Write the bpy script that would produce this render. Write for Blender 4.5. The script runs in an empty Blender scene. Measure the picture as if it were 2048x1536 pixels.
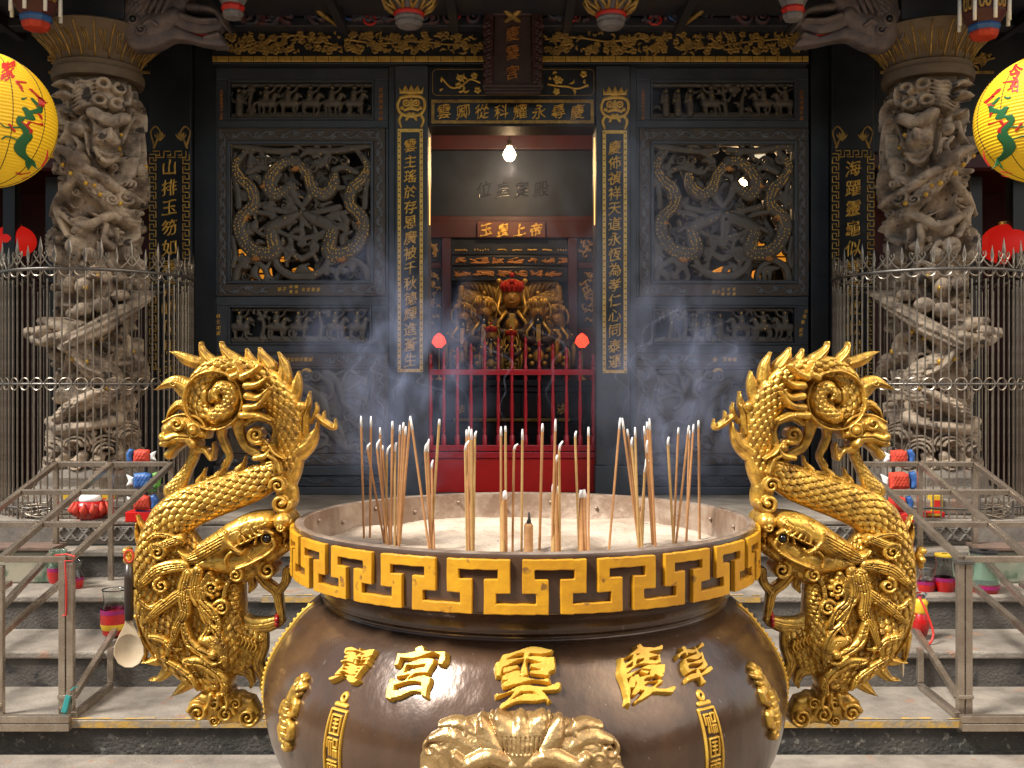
import bpy, math, random
import numpy as np
from mathutils import Vector, Matrix

# ------------------------------------------------------------------ camera, sky, sun, exposure
F = 2030.0; CX = 1022.0; CY = 768.0; CAMZ = 1.6          # photo focal length and centre in pixels, eye height in metres
S = bpy.context.scene
COL = S.collection
cam_d = bpy.data.cameras.new('camera'); cam = bpy.data.objects.new('camera', cam_d); COL.objects.link(cam)
cam.location = (0, 0, CAMZ); cam.rotation_euler = (math.radians(90), 0, 0)
cam_d.sensor_width = 36; cam_d.lens = 36 * F / 2048; cam_d.shift_x = (1024 - CX) / 2048
cam_d.clip_start = .05; cam_d.clip_end = 500
S.camera = cam
SUN_EL, SUN_AZ = 50.0, -62.0                              # degrees: height, and angle left of straight behind the camera
w = bpy.data.worlds.new('World'); S.world = w; w.use_nodes = True
nt = w.node_tree; bg = nt.nodes['Background']
sky = nt.nodes.new('ShaderNodeTexSky'); sky.sky_type = 'NISHITA'; sky.sun_disc = False
sky.sun_elevation = math.radians(SUN_EL); sky.sun_rotation = math.radians(180 + SUN_AZ)
sky.dust_density = 3.0; sky.ozone_density = .8
veil = nt.nodes.new('ShaderNodeMix'); veil.data_type = 'RGBA'; veil.blend_type = 'MULTIPLY'; veil.inputs[0].default_value = 1; veil.inputs[7].default_value = (1.06, 1.0, .85, 1)   # bright cloud veil: whiter than a clear sky
nt.links.new(sky.outputs[0], veil.inputs[6]); nt.links.new(veil.outputs[2], bg.inputs[0]); bg.inputs[1].default_value = .135
sl = bpy.data.lights.new('sun', 'SUN'); sl.energy = 4.8; sl.angle = math.radians(16); sl.color = (1, .96, .89)
so = bpy.data.objects.new('sun', sl); COL.objects.link(so)
so.rotation_euler = (math.radians(90 - SUN_EL), 0, math.radians(SUN_AZ))
S.view_settings.view_transform = 'Standard'; S.view_settings.look = 'None'
S.view_settings.exposure = 0.75; S.view_settings.gamma = 1
S.cycles.use_denoising = True
S.cycles.max_bounces = 6; S.cycles.sample_clamp_indirect = 4

rng = random.Random(7)
def px(x, y, Y): return ((x - CX) * Y / F, Y, CAMZ - (y - CY) * Y / F)      # a point of the photo at real depth Y
def wx(x, Y): return (x - CX) * Y / F
def wz(y, Y): return CAMZ - (y - CY) * Y / F

# ------------------------------------------------------------------ materials
def mat(name, col, rough=.6, metal=0., col2=None, nscale=8., bump=.0, bscale=40., spec=.5, emit=None, estr=0., trans=0., mix=(.35, .65), coat=0., detail=6, stretch=None, spots=None):
    m = bpy.data.materials.new(name); m.use_nodes = True
    t = m.node_tree; b = t.nodes['Principled BSDF']
    b.inputs['Roughness'].default_value = rough; b.inputs['Metallic'].default_value = metal
    b.inputs['Specular IOR Level'].default_value = spec; b.inputs['Base Color'].default_value = (*col, 1)
    if coat: b.inputs['Coat Weight'].default_value = coat; b.inputs['Coat Roughness'].default_value = .15
    if trans: b.inputs['Transmission Weight'].default_value = trans; b.inputs['IOR'].default_value = 1.45
    if emit: b.inputs['Emission Color'].default_value = (*emit, 1); b.inputs['Emission Strength'].default_value = estr
    tc = t.nodes.new('ShaderNodeTexCoord'); src = tc.outputs['Object']
    if stretch:
        mp = t.nodes.new('ShaderNodeMapping'); mp.inputs['Scale'].default_value = stretch
        t.links.new(src, mp.inputs[0]); src = mp.outputs[0]
    colout = None
    if col2:
        n = t.nodes.new('ShaderNodeTexNoise'); n.inputs['Scale'].default_value = nscale; n.inputs['Detail'].default_value = detail; n.inputs['Roughness'].default_value = .65
        t.links.new(src, n.inputs['Vector'])
        r = t.nodes.new('ShaderNodeValToRGB'); r.color_ramp.elements[0].position = mix[0]; r.color_ramp.elements[1].position = mix[1]
        r.color_ramp.elements[0].color = (*col, 1); r.color_ramp.elements[1].color = (*col2, 1)
        t.links.new(n.outputs['Fac'], r.inputs[0]); colout = r.outputs[0]
        rr = t.nodes.new('ShaderNodeMapRange'); rr.inputs[3].default_value = max(.04, rough - .09); rr.inputs[4].default_value = min(1, rough + .12)
        t.links.new(n.outputs['Fac'], rr.inputs[0]); t.links.new(rr.outputs[0], b.inputs['Roughness'])
    if spots:
        sc_, thr, scol = spots
        n = t.nodes.new('ShaderNodeTexNoise'); n.inputs['Scale'].default_value = sc_; n.inputs['Detail'].default_value = 4
        t.links.new(src, n.inputs['Vector'])
        r = t.nodes.new('ShaderNodeValToRGB'); r.color_ramp.elements[0].position = thr; r.color_ramp.elements[1].position = thr + .06
        t.links.new(n.outputs['Fac'], r.inputs[0])
        mx = t.nodes.new('ShaderNodeMix'); mx.data_type = 'RGBA'
        t.links.new(r.outputs[0], mx.inputs[0])
        if colout: t.links.new(colout, mx.inputs[6])
        else: mx.inputs[6].default_value = (*col, 1)
        mx.inputs[7].default_value = (*scol, 1); colout = mx.outputs[2]
    if colout: t.links.new(colout, b.inputs['Base Color'])
    if bump:
        n = t.nodes.new('ShaderNodeTexNoise'); n.inputs['Scale'].default_value = bscale; n.inputs['Detail'].default_value = 5
        t.links.new(src, n.inputs['Vector'])
        bp = t.nodes.new('ShaderNodeBump'); bp.inputs['Strength'].default_value = bump; bp.inputs['Distance'].default_value = .01
        t.links.new(n.outputs['Fac'], bp.inputs['Height']); t.links.new(bp.outputs[0], b.inputs['Normal'])
    return m

M = {}
M['gold'] = mat('antique_gold', (.66, .385, .06), .31, .60, (.26, .13, .02), 38, .35, 60, mix=(.44, .66), coat=.2)
M['maskgold'] = mat('dull_gilt_bronze', (.52, .34, .14), .27, .65, (.28, .16, .06), 18, .3, 60, coat=.2)
M['goldpaint'] = mat('gold_paint', (.68, .42, .06), .42, .35, (.52, .28, .03), 20, .15, 60)
M['gilt'] = mat('gilding', (.86, .56, .13), .38, .5, (.62, .34, .06), 30)
M['giltdim'] = mat('old_gilding', (.52, .31, .07), .48, .4, (.22, .13, .04), 25)
M['yellow'] = mat('yellow_enamel', (.64, .315, .012), .38, .05, (.50, .225, .010), 12, .2, 50, spots=(30, .64, (.22, .10, .02)))
M['bronze'] = mat('brown_bronze', (.115, .062, .034), .23, .30, (.050, .029, .018), 5, .6, 9, coat=.35, mix=(.3, .66), stretch=(1, 1, .55), spots=(70, .70, (.20, .15, .11)))
M['innerwall'] = mat('ash_stained_bronze', (.22, .14, .09), .55, .2, (.42, .33, .25), 9, .5, 30, mix=(.45, .75))
M['courtyard'] = mat('added_wall_brick', (.14, .075, .05), .8, 0, (.09, .05, .035), 4)
M['rimtop'] = mat('worn_bronze', (.42, .33, .26), .35, .5, (.20, .13, .085), 14, .3, 40)
M['ash'] = mat('incense_ash', (.52, .43, .335), .95, 0, (.33, .25, .18), 5, .8, 40, spots=(45, .66, (.20, .16, .12)))
M['stick'] = mat('incense_stick', (.44, .22, .085), .75, 0, (.33, .155, .055), 30)
M['sticky'] = mat('yellow_incense', (.46, .29, .11), .75, 0, (.36, .21, .07), 30)
M['ashtip'] = mat('stick_ash', (.74, .72, .70), .95)
M['char'] = mat('charred', (.02, .018, .016), .9)
M['wall'] = mat('dark_stone', (.034, .039, .046), .40, 0, (.060, .067, .076), 3.5, .22, 50, spots=(7, .60, (.050, .044, .038)))
M['walldark'] = mat('black_stone', (.011, .013, .015), .42, 0, (.022, .024, .027), 4, .15, 40)
M['carve'] = mat('carved_dark_stone', (.080, .066, .050), .45, 0, (.12, .098, .074), 9, .3, 70)
M['border'] = mat('scroll_border_ground', (.058, .042, .030), .5, 0, (.085, .060, .042), 6, .2, 60)
M['scroll'] = mat('scroll_border_vine', (.12, .122, .125), .42, 0, (.075, .078, .082), 10, .15, 60)
M['lacquer'] = mat('black_lacquer', (.010, .011, .013), .32, 0, (.018, .019, .022), 10)
M['copper'] = mat('copper_gilding', (.50, .22, .06), .45, .5, (.35, .14, .04), 20)
M['colstone'] = mat('weathered_pillar_stone', (.47, .365, .26), .7, 0, (.15, .11, .08), 7, .7, 60, mix=(.4, .62), spots=(11, .60, (.05, .038, .03)))
M['capital'] = mat('brown_capital_stone', (.15, .10, .058), .65, 0, (.11, .075, .045), 8, .35, 40)
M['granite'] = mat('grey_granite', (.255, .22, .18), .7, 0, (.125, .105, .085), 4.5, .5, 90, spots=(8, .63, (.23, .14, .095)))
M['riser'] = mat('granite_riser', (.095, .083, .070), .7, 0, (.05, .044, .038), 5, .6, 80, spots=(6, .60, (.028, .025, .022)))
M['kerb'] = mat('sooty_kerb_stone', (.060, .054, .045), .75, 0, (.026, .024, .021), 6, .9, 55, spots=(34, .62, (.14, .13, .11)))
M['yellowline'] = mat('worn_yellow_paint', (.40, .24, .05), .7, 0, (.22, .18, .13), 14, .3, 60, mix=(.42, .58))
M['carvedriser'] = mat('carved_riser_stone', (.17, .145, .12), .7, 0, (.10, .085, .07), 8, .3, 60)
M['steel'] = mat('stainless_steel', (.44, .37, .295), .26, .8, (.28, .22, .165), 7, .1, 60)
M['bar'] = mat('steel_bar', (.38, .33, .27), .33, .8, (.17, .135, .10), 10)
M['iron'] = mat('dark_iron', (.11, .10, .09), .4, .8, (.20, .18, .16), 12)
M['red'] = mat('red_lacquer', (.58, .016, .028), .24, 0, (.44, .010, .02), 8, .04, 40, coat=.4)
M['redpanel'] = mat('red_board', (.68, .010, .008), .32, 0, (.55, .008, .006), 5, .05, 30)
M['maroon'] = mat('maroon_wood', (.075, .013, .014), .5, 0, (.05, .011, .013), 6)
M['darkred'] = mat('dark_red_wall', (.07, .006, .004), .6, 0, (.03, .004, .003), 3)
M['redglow'] = mat('lit_red_lantern_silk', (.30, .006, .005), .6, emit=(1, .02, .01), estr=.22)
M['lotus'] = mat('lit_red_lotus_lamp', (.6, .02, .015), .4, emit=(1, .05, .02), estr=1.4)
M['bulb'] = mat('lit_bulb', (1, .9, .7), .4, emit=(1, .72, .38), estr=40)
M['bulbdim'] = mat('lit_bulb_behind', (1, .9, .7), .4, emit=(1, .62, .28), estr=30)
M['lampshade'] = mat('lit_lampshade', (.9, .85, .7), .5, emit=(1, .85, .6), estr=.5)
M['tube'] = mat('lit_tube_lamp', (1, .7, .3), .4, emit=(1, .50, .14), estr=1.3)
M['orange'] = mat('self_glowing_offering_paper', (.75, .30, .03), .6, emit=(1, .36, .03), estr=.35)  # emission stands in for lamp light falling on the parcels
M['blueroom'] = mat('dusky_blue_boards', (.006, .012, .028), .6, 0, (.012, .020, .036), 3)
M['blackwood'] = mat('polished_black_wood', (.012, .014, .018), .22, 0, (.02, .024, .03), 6)
M['robe'] = mat('dark_statue_robe', (.03, .025, .03), .5, 0, (.08, .04, .03), 30)
M['skin'] = mat('gilded_face', (.70, .42, .12), .4, .3, (.5, .26, .06), 30)
M['lantern'] = mat('yellow_lantern_cloth', (.88, .55, .012), .6, 0, (.80, .46, .010), 3, emit=(1, .55, .01), estr=.07)  # weak emission imitates daylight shining through the cloth
M['cord'] = mat('dark_cord', (.02, .018, .01), .8)
M['redpaint'] = mat('red_paint', (.52, .02, .012), .5)
M['green'] = mat('green_paint', (.02, .12, .035), .5)
M['blue'] = mat('blue_paint', (.02, .07, .27), .5, 0, (.03, .12, .30), 20)
M['teal'] = mat('teal_plastic', (.03, .26, .25), .35)
M['white'] = mat('white_paint', (.80, .79, .76), .5)
M['orangered'] = mat('orange_red_cloth', (.55, .05, .018), .65, 0, (.38, .025, .01), 25, .2, 60)
M['lime'] = mat('lime_cloth', (.14, .34, .05), .6, 0, (.06, .20, .04), 20)
M['greenstone'] = mat('green_marble', (.14, .17, .12), .35, 0, (.30, .27, .20), 4, .1, 20, spots=(6, .6, (.06, .10, .06)))
M['wax'] = mat('red_candle_wax', (.42, .006, .005), .3, 0, (.28, .004, .004), 30, coat=.3)
M['purple'] = mat('purple_band', (.20, .01, .08), .3)
M['glass'] = mat('clear_glass', (.93, .96, .93), .04, trans=1.)
M['greenglass'] = mat('greenish_glass', (.62, .80, .68), .06, trans=.92)
M['amber'] = mat('yellow_plastic', (.70, .45, .03), .4)
M['wood'] = mat('dark_wood_handle', (.030, .018, .012), .35)
M['ladle'] = mat('pale_horn_ladle', (.50, .40, .27), .35, 0, (.36, .27, .17), 12, .1, 30)
M['eye'] = mat('black_eye', (.006, .006, .007), .08)
M['beam'] = mat('dark_painted_beam', (.016, .020, .032), .5, 0, (.035, .03, .03), 5)
M['grey'] = mat('weathered_grey_paint', (.22, .20, .19), .6, 0, (.12, .10, .10), 12)
M['fishgrey'] = mat('painted_bracket_wood', (.17, .125, .11), .55, 0, (.075, .06, .065), 10, .2, 60)
M['plaque'] = mat('brown_plaque', (.065, .035, .028), .5, 0, (.045, .026, .022), 8)
M['signboard'] = mat('brown_red_sign', (.15, .035, .022), .5, 0, (.10, .025, .018), 8)
M['plaqueframe'] = mat('black_red_carved_frame', (.030, .016, .015), .45, 0, (.07, .02, .018), 14)
M['lampshell'] = mat('brass_lamp', (.5, .33, .1), .4, .7)
M['mossstone'] = mat('brown_floor_brick', (.14, .085, .06), .8, 0, (.09, .06, .045), 12, .3, 60)

# ------------------------------------------------------------------ object helpers
ROOT = {}
def tag(o, label=None, cat=None, group=None, kind=None):
    if label: o['label'] = label
    if cat: o['category'] = cat
    if group: o['group'] = group
    if kind: o['kind'] = kind
    return o
def thing(name, label, cat, loc=(0, 0, 0), group=None):
    o = bpy.data.objects.new(name, None); COL.objects.link(o); o.location = loc; o.empty_display_size = .1
    ROOT[o.name] = Vector(loc); return tag(o, label, cat, group)
def link(name, me, m, parent=None, smooth=False, bevel=0, auto=None):
    me.materials.append(M[m] if isinstance(m, str) else m)
    o = bpy.data.objects.new(name, me); COL.objects.link(o)
    if parent is not None:
        o.parent = parent; L = ROOT[parent.name]; ROOT[o.name] = L
        me.transform(Matrix.Translation(-L))
    else: ROOT[o.name] = Vector((0, 0, 0))
    if smooth:
        me.polygons.foreach_set('use_smooth', [True] * len(me.polygons))
        if auto: me.set_sharp_from_angle(angle=math.radians(auto))
    if bevel:
        b = o.modifiers.new('bevel', 'BEVEL'); b.width = bevel; b.segments = 2; b.limit_method = 'ANGLE'; b.angle_limit = math.radians(50)
    return o
def npmesh(name, V, Q):
    me = bpy.data.meshes.new(name); V = np.asarray(V, np.float32); Q = np.asarray(Q, np.int32); n = Q.shape[1]
    me.vertices.add(len(V)); me.vertices.foreach_set('co', V.ravel())
    me.loops.add(Q.size); me.loops.foreach_set('vertex_index', Q.ravel())
    me.polygons.add(len(Q)); me.polygons.foreach_set('loop_start', np.arange(0, Q.size, n, dtype=np.int32)); me.polygons.foreach_set('loop_total', np.full(len(Q), n, np.int32))
    me.update(calc_edges=True); me.validate(); return me

class MB:
    def __init__(s): s.v = []; s.f = []
    def add(s, v, f):
        n = len(s.v); s.v += [tuple(p) for p in v]; s.f += [tuple(i + n for i in q) for q in f]; return s
    def box(s, x0, y0, z0, x1, y1, z1):
        if x0 > x1: x0, x1 = x1, x0
        if y0 > y1: y0, y1 = y1, y0
        if z0 > z1: z0, z1 = z1, z0
        return s.add([(x0, y0, z0), (x1, y0, z0), (x1, y1, z0), (x0, y1, z0), (x0, y0, z1), (x1, y0, z1), (x1, y1, z1), (x0, y1, z1)],
                     [(0, 3, 2, 1), (4, 5, 6, 7), (0, 1, 5, 4), (1, 2, 6, 5), (2, 3, 7, 6), (3, 0, 4, 7)])
    def pbox(s, x0, y0, x1, y1, Yf, Yb, Y=None):        # box from photo pixels measured at depth Y, front face at Yf, back at Yb
        Y = Y or Yf
        return s.box(wx(x0, Y), Yf, wz(y1, Y), wx(x1, Y), Yb, wz(y0, Y))
    def frame(s, o, i, Yf, Yb, Y=None):                 # rectangular frame out of four butted boxes
        s.pbox(o[0], o[1], o[2], i[1], Yf, Yb, Y); s.pbox(o[0], i[3], o[2], o[3], Yf, Yb, Y)
        s.pbox(o[0], i[1], i[0], i[3], Yf, Yb, Y); s.pbox(i[2], i[1], o[2], i[3], Yf, Yb, Y); return s
    def tube(s, pts, r, n=8, closed=False, sq=False, up=None):
        P = [Vector(p) for p in pts]; R = r if isinstance(r, (list, tuple)) else [r] * len(P)
        N = len(P); base = len(s.v); T = []
        for i in range(N):
            a = P[(i - 1) % N] if (i > 0 or closed) else P[i]; b = P[(i + 1) % N] if (i < N - 1 or closed) else P[i]
            t = (b - a); T.append(t.normalized() if t.length > 1e-9 else Vector((0, 0, 1)))
        u = Vector(up) if up else (Vector((0, 0, 1)) if abs(T[0].z) < .9 else Vector((0, 1, 0)))
        u = (u - T[0] * u.dot(T[0])).normalized()
        nn = 4 if sq else n; off = math.pi / 4 if sq else 0; k = math.sqrt(2) if sq else 1
        for i in range(N):
            u = (u - T[i] * u.dot(T[i])).normalized(); v = T[i].cross(u)
            for j in range(nn):
                a = 2 * math.pi * j / nn + off
                s.v.append(tuple(P[i] + (u * math.cos(a) + v * math.sin(a)) * R[i] * k))
        M_ = N if closed else N - 1
        for i in range(M_):
            for j in range(nn):
                a = base + i * nn + j; b = base + i * nn + (j + 1) % nn; c = base + ((i + 1) % N) * nn + (j + 1) % nn; d = base + ((i + 1) % N) * nn + j
                s.f.append((a, b, c, d))
        if not closed:
            s.f.append(tuple(base + j for j in reversed(range(nn)))); s.f.append(tuple(base + (N - 1) * nn + j for j in range(nn)))
        return s
    def lathe(s, prof, n=32, c=(0, 0), sy=1., a0=0., a1=2 * math.pi):   # prof: (radius, z) from bottom to top
        base = len(s.v); full = abs(a1 - a0 - 2 * math.pi) < 1e-6; m = n if full else n + 1
        for r, z in prof:
            for j in range(m):
                a = a0 + (a1 - a0) * j / n; s.v.append((c[0] + r * math.cos(a), c[1] + sy * r * math.sin(a), z))
        for i in range(len(prof) - 1):
            for j in range(n):
                k = (j + 1) % m if full else j + 1
                s.f.append((base + i * m + j, base + i * m + k, base + (i + 1) * m + k, base + (i + 1) * m + j))
        return s
    def ball(s, c, r, n=12, m=8, sq=(1, 1, 1)):
        base = len(s.v); s.v.append((c[0], c[1], c[2] - r * sq[2]))
        for i in range(1, m):
            p = math.pi * i / m - math.pi / 2
            for j in range(n):
                a = 2 * math.pi * j / n
                s.v.append((c[0] + r * sq[0] * math.cos(p) * math.cos(a), c[1] + r * sq[1] * math.cos(p) * math.sin(a), c[2] + r * sq[2] * math.sin(p)))
        s.v.append((c[0], c[1], c[2] + r * sq[2])); top = len(s.v) - 1
        for j in range(n): s.f.append((base, base + 1 + (j + 1) % n, base + 1 + j)); s.f.append((top, top - n + j, top - n + (j + 1) % n))
        for i in range(m - 2):
            for j in range(n):
                a = base + 1 + i * n + j; b = base + 1 + i * n + (j + 1) % n; s.f.append((a, b, b + n, a + n))
        return s
    def prism(s, poly, fn, d0, d1):                     # polygon (2-D) extruded from depth d0 to d1 through fn(x, y, d)
        n = len(poly); A = [fn(x, y, d0) for x, y in poly]; B = [fn(x, y, d1) for x, y in poly]
        return s.add(A + B, [tuple(range(n)), tuple(reversed(range(n, 2 * n)))] + [(i, n + i, n + (i + 1) % n, (i + 1) % n) for i in range(n)])
    def build(s, name, m, parent=None, smooth=False, bevel=0, auto=None):
        me = bpy.data.meshes.new(name); me.from_pydata(s.v, [], s.f); me.validate()
        return link(name, me, m, parent, smooth, bevel, auto)

def box_part(name, m, parent, *a, bevel=.006): return MB().box(*a).build(name, m, parent, bevel=bevel)

def spline(pts, n=6):
    P = np.array(pts, float)
    if len(P) < 3: t = np.linspace(0, 1, n + 1)[:, None]; return P[0] * (1 - t) + P[1] * t
    Q = np.vstack([2 * P[0] - P[1], P, 2 * P[-1] - P[-2]]); out = []
    for i in range(1, len(Q) - 2):
        t = np.linspace(0, 1, n, endpoint=False)[:, None]; a, b, c, d = Q[i - 1], Q[i], Q[i + 1], Q[i + 2]
        out.append(.5 * ((2 * b) + (-a + c) * t + (2 * a - 5 * b + 4 * c - d) * t * t + (-a + 3 * b - 3 * c + d) * t ** 3))
    out.append(P[-1:]); R = np.vstack(out)
    if R.shape[1] > 2: R[:, 2] = np.maximum(R[:, 2], .3)
    return R

def fishscale(u, v, p, asp=1.0):
    """overlapping scales on rows along u, tips towards +u; returns 0..1"""
    u = u / p; v = v / (p * 1.15 * asp); best = np.full(u.shape, -1.)
    k0 = np.floor(u)
    for dk in (1, 0, -1):                               # the row with the smallest index lies on top
        k = k0 + dk; sh = np.where(np.mod(k, 2) > .5, .5, 0.); vv = v - sh; fv = vv - np.round(vv)
        q = np.sqrt(((u - k) * .82) ** 2 + (fv * 1.75) ** 2)
        ins = q < 1.0
        h = .35 + .45 * (u - k) * .82 + .25 * (1 - (fv * 2) ** 2) - .55 * np.clip((q - .8) / .2, 0, 1)
        best = np.where(ins, h, best)
    return np.clip(best, 0, 1)

class Relief:
    """a carving drawn with strokes: a height field over a plane, cut out along its outline (units: photo pixels)"""
    def __init__(s, x0, y0, x1, y1, step, solid=False):
        s.st = step; s.xs = np.arange(x0, x1 + step * .5, step); s.ys = np.arange(y0, y1 + step * .5, step)
        s.X, s.Y = np.meshgrid(s.xs, s.ys); s.D = np.full(s.X.shape, 99. if solid else -99.); s.H = np.zeros(s.X.shape)
    def win(s, x0, y0, x1, y1):
        i0 = max(0, int((x0 - s.xs[0]) / s.st)); i1 = min(len(s.xs), int((x1 - s.xs[0]) / s.st) + 2)
        j0 = max(0, int((y0 - s.ys[0]) / s.st)); j1 = min(len(s.ys), int((y1 - s.ys[0]) / s.st) + 2)
        return (slice(j0, j1), slice(i0, i1)) if i1 > i0 and j1 > j0 else None
    def field(s, P):
        """nearest point of a polyline: u = d/r, signed offset, arc length, r"""
        mg = 3 * s.st; rm = P[:, 2].max() + mg
        W = s.win(P[:, 0].min() - rm, P[:, 1].min() - rm, P[:, 0].max() + rm, P[:, 1].max() + rm)
        if W is None: return None
        X, Y = s.X[W], s.Y[W]; U = np.full(X.shape, 1e9); SD = np.zeros(X.shape); AR = np.zeros(X.shape); RR = np.ones(X.shape); acc = 0.
        for k in range(len(P) - 1):
            (ax, ay, ra), (bx, by, rb) = P[k], P[k + 1]; dx, dy = bx - ax, by - ay; L2 = dx * dx + dy * dy + 1e-9; L = math.sqrt(L2)
            t = np.clip(((X - ax) * dx + (Y - ay) * dy) / L2, 0, 1); ex = X - ax - t * dx; ey = Y - ay - t * dy
            d = np.sqrt(ex * ex + ey * ey); r = ra + (rb - ra) * t; u = d / r; m = u < U
            U = np.where(m, u, U); SD = np.where(m, np.sign(dx * ey - dy * ex) * d, SD); AR = np.where(m, acc + t * L, AR); RR = np.where(m, r, RR); acc += L
        return W, U, SD, AR, RR
    def stroke(s, pts, amp=None, base=0., pw=.5, scale=0, sa=.0, n=6, mask=True, ridge=0, flat=False):
        P = spline(pts, n) if not flat else np.array(pts, float)
        f = s.field(P)
        if f is None: return s
        W, U, SD, AR, RR = f; m = U < 1
        a = amp if amp is not None else RR * .5
        h = base + a * np.clip(1 - U * U, 0, 1) ** pw
        if scale: h = h + (fishscale(AR, SD, scale) - .5) * sa * np.clip((1 - U) * 4, 0, 1)
        if ridge: h = h + ridge * (np.cos(U * math.pi * 3) * .5) * np.clip((1 - U) * 4, 0, 1)
        s.H[W] = np.where(m, np.maximum(s.H[W], h), s.H[W])
        if mask: s.D[W] = np.maximum(s.D[W], RR * (1 - U))
        return s
    def groove(s, pts, r, depth, n=6):
        P = spline([(*p[:2], r) for p in pts], n); P[:, 2] = r; f = s.field(P)
        if f is None: return s
        W, U, *_ = f; s.H[W] = s.H[W] - depth * np.exp(-(U * 1.6) ** 2) * (U < 2); return s
    def ball(s, x, y, r, amp=None, base=0.): return s.stroke([(x - .01, y, r), (x + .01, y, r)], amp if amp is not None else r * .8, base, flat=True)
    def spiral(s, cx, cy, R, turns=1.6, w=.22, amp=None, base=0., a0=0., cw=1, tail=None, mask=True):
        n = int(10 * turns); pts = []
        for i in range(n + 1):
            t = i / n; rr = R * (1 - .86 * t); a = a0 + cw * t * turns * 2 * math.pi
            pts.append((cx + rr * math.cos(a), cy + rr * math.sin(a), R * w * (1 - .35 * t)))
        if tail: pts = [(*tail, R * w * .7)] + pts
        s.stroke(pts, amp if amp is not None else R * w * 1.1, base, n=3, mask=mask); return s
    def ring(s, cx, cy, R, r, amp=None, base=0.):
        return s.stroke([(cx + R * math.cos(a), cy + R * math.sin(a), r) for a in np.linspace(0, 2 * math.pi, 15)], amp if amp is not None else r, base, n=2)
    def poly(s, pts, base=1., round_=12., amp=0., scale=0, sa=0., vert=True, ang=0., mask=True):
        P = np.array(pts, float); x, y = s.X, s.Y; d = np.full(x.shape, 1e9); ins = np.zeros(x.shape, bool)
        for i in range(len(P)):
            ax, ay = P[i]; bx, by = P[(i + 1) % len(P)]; dx, dy = bx - ax, by - ay
            t = np.clip(((x - ax) * dx + (y - ay) * dy) / (dx * dx + dy * dy + 1e-9), 0, 1)
            d = np.minimum(d, np.hypot(x - ax - t * dx, y - ay - t * dy))
            c = ((ay > y) != (by > y)) & (x < (bx - ax) * (y - ay) / (by - ay + 1e-12) + ax); ins ^= c
        sd = np.where(ins, d, -d); q = np.clip(sd / round_, 0, 1)
        h = base + amp * np.sqrt(np.clip(1 - (1 - q) ** 2, 0, 1))
        if scale:
            c_, s_ = math.cos(ang), math.sin(ang); h = h + (fishscale(x * s_ + y * c_, x * c_ - y * s_, scale) - .5) * sa * np.clip(sd / 5, 0, 1)
        s.H = np.where(sd > 0, np.maximum(s.H, h), s.H)
        if mask: s.D = np.maximum(s.D, sd)
        return s
    def engrave(s, rnd, n=200, depth=2.2, l0=6, l1=18):
        for _ in range(n):
            x = rnd.uniform(s.xs[0], s.xs[-1]); y = rnd.uniform(s.ys[0], s.ys[-1]); a = rnd.uniform(0, 6.3); c = rnd.uniform(-1.4, 1.4); l = rnd.uniform(l0, l1)
            s.groove([(x, y), (x + l * .5 * math.cos(a), y + l * .5 * math.sin(a)), (x + l * math.cos(a + c), y + l * math.sin(a + c))], 1.2, depth, 4)
        return s
    def noise(s, rnd, amp, n=400, r0=3, r1=9):
        for _ in range(n):
            x = rnd.uniform(s.xs[0], s.xs[-1]); y = rnd.uniform(s.ys[0], s.ys[-1]); r = rnd.uniform(r0, r1)
            W = s.win(x - 3 * r, y - 3 * r, x + 3 * r, y + 3 * r)
            if W: s.H[W] += rnd.uniform(-amp, amp) * np.exp(-((s.X[W] - x) ** 2 + (s.Y[W] - y) ** 2) / (r * r))
        return s
    def mesh(s, name, fn, th=4., back=.6, bcap=None):
        """fn(x, y, h) -> world arrays; front at th + H, back at -th - back*H (back None: open sheet)"""
        D, st = s.D, s.st; ny, nx = D.shape; X = s.X.copy(); Y = s.Y.copy()
        cc = (D[:-1, :-1] + D[1:, :-1] + D[:-1, 1:] + D[1:, 1:]) / 4; keep = cc > 0
        cnt = np.zeros(D.shape, int); cnt[:-1, :-1] += keep; cnt[1:, :-1] += keep; cnt[:-1, 1:] += keep; cnt[1:, 1:] += keep
        bd = (cnt > 0) & (cnt < 4); edge = np.zeros(D.shape, bool); edge[0] = edge[-1] = True; edge[:, 0] = edge[:, -1] = True; snap = bd & ~edge
        Dc = np.clip(D, -3 * st, 3 * st); gy, gx = np.gradient(Dc, st); g2 = np.maximum(gx * gx + gy * gy, .15)
        dx = np.clip(-D * gx / g2, -.6 * st, .6 * st); dy = np.clip(-D * gy / g2, -.6 * st, .6 * st)
        X[snap] += dx[snap]; Y[snap] += dy[snap]
        H = s.H.copy(); H[bd] = np.minimum(H[bd], H[bd] * .25)
        used = cnt > 0; idx = -np.ones(D.shape, int); idx[used] = np.arange(used.sum()); n = int(used.sum())
        jj, ii = np.nonzero(keep)
        a, b, c, d = idx[jj, ii], idx[jj + 1, ii], idx[jj + 1, ii + 1], idx[jj, ii + 1]; Q = np.stack([a, b, c, d], 1)
        VF = np.stack(fn(X[used], Y[used], th + H[used]), 1)
        if back is None: return npmesh(name, VF, Q)
        VB = np.stack(fn(X[used], Y[used], -th - back * H[used]), 1)
        kp = np.zeros((ny + 1, nx + 1), bool); kp[1:ny, 1:nx] = keep                # kp[j+1,i+1] = cell j,i
        E = []
        for (sl, p, q) in (((0, -1), (0, 0), (1, 0)), ((0, 1), (1, 1), (0, 1)), ((-1, 0), (0, 1), (0, 0)), ((1, 0), (1, 0), (1, 1))):
            nb = kp[jj + 1 + sl[0], ii + 1 + sl[1]]; o = ~nb
            E.append(np.stack([idx[jj[o] + p[0], ii[o] + p[1]], idx[jj[o] + q[0], ii[o] + q[1]]], 1))
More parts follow.
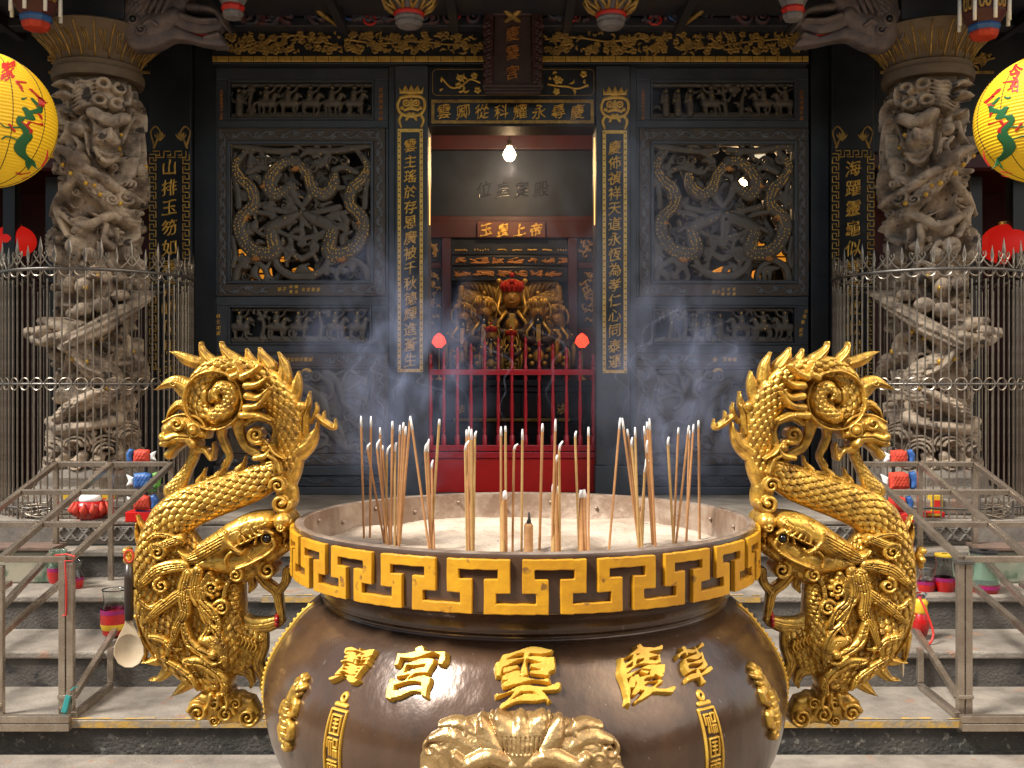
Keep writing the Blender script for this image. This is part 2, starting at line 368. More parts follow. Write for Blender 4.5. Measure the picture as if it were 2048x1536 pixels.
        E = np.vstack(E); SQ = np.stack([E[:, 1], E[:, 0], E[:, 0] + n, E[:, 1] + n], 1)
        return npmesh(name, np.vstack([VF, VB]), np.vstack([Q, (Q + n)[:, ::-1], SQ]))

def flat(Y, Y0=None, k=None):
    """photo pixels measured at depth Y0 -> plane at Y, heights towards the viewer"""
    Y0 = Y0 or Y; k = k or Y0 / F
    return lambda x, y, h: ((x - CX) * Y0 / F, Y - h * k + 0 * x, CAMZ - (y - CY) * Y0 / F)

# ------------------------------------------------------------------ lettering: glyph outlines of Blender's own font, swelled into brush strokes
_gl = {}
def glyph(ch, bold=2.0, step=2.4, brush=2.0):
    """-> vertices (x, y up, h 0..1) in units of the em, quads; strokes swell and taper like a brush's"""
    key = (ch, bold, step, brush)
    if key in _gl: return _gl[key]
    c = bpy.data.curves.new('g', 'FONT'); c.body = ch; c.resolution_u = 4; c.fill_mode = 'NONE'
    o = bpy.data.objects.new('g', c); COL.objects.link(o)
    me = bpy.data.meshes.new_from_object(o.evaluated_get(bpy.context.evaluated_depsgraph_get()))
    V = np.array([v.co[:2] for v in me.vertices]).reshape(-1, 2) * 100; Ed = np.array([e.vertices[:] for e in me.edges], int).reshape(-1, 2)
    COL.objects.unlink(o); bpy.data.objects.remove(o); bpy.data.curves.remove(c); bpy.data.meshes.remove(me)
    if len(Ed) == 0: _gl[key] = (np.zeros((0, 3)), []); return _gl[key]
    V -= (V.max(0) + V.min(0)) / 2
    R = Relief(V[:, 0].min() - 6, V[:, 1].min() - 6, V[:, 0].max() + 6, V[:, 1].max() + 6, step); x, y = R.X, R.Y
    d = np.full(x.shape, 1e9); ins = np.zeros(x.shape, bool)
    for a, b in Ed:
        ax, ay = V[a]; bx, by = V[b]; dx, dy = bx - ax, by - ay
        t = np.clip(((x - ax) * dx + (y - ay) * dy) / (dx * dx + dy * dy + 1e-9), 0, 1); d = np.minimum(d, np.hypot(x - ax - t * dx, y - ay - t * dy))
        ins ^= ((ay > y) != (by > y)) & (x < (bx - ax) * (y - ay) / (by - ay + 1e-12) + ax)
    ph = ord(ch) % 89
    R.D = np.where(ins, d, -d) + bold * (1 + .55 * np.sin(x * .11 + y * .07 + ph) + .35 * np.sin(y * .17 - x * .05 + ph * 2))
    R.H = np.clip(R.D / 3, 0, 1)
    def fn(x, y, h):
        return (x * .94 + y * .05 + brush * np.sin(y * .075 + ph) * .8) / 100, (y + x * .15 + brush * np.sin(x * .08 + ph * 1.3)) / 100, h
    me = R.mesh('g', fn, .0, 0.)
    P = np.empty(len(me.vertices) * 3, np.float32); me.vertices.foreach_get('co', P); Fc = [tuple(p.vertices) for p in me.polygons]; bpy.data.meshes.remove(me)
    _gl[key] = (P.reshape(-1, 3).astype(float), Fc); return _gl[key]
def letters(items, fn, bold=2.0, ex=.05, step=2.6, brush=2.0):
    """items: (char, x, y, size[, aspect]) in photo pixels (y down); fn(x, y, h)"""
    mb = MB()
    for it in items:
        ch, x, y, sz = it[:4]; asp = it[4] if len(it) > 4 else 1
        V, Fc = glyph(ch, bold, step, brush)
        if len(V): mb.add([fn(x + p[0] * sz * asp, y - p[1] * sz, p[2] * ex * sz) for p in V], Fc)
    return mb
def pt(fn): return lambda x, y, h: tuple(float(q) for q in fn(np.float64(x), np.float64(y), np.float64(h)))

# ================================================================== THE SETTING: courtyard floor, steps, porch
def slab(name, m, x0, y0, z0, x1, y1, z1, bevel=.012):
    o = MB().box(x0, y0, z0, x1, y1, z1).build(name, m, None, bevel=bevel); return tag(o, kind='structure')
slab('ground', 'granite', -40, -40, -.4, 40, 4.38, 0, 0)
# unseen walls added behind and beside the viewer, for darker reflections and contrast
for (x0, y0, x1, y1, h) in ((-11, -9, 11, -8.6, 6.0), (-11.4, -8.6, -11, 4.0, 3.6), (11, -8.6, 11.4, 4.0, 3.6)):
    tag(MB().box(x0, y0, 0, x1, y1, h).build('added_courtyard_wall', 'courtyard', None), kind='structure')
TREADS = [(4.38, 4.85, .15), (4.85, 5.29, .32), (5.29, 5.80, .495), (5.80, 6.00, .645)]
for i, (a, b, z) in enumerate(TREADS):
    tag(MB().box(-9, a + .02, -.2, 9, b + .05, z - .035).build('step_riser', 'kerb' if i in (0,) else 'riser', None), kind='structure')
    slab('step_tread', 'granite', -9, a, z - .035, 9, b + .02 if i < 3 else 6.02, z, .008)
tag(MB().box(-9, 6.0 - .012, .655, 9, 6.1, .765).build('porch_edge_stone', 'carvedriser', None, bevel=.01), kind='structure')
slab('porch_floor', 'granite', -9, 5.985, .766, 9, 14, .80, .01)
# worn yellow paint on the step edges between the railings and behind the burner
for (z, y, x0, x1) in ((.15, 4.38, -1.93, 1.95), (.495, 5.29, -1.3, 1.3)):
    mb = MB(); n = 60
    for i in range(n):
        a = x0 + (x1 - x0) * i / n; b = x0 + (x1 - x0) * (i + 1) / n; wob = .020 + .010 * math.sin(i * 1.7) + .006 * math.sin(i * 4.1)
        mb.add([(a, y - .003, z - .033), (b, y - .003, z - .033), (b, y - .003, z - .004), (a, y - .003, z - .004)], [(0, 1, 2, 3)])
        mb.add([(a, y + .004, z + .003), (b, y + .004, z + .003), (b, y + wob, z + .003), (a, y + wob, z + .003)], [(0, 1, 2, 3)])
    tag(mb.build('step_edge_paint', 'yellowline', None), kind='structure')
# interlaced carving on the porch edge stones beside the stairs
for (a, b) in ((-2.72, -1.85), (1.85, 2.72)):
    R = Relief((a) / .003, 0, (b) / .003, 100 / .9, 1.2); r_ = random.Random(3)
    x = a / .003 + 6
    while x < b / .003 - 10:
        R.stroke([(x, 10, 3), (x + 22, 92, 3)], 2.4); R.stroke([(x + 22, 10, 3), (x, 92, 3)], 2.4); R.spiral(x + 11, 30, 9, 1.2, .3, 2, cw=r_.choice((-1, 1))); R.spiral(x + 11, 74, 9, 1.2, .3, 2)
        x += 26
    me = R.mesh('porch_edge_carving', lambda x, y, h: (x * .003, 5.986 - h * .003 + 0 * x, .768 - y * .001), 1, 0)
    tag(link('porch_edge_carving', me, 'carvedriser', None, smooth=True), kind='structure')

# ================================================================== THE INCENSE BURNER
BX, BY = wx(1049, 2.683), 2.683                                    # its axis
censer = thing('incense_burner', 'huge round brown bronze incense burner with gold dragon handles and a yellow key pattern rim', 'incense burner', (BX, BY, 0))
PROF = [(.30, .28), (.42, .31), (.52, .40), (.58, .52), (.616, .638), (.6465, .701), (.6646, .766), (.6706, .829), (.6585, .890), (.628, .948), (.60, .985), (.5795, 1.0115), (.553, 1.035), (.532, 1.047), (.522, 1.052), (.521, 1.062), (.530, 1.068), (.531, 1.08), (.541, 1.10), (.562, 1.118), (.588, 1.126)]
PR = spline([(r, z, 1) for r, z in PROF], 5)[:, :2]
def rbody(z): return np.interp(z, PR[:, 1], PR[:, 0])
MB().lathe([(r, z) for r, z in PR], 128, (BX, BY)).build('bowl', 'bronze', censer, smooth=True, auto=50)
RIM = [(.588, 1.1265), (.594, 1.128), (.596, 1.134), (.597, 1.242), (.594, 1.249), (.588, 1.252), (.578, 1.252), (.573, 1.249), (.571, 1.238), (.570, 1.12), (.50, 1.10)]
MB().lathe(RIM[:5], 128, (BX, BY)).build('rim', 'bronze', censer, smooth=True, auto=40)
MB().lathe(RIM[4:8], 128, (BX, BY)).build('rim_lip', 'rimtop', censer, smooth=True, auto=40)
MB().lathe(RIM[7:], 128, (BX, BY)).build('inner_wall', 'innerwall', censer, smooth=True)
for i in range(24):
    a = i * 2 * math.pi / 24 + .1; MB().ball((BX + .568 * math.cos(a), BY + .568 * math.sin(a), 1.215 + .012 * math.sin(i * 3)), .006, 8, 6).build('rivet', 'rimtop', censer, smooth=True)
for i in range(3):
    a = math.radians(90 + 120 * i); c = (BX + .40 * math.cos(a), BY + .40 * math.sin(a))
    MB().tube([(c[0], c[1], .40), (c[0] + .05 * math.cos(a), c[1] + .05 * math.sin(a), .25), (c[0] + .02 * math.cos(a), c[1] + .02 * math.sin(a), .10), (c[0] + .06 * math.cos(a), c[1] + .06 * math.sin(a), 0)], [.11, .10, .065, .085], 16).build('leg', 'bronze', censer, smooth=True)
# key pattern: a continuous yellow ribbon round the rim, cut into cells, the dark T shapes left open
def meander():
    p = 2 * math.pi / 24; xs = [0, .078, .24, .26, .422, .5, .578, .74, .76, .922, 1.0]; vs = [0, .19, .36, .62, .81, 1]
    def dark(x, v):
        x = (x + .5) % 1 - .5
        if abs(x) < .26 and .19 < v < .36 or abs(x) < .078 and v > .36: return True
        y = (x + .5 + .5) % 1 - .5
        return abs(y) < .26 and .62 < v < .81 or abs(y) < .078 and v < .62
    z1, z0 = 1.2395, 1.127; V = []; Fq = []; ids = {}
    ph = -math.pi / 2 + math.asin((948.7 - 1049) / F * 2.083 / .6)
    def vid(i, j, lay):
        k = (i, j, lay)
        if k not in ids:
            a = ph + p * (i // 10 + xs[i % 10]); z = z1 + (z0 - z1) * vs[j]; r = .5955 if lay == 0 else .6065
            wob = .0007 * math.sin(i * 2.3 + j * 1.7)
            ids[k] = len(V); V.append((BX + r * math.cos(a + wob), BY + r * math.sin(a + wob), z + wob))
        return ids[k]
    N = 240; cell = {}
    for i in range(N):
        for j in range(5):
            xm = (xs[i % 10] + xs[i % 10 + 1]) / 2; cell[i, j] = not dark(xm, (vs[j] + vs[j + 1]) / 2)
    for (i, j), on in cell.items():
        if not on: continue
        q = lambda l: [vid(i, j + 1, l), vid((i + 1) % N, j + 1, l), vid((i + 1) % N, j, l), vid(i, j, l)]
        a, b = q(1), q(0); Fq.append(tuple(a))
        for (di, dj, k0, k1) in ((0, 1, 0, 1), (1, 0, 1, 2), (0, -1, 2, 3), (-1, 0, 3, 0)):
            if not cell.get(((i + di) % N, j + dj), False): Fq.append((a[k0], b[k0], b[k1], a[k1]))
    me = bpy.data.meshes.new('key_pattern_band'); me.from_pydata(V, [], Fq); me.validate()
    link('key_pattern_band', me, 'yellow', censer, bevel=.0018)
meander()

def on_body(x, y):                                                  # photo ray meets the turned body: angle and height
    d = np.array([(x - CX) / F, 1, -(y - CY) / F]); t = 1.2
    for _ in range(4000):
        p = d * t; z = CAMZ + p[2]; r = math.hypot(p[0] - BX, p[1] - BY)
        if z < 1.126 and r < rbody(z): break
        t += .0008
    return math.atan2(p[1] - BY, p[0] - BX), z
def body_frame(x, y, tilt=0):
    a, z = on_body(x, y); r = float(rbody(z)); dr = float(rbody(z + .004) - rbody(z - .004)) / .008
    n = Vector((math.cos(a), math.sin(a), -dr)).normalized(); e = Vector((-math.sin(a), math.cos(a), 0)); u = n.cross(e)
    return Vector((BX + r * math.cos(a), BY + r * math.sin(a), z)), e, u, n
for ch, x, y, sz in (('寶', 712, 1333, .088), ('宮', 833, 1347, .118), ('雲', 1052, 1358, .128), ('慶', 1281, 1348, .118), ('草', 1385, 1333, .088)):
    o, e, u, n = body_frame(x, y); V, Fc = glyph(ch, 3.6, 1.3, 3.2)
    MB().add([tuple(o + e * (p[0] * sz * 1.16) + u * (p[1] * sz) + n * (-.004 + p[2] * .018)) for p in V], Fc).build('character', 'goldpaint', censer, smooth=True, auto=35)
def wrap_body(cx, cy, k, dz=0):                                           # relief pixels round (cx, cy) -> burner wall
    a0, z0 = on_body(cx, cy); r0 = float(rbody(z0))
    def fn(x, y, h):
        z = z0 + dz - (y - cy) * k; a = a0 + (x - cx) * k / r0; r = rbody(z) + h * k * .8
        return BX + r * np.cos(a), BY + r * np.sin(a), z
    return fn
# lion mask on the belly
def lion_mask():
    R = Relief(815, 1395, 1268, 1680, 1.4); r_ = random.Random(5)
    R.poly([(835, 1500), (850, 1462), (890, 1432), (950, 1416), (1010, 1410), (1060, 1410), (1120, 1416), (1190, 1440), (1232, 1475), (1250, 1520), (1246, 1590), (1210, 1650), (1040, 1676), (870, 1650), (838, 1590)], 2, 60, 26)
    for sx in (-1, 1):
        X = lambda v: 1041 + sx * v
        R.stroke([(X(8), 1470, 20), (X(24), 1440, 24), (X(44), 1416, 12)], 16, 30); R.stroke([(X(40), 1480, 14), (X(66), 1450, 20), (X(80), 1420, 9)], 16, 22)
        R.stroke([(X(22), 1494, 14), (X(60), 1484, 17), (X(104), 1502, 15), (X(126), 1486, 9)], 18, 30)        # brow
        R.stroke([(X(100), 1470, 12), (X(140), 1452, 16), (X(180), 1462, 9)], 14, 16); R.stroke([(X(90), 1446, 10), (X(130), 1432, 12), (X(165), 1436, 7)], 12, 14)
        R.spiral(X(178), 1480, 24, 1.4, .3, 13, 12, a0=2 + sx, cw=sx); R.spiral(X(150), 1500, 18, 1.3, .3, 12, 16, cw=-sx)
        R.spiral(X(186), 1530, 20, 1.4, .3, 13, 12, cw=-sx); R.spiral(X(178), 1580, 22, 1.4, .3, 13, 12, cw=sx); R.spiral(X(150), 1625, 22, 1.4, .3, 13, 12, cw=-sx)
        R.ball(X(74), 1530, 24, 16, 20); R.ring(X(74), 1530, 27, 6, 9, 20); R.ball(X(74), 1532, 9, 6, 36)
        R.stroke([(X(14), 1500, 14), (X(18), 1540, 18), (X(32), 1572, 20)], 12, 40); R.stroke([(X(40), 1600, 16), (X(90), 1590, 20), (X(120), 1560, 12)], 16, 24)
        for k in range(4): R.stroke([(X(60 + k * 26), 1412 + k * 7, 4), (X(50 + k * 30), 1440 + k * 4, 8), (X(66 + k * 30), 1470, 4)], 9, 17)
        for k in range(5): R.ball(X(196 - k * 3), 1500 + k * 13, 7, 6, 8)
    R.stroke([(1041, 1420, 15), (1041, 1450, 26), (1041, 1490, 22), (1041, 1540, 22), (1041, 1585, 34)], 18, 32)
    R.stroke([(980, 1620, 12), (1041, 1640, 16), (1102, 1620, 12)], 12, 28)
    for k in range(9): R.groove([(1006 + k * 9, 1446), (1010 + k * 8, 1474)], 2.2, 5)
    R.noise(r_, 1.6, 700, 3, 9)
    return R.mesh('lion_mask', wrap_body(1041, 1500, .00099, -.020), 2, None)
link('lion_mask', lion_mask(), 'maskgold', censer, smooth=True)
# little climbing lions and seal-script plates at the sides
for sx, cx, cy in ((1, 580, 1425), (-1, 1537, 1402)):
    R = Relief(cx - 40, cy - 75, cx + 40, cy + 75, 1.1); r_ = random.Random(cx); X = lambda v: cx + sx * v
    R.stroke([(X(8), cy - 44, 17), (X(0), cy - 14, 13), (X(-4), cy + 16, 15), (X(0), cy + 44, 9)], 13, 3, pw=.4); R.ball(X(14), cy - 54, 17, 14, 4)
    for q in range(7): R.ball(X(14 + 17 * math.cos(q * .9)), cy - 54 + 17 * math.sin(q * .9), 6, 8, 5)
    R.ball(X(24), cy - 52, 6, 6, 16); R.ring(X(16), cy - 60, 4, 2, 5, 16)
    for p in (((4, -30, 9), (24, -24, 8), (28, -8, 6), (18, -2, 7)), ((0, -20, 8), (-20, -14, 7), (-24, 2, 6)), ((0, 16, 11), (20, 20, 9), (22, 38, 7), (10, 44, 7)), ((-6, 22, 10), (-22, 34, 8), (-18, 54, 7), (-6, 58, 6)), ((0, 44, 5), (10, 62, 6), (-2, 72, 5), (-12, 66, 3))): R.stroke([(X(u), cy + v, r) for u, v, r in p], 8, 4, pw=.4)
    for q in range(6): R.groove([(X(-10), cy - 28 + 12 * q), (X(10), cy - 24 + 12 * q)], 1.6, 5)
    R.noise(r_, 1.5, 160, 2, 5)
    link('climbing_lion', R.mesh('climbing_lion', wrap_body(cx, cy, .00115), 4, .2), 'gold', censer, smooth=True)
def seal_plate(cx, top, rows, lean):
    R = Relief(cx - 32, top - 6, cx + 32, top + 236, .9); k = lambda y: cx + lean * (y - top) * .05
    R.ring(cx - lean, top + 10, 7, 3.4, 4); R.stroke([(cx - 16, top + 24, 4), (cx + 16, top + 24, 4)], 4)
    for yy in np.linspace(top + 30, top + 230, 30): pass
    R.stroke([(cx - 22, top + 34, 2.6), (k(top + 230) - 24, top + 230, 2.6)], 4); R.stroke([(cx + 22, top + 34, 2.6), (k(top + 230) + 24, top + 230, 2.6)], 4)
    R.stroke([(cx - 22, top + 34, 2.6), (cx + 22, top + 34, 2.6)], 4); R.stroke([(k(top + 230) - 24, top + 230, 2.6), (k(top + 230) + 24, top + 230, 2.6)], 4)
    y = top + 44
    for row in rows:
        for (x0, y0, x1, y1) in row: R.stroke([(k(y) + x0, y + y0, 2.1), (k(y) + x1, y + y1, 2.1)], 3.4)
        y += 46
    return R.mesh('seal_plate', wrap_body(cx, top + 90, .00103), 3, .1)
G1 = [(-13, 0, 13, 0), (-13, 0, -13, 32), (13, 0, 13, 32), (-6, 8, 6, 8), (-6, 16, 6, 16), (-6, 24, 6, 24), (0, 8, 0, 36), (-13, 36, 13, 36)]
G2 = [(-14, 0, -2, 0), (-14, 0, -14, 18), (-8, 6, -8, 34), (-2, 6, -2, 34), (4, 0, 4, 16), (4, 0, 14, 0), (14, 0, 14, 16), (4, 16, 14, 16), (4, 22, 14, 22), (4, 22, 4, 36), (14, 22, 14, 36), (9, 22, 9, 36)]
G3 = [(-13, 0, 13, 0), (0, 0, 0, 38), (-13, 8, -13, 38), (13, 8, 13, 38), (-13, 8, 13, 8), (-6, 14, -6, 32), (6, 14, 6, 32)]
link('seal_plate', seal_plate(670, 1388, (G1, G2, G3, G1), -1), 'goldpaint', censer, smooth=True)
link('seal_plate', seal_plate(1423, 1386, (G2, G1, G3, G2), 1), 'goldpaint', censer, smooth=True)
for s in (-1, 1):                                                   # beaded seams on the flanks
    mb = MB(); zz = np.linspace(.62, 1.04, 70); a = math.pi / 2 + s * (math.pi / 2 + .16)
    mb.tube([(BX + (rbody(z) + .001) * math.cos(a), BY + (rbody(z) + .001) * math.sin(a), z) for z in zz], .0045, 6)
    for z in zz[::2]: mb.ball((BX + (rbody(z) + .004) * math.cos(a - s * .012), BY + (rbody(z) + .004) * math.sin(a - s * .012), z), .0055, 8, 5)
    mb.build('beaded_seam', 'goldpaint', censer, smooth=True)

# ash bed
R = Relief(-58, -58, 58, 58, 1.0, solid=True); R.noise(random.Random(2), 1.3, 300, 3, 14); R.noise(random.Random(5), .8, 900, 1.2, 3)
R.D = 57.1 - np.hypot(R.X, R.Y); R.H += .02 * np.hypot(R.X, R.Y) - np.where(R.X > 10, 0, .0)
tag(link('ash_bed', R.mesh('ash_bed', lambda x, y, h: (BX + x * .01, BY + y * .01, 1.168 + h * .006), 0, None), 'ash', None, smooth=True), kind='stuff')

# ------------------------------------------------------------------ dragon handles
def dragon(mirror):
    handle = thing('dragon_handle', None, None, (0, 0, 0)); handle.parent = censer; ROOT[handle.name] = ROOT[censer.name]
    K = BY / F
    def fn(x, y, h):
        xx = 2 * 1049 - x if mirror else x
        return (xx - CX) * K, BY - h * K * 1.15 + 0 * x, CAMZ - (y - CY) * K
    A = lambda *t: (240 + .2864 * t[0], 660 + .2864 * t[1], *[v * .2864 for v in t[2:]])
    B = lambda *t: (240 + .2995 * t[0], 1000 + .2995 * t[1], *[v * .2995 for v in t[2:]])
    def L(f, *p): return [f(*q) for q in p]
    def put(R, name, m='gold', th=8, back=.7):
        me = R.mesh(name, fn, th, back)
        if mirror: me.flip_normals()
        return link(name, me, m, handle, smooth=True)
    ST = 1.25
    # --- tail: one thick scaled spiral coil over the rim
    R = Relief(300, 700, 640, 960, ST)
    R.stroke(L(A, (1170, 960, 82), (1195, 800, 88), (1190, 680, 100), (1160, 560, 118), (1085, 430, 118), (970, 325, 104), (830, 270, 86), (690, 268, 80), (585, 335, 76), (548, 450, 74), (590, 560, 72), (690, 595, 68), (770, 545, 62)), None, 2, scale=12, sa=8)
    R.stroke(L(A, (690, 595, 60), (780, 540, 66), (805, 445, 66), (740, 400, 50), (700, 440, 34), (720, 480, 22)), 19, 12, scale=9, sa=6)
    R.poly([A(682 + 200 * math.cos(q), 490 + 200 * math.sin(q)) for q in np.linspace(0, 6.28, 25)[:-1]], 3, 10, 3); R.ball(*A(640, 460, 60)[:3], 9, 10); R.groove(L(A, (870, 350), (790, 340), (690, 350), (640, 420)), 3, 9); R.groove(L(A, (640, 420), (640, 500), (690, 540)), 3, 9)
    R.ring(*A(682, 490)[:2], 58, 2.8, 5, 20)
    for a, b, c in (((900, 330), (960, 300), (1020, 250)), ((930, 390), (1000, 380), (1075, 330)), ((935, 460), (1010, 470), (1090, 400)), ((925, 540), (1010, 520), (1080, 430)), ((900, 590), (1000, 590), (1100, 625)), ((830, 330), (880, 300), (860, 235))):
        R.stroke(L(A, (*a, 30), (*b, 22), (*c, 5)), 12, 34)
    R.noise(random.Random(1 + mirror), .8, 500, 2, 5); R.engrave(random.Random(11 + mirror), 120, 2)
    put(R, 'tail_coil')
    # --- spikes of the tail
    R = Relief(300, 670, 690, 920, 1.0)
    for p in (((560, 235, 34), (470, 205, 30), (410, 170, 16), (366, 153, 3)), ((650, 240, 40), (600, 180, 26), (575, 130, 14), (574, 85, 3)), ((800, 225, 46), (755, 170, 26), (722, 125, 14), (716, 82, 3)), ((930, 235, 30), (900, 180, 17), (888, 130, 3)), ((1050, 265, 44), (1000, 190, 26), (980, 125, 4)), ((1150, 345, 42), (1150, 250, 26), (1112, 155, 3)), ((1215, 450, 40), (1240, 370, 26), (1252, 288, 3)), ((1260, 590, 34), (1310, 530, 22), (1330, 430, 3)),
              ((490, 420, 58), (400, 365, 36), (330, 380, 20), (266, 416, 3)), ((520, 560, 38), (430, 520, 28), (365, 570, 18), (338, 640, 4)), ((1240, 850, 60), (1320, 790, 42), (1370, 710, 18), (1385, 640, 3)), ((1340, 640, 12), (1375, 560, 13), (1372, 505, 2)), ((1375, 600, 15), (1440, 650, 19), (1500, 680, 14), (1505, 620, 2)), ((1425, 640, 12), (1425, 590, 9), (1432, 565, 2)), ((1290, 720, 26), (1300, 600, 22), (1330, 520, 3))):
        q = [(a, b, r * 1.35) for a, b, r in L(A, *p)]; R.stroke(q, None, 2); R.stroke([(a, b, r * .3) for a, b, r in q], 4, 4 + q[0][2] * .40)
    for c in ((1275, 530, 32),): R.ball(*A(*c), 8, 12)
    R.spiral(*A(395, 370)[:2], 7, 1.2, .35, 4, 14)
    put(R, 'spike_crest', th=5)
    # --- upper body and its fins
    R = Relief(262, 880, 610, 1130, ST)
    R.stroke(L(A, (1080, 990, 98), (960, 1065, 118), (800, 1125, 128), (640, 1180, 136), (500, 1235, 146), (390, 1310, 150), (330, 1430, 120)), None, 2, scale=13, sa=10)
    put(R, 'neck_body')
    R = Relief(380, 890, 540, 990, 1.0)
    for p in (((610, 1060, 40), (560, 1060, 30), (585, 1010, 16), (606, 958, 2)), ((720, 1035, 40), (690, 1020, 34), (735, 960, 18), (742, 895, 2)), ((860, 1000, 44), (830, 985, 34), (870, 930, 16), (886, 872, 2)), ((620, 1040, 14), (700, 1010, 16), (840, 985, 16), (930, 950, 10))):
        R.stroke(L(A, *p), None, 2); q = L(A, *p); R.stroke([(a, b, r * .3) for a, b, r in q], 3, 3 + q[0][2] * .45)
    put(R, 'back_fin', th=4)
    # --- struts, rings and clouds between coil and body
    R = Relief(420, 820, 620, 1050, 1.0)
    for p in (((710, 650, 44), (715, 740, 28), (740, 810, 26), (768, 880, 20), (735, 950, 24)), ((830, 640, 50), (850, 740, 34), (890, 820, 30), (960, 860, 30), (1010, 900, 34)), ((890, 650, 22), (960, 612, 26), (1060, 640, 24), (1095, 700, 26), (1090, 800, 40)), ((1150, 900, 50), (1080, 960, 44), (1020, 1030, 40), (1000, 1130, 30)), ((1060, 1010, 60), (1150, 1080, 75), (1175, 1180, 72), (1150, 1250, 45)), ((1200, 860, 90), (1190, 960, 85), (1180, 1060, 60)), ((1010, 790, 34), (1050, 840, 30))):
        R.stroke(L(A, *p), None, 2)
    R.spiral(*A(968, 728)[:2], 17, 1.5, .34, 8, 10, a0=1); R.ball(*A(1025, 820, 28)[:3], 7, 8)
    R.spiral(*A(1130, 1075)[:2], 16, 1.5, .3, 7, 22, a0=3); R.spiral(*A(1150, 1195)[:2], 19, 1.4, .3, 7, 22); R.ball(*A(1160, 1200, 24)[:3], 7, 26)
    R.stroke(L(A, (960, 890, 20), (1040, 870, 22), (1090, 800, 12)), 7, 12); R.stroke(L(A, (1070, 870, 14), (1120, 900, 18), (1150, 980, 12)), 8, 26); R.stroke(L(A, (1080, 800, 10), (1110, 850, 14), (1180, 890, 6)), 8, 28)
    put(R, 'cloud_scroll', th=6)
    # --- the small beaked creature behind the body
    R = Relief(315, 820, 440, 1010, .9)
    R.stroke(L(A, (365, 690, 58), (440, 650, 66), (540, 680, 64), (600, 720, 40)), 24, 2); R.stroke(L(A, (335, 740, 34), (360, 760, 44), (430, 740, 46), (500, 750, 40), (540, 790, 38)), 18, 12)
    R.stroke(L(A, (325, 790, 22), (350, 790, 26)), 10, 14); R.stroke(L(A, (355, 870, 32), (385, 830, 30), (430, 790, 34)), 14, 4)
    R.stroke(L(A, (535, 780, 34), (520, 880, 32), (480, 960, 34), (430, 1050, 50), (380, 1120, 66)), None, 2, scale=7, sa=3)
    R.stroke(L(A, (550, 830, 30), (610, 840, 22), (645, 890, 16), (655, 905, 8)), 10, 6); R.stroke(L(A, (655, 890, 14), (666, 820, 10), (660, 780, 2)), 6, 6)
    R.ball(*A(552, 695, 30)[:3], 10, 26); R.ring(*A(552, 695)[:2], 12, 3, 4, 24); R.spiral(*A(440, 648)[:2], 13, 1.2, .34, 7, 26); R.stroke(L(A, (330, 640, 10), (440, 590, 12), (560, 605, 12), (630, 680, 10), (625, 750, 8)), 6, 14)
    R.groove(L(A, (320, 770), (380, 765), (440, 742), (520, 745)), 1.6, 6)
    put(R, 'beaked_creature', th=6)
    # --- lower body: a scaled S behind mane and claws
    R = Relief(255, 1000, 560, 1440, ST)
    R.poly(L(B, (230, 60), (150, 200), (110, 380), (98, 520), (115, 680), (160, 850), (230, 1000), (350, 1120), (470, 1210), (600, 1275), (700, 1270), (800, 1150), (880, 1110), (950, 1000), (985, 900), (930, 840), (850, 800), (840, 560), (900, 500), (700, 430), (560, 300), (500, 210), (330, 100)), 2, 30, 9, scale=11.5, sa=8, ang=.3)
    R.stroke(L(B, (330, 120, 120), (240, 300, 112), (210, 500, 108), (230, 700, 110), (300, 880, 116), (420, 1040, 120), (560, 1150, 110), (660, 1200, 80)), 15, 3, scale=13, sa=10)
    R.stroke(L(B, (790, 560, 46), (780, 700, 60), (760, 850, 90), (720, 1000, 110), (660, 1130, 90)), 18, 6, scale=12, sa=9)
    for k in range(7): R.groove(L(B, (760 + 4 * k, 560 + 30 * k), (840 - 2 * k, 556 + 30 * k)), 1.6, 4)
    R.noise(random.Random(4 + mirror), .8, 900, 2, 5); R.engrave(random.Random(14 + mirror), 260, 3)
    put(R, 'scaled_body')
    # --- ragged belly spikes
    R = Relief(244, 1020, 440, 1400, 1.0)
    for p in (((150, 900, 30), (165, 1020, 22), (170, 1060, 8)), ((260, 1060, 44), (200, 1072, 20), (158, 1075, 3)), ((330, 1130, 46), (270, 1185, 24), (205, 1192, 3)), ((480, 1200, 50), (410, 1260, 28), (352, 1302, 3)), ((190, 240, 26), (150, 170, 18), (120, 100, 3)), ((150, 330, 20), (120, 230, 18), (118, 150, 3)), ((150, 330, 26), (120, 420, 20), (110, 560, 18), (120, 720, 18), (150, 880, 18), (230, 1020, 18), (350, 1140, 16), (500, 1230, 14)), ((60, 440, 18), (70, 380, 26), (55, 330, 18)), ((110, 770, 14), (140, 820, 20), (160, 850, 6))):
        R.stroke(L(B, *p), None, 2); q = L(B, *p); R.stroke([(a, b, r * .3) for a, b, r in q], 3, 3 + q[0][2] * .42)
    R.ball(*B(60, 395, 26)[:3], 8, 4); R.ball(*B(52, 335, 24)[:3], 8, 4)
    put(R, 'belly_fin', th=4)
    # --- dragon head biting the rim
    R = Relief(360, 1005, 605, 1190, .9)
    R.stroke(L(B, (1110, 130, 66), (1118, 128, 68)), 26, 10)
    R.stroke(L(B, (1000, 130, 66), (900, 165, 88), (800, 215, 92), (700, 270, 80), (600, 320, 66)), 27, 10)
    R.stroke(L(B, (600, 330, 62), (520, 370, 44), (470, 350, 26), (440, 320, 14)), 17, 12)                     # horn
    R.stroke(L(B, (1060, 250, 50), (980, 310, 70), (880, 370, 84), (780, 400, 78), (640, 400, 60), (560, 400, 40)), 19, 8)
    R.stroke(L(B, (1130, 300, 34), (1050, 350, 42), (960, 420, 46), (880, 470, 46), (800, 500, 40)), 14, 4)
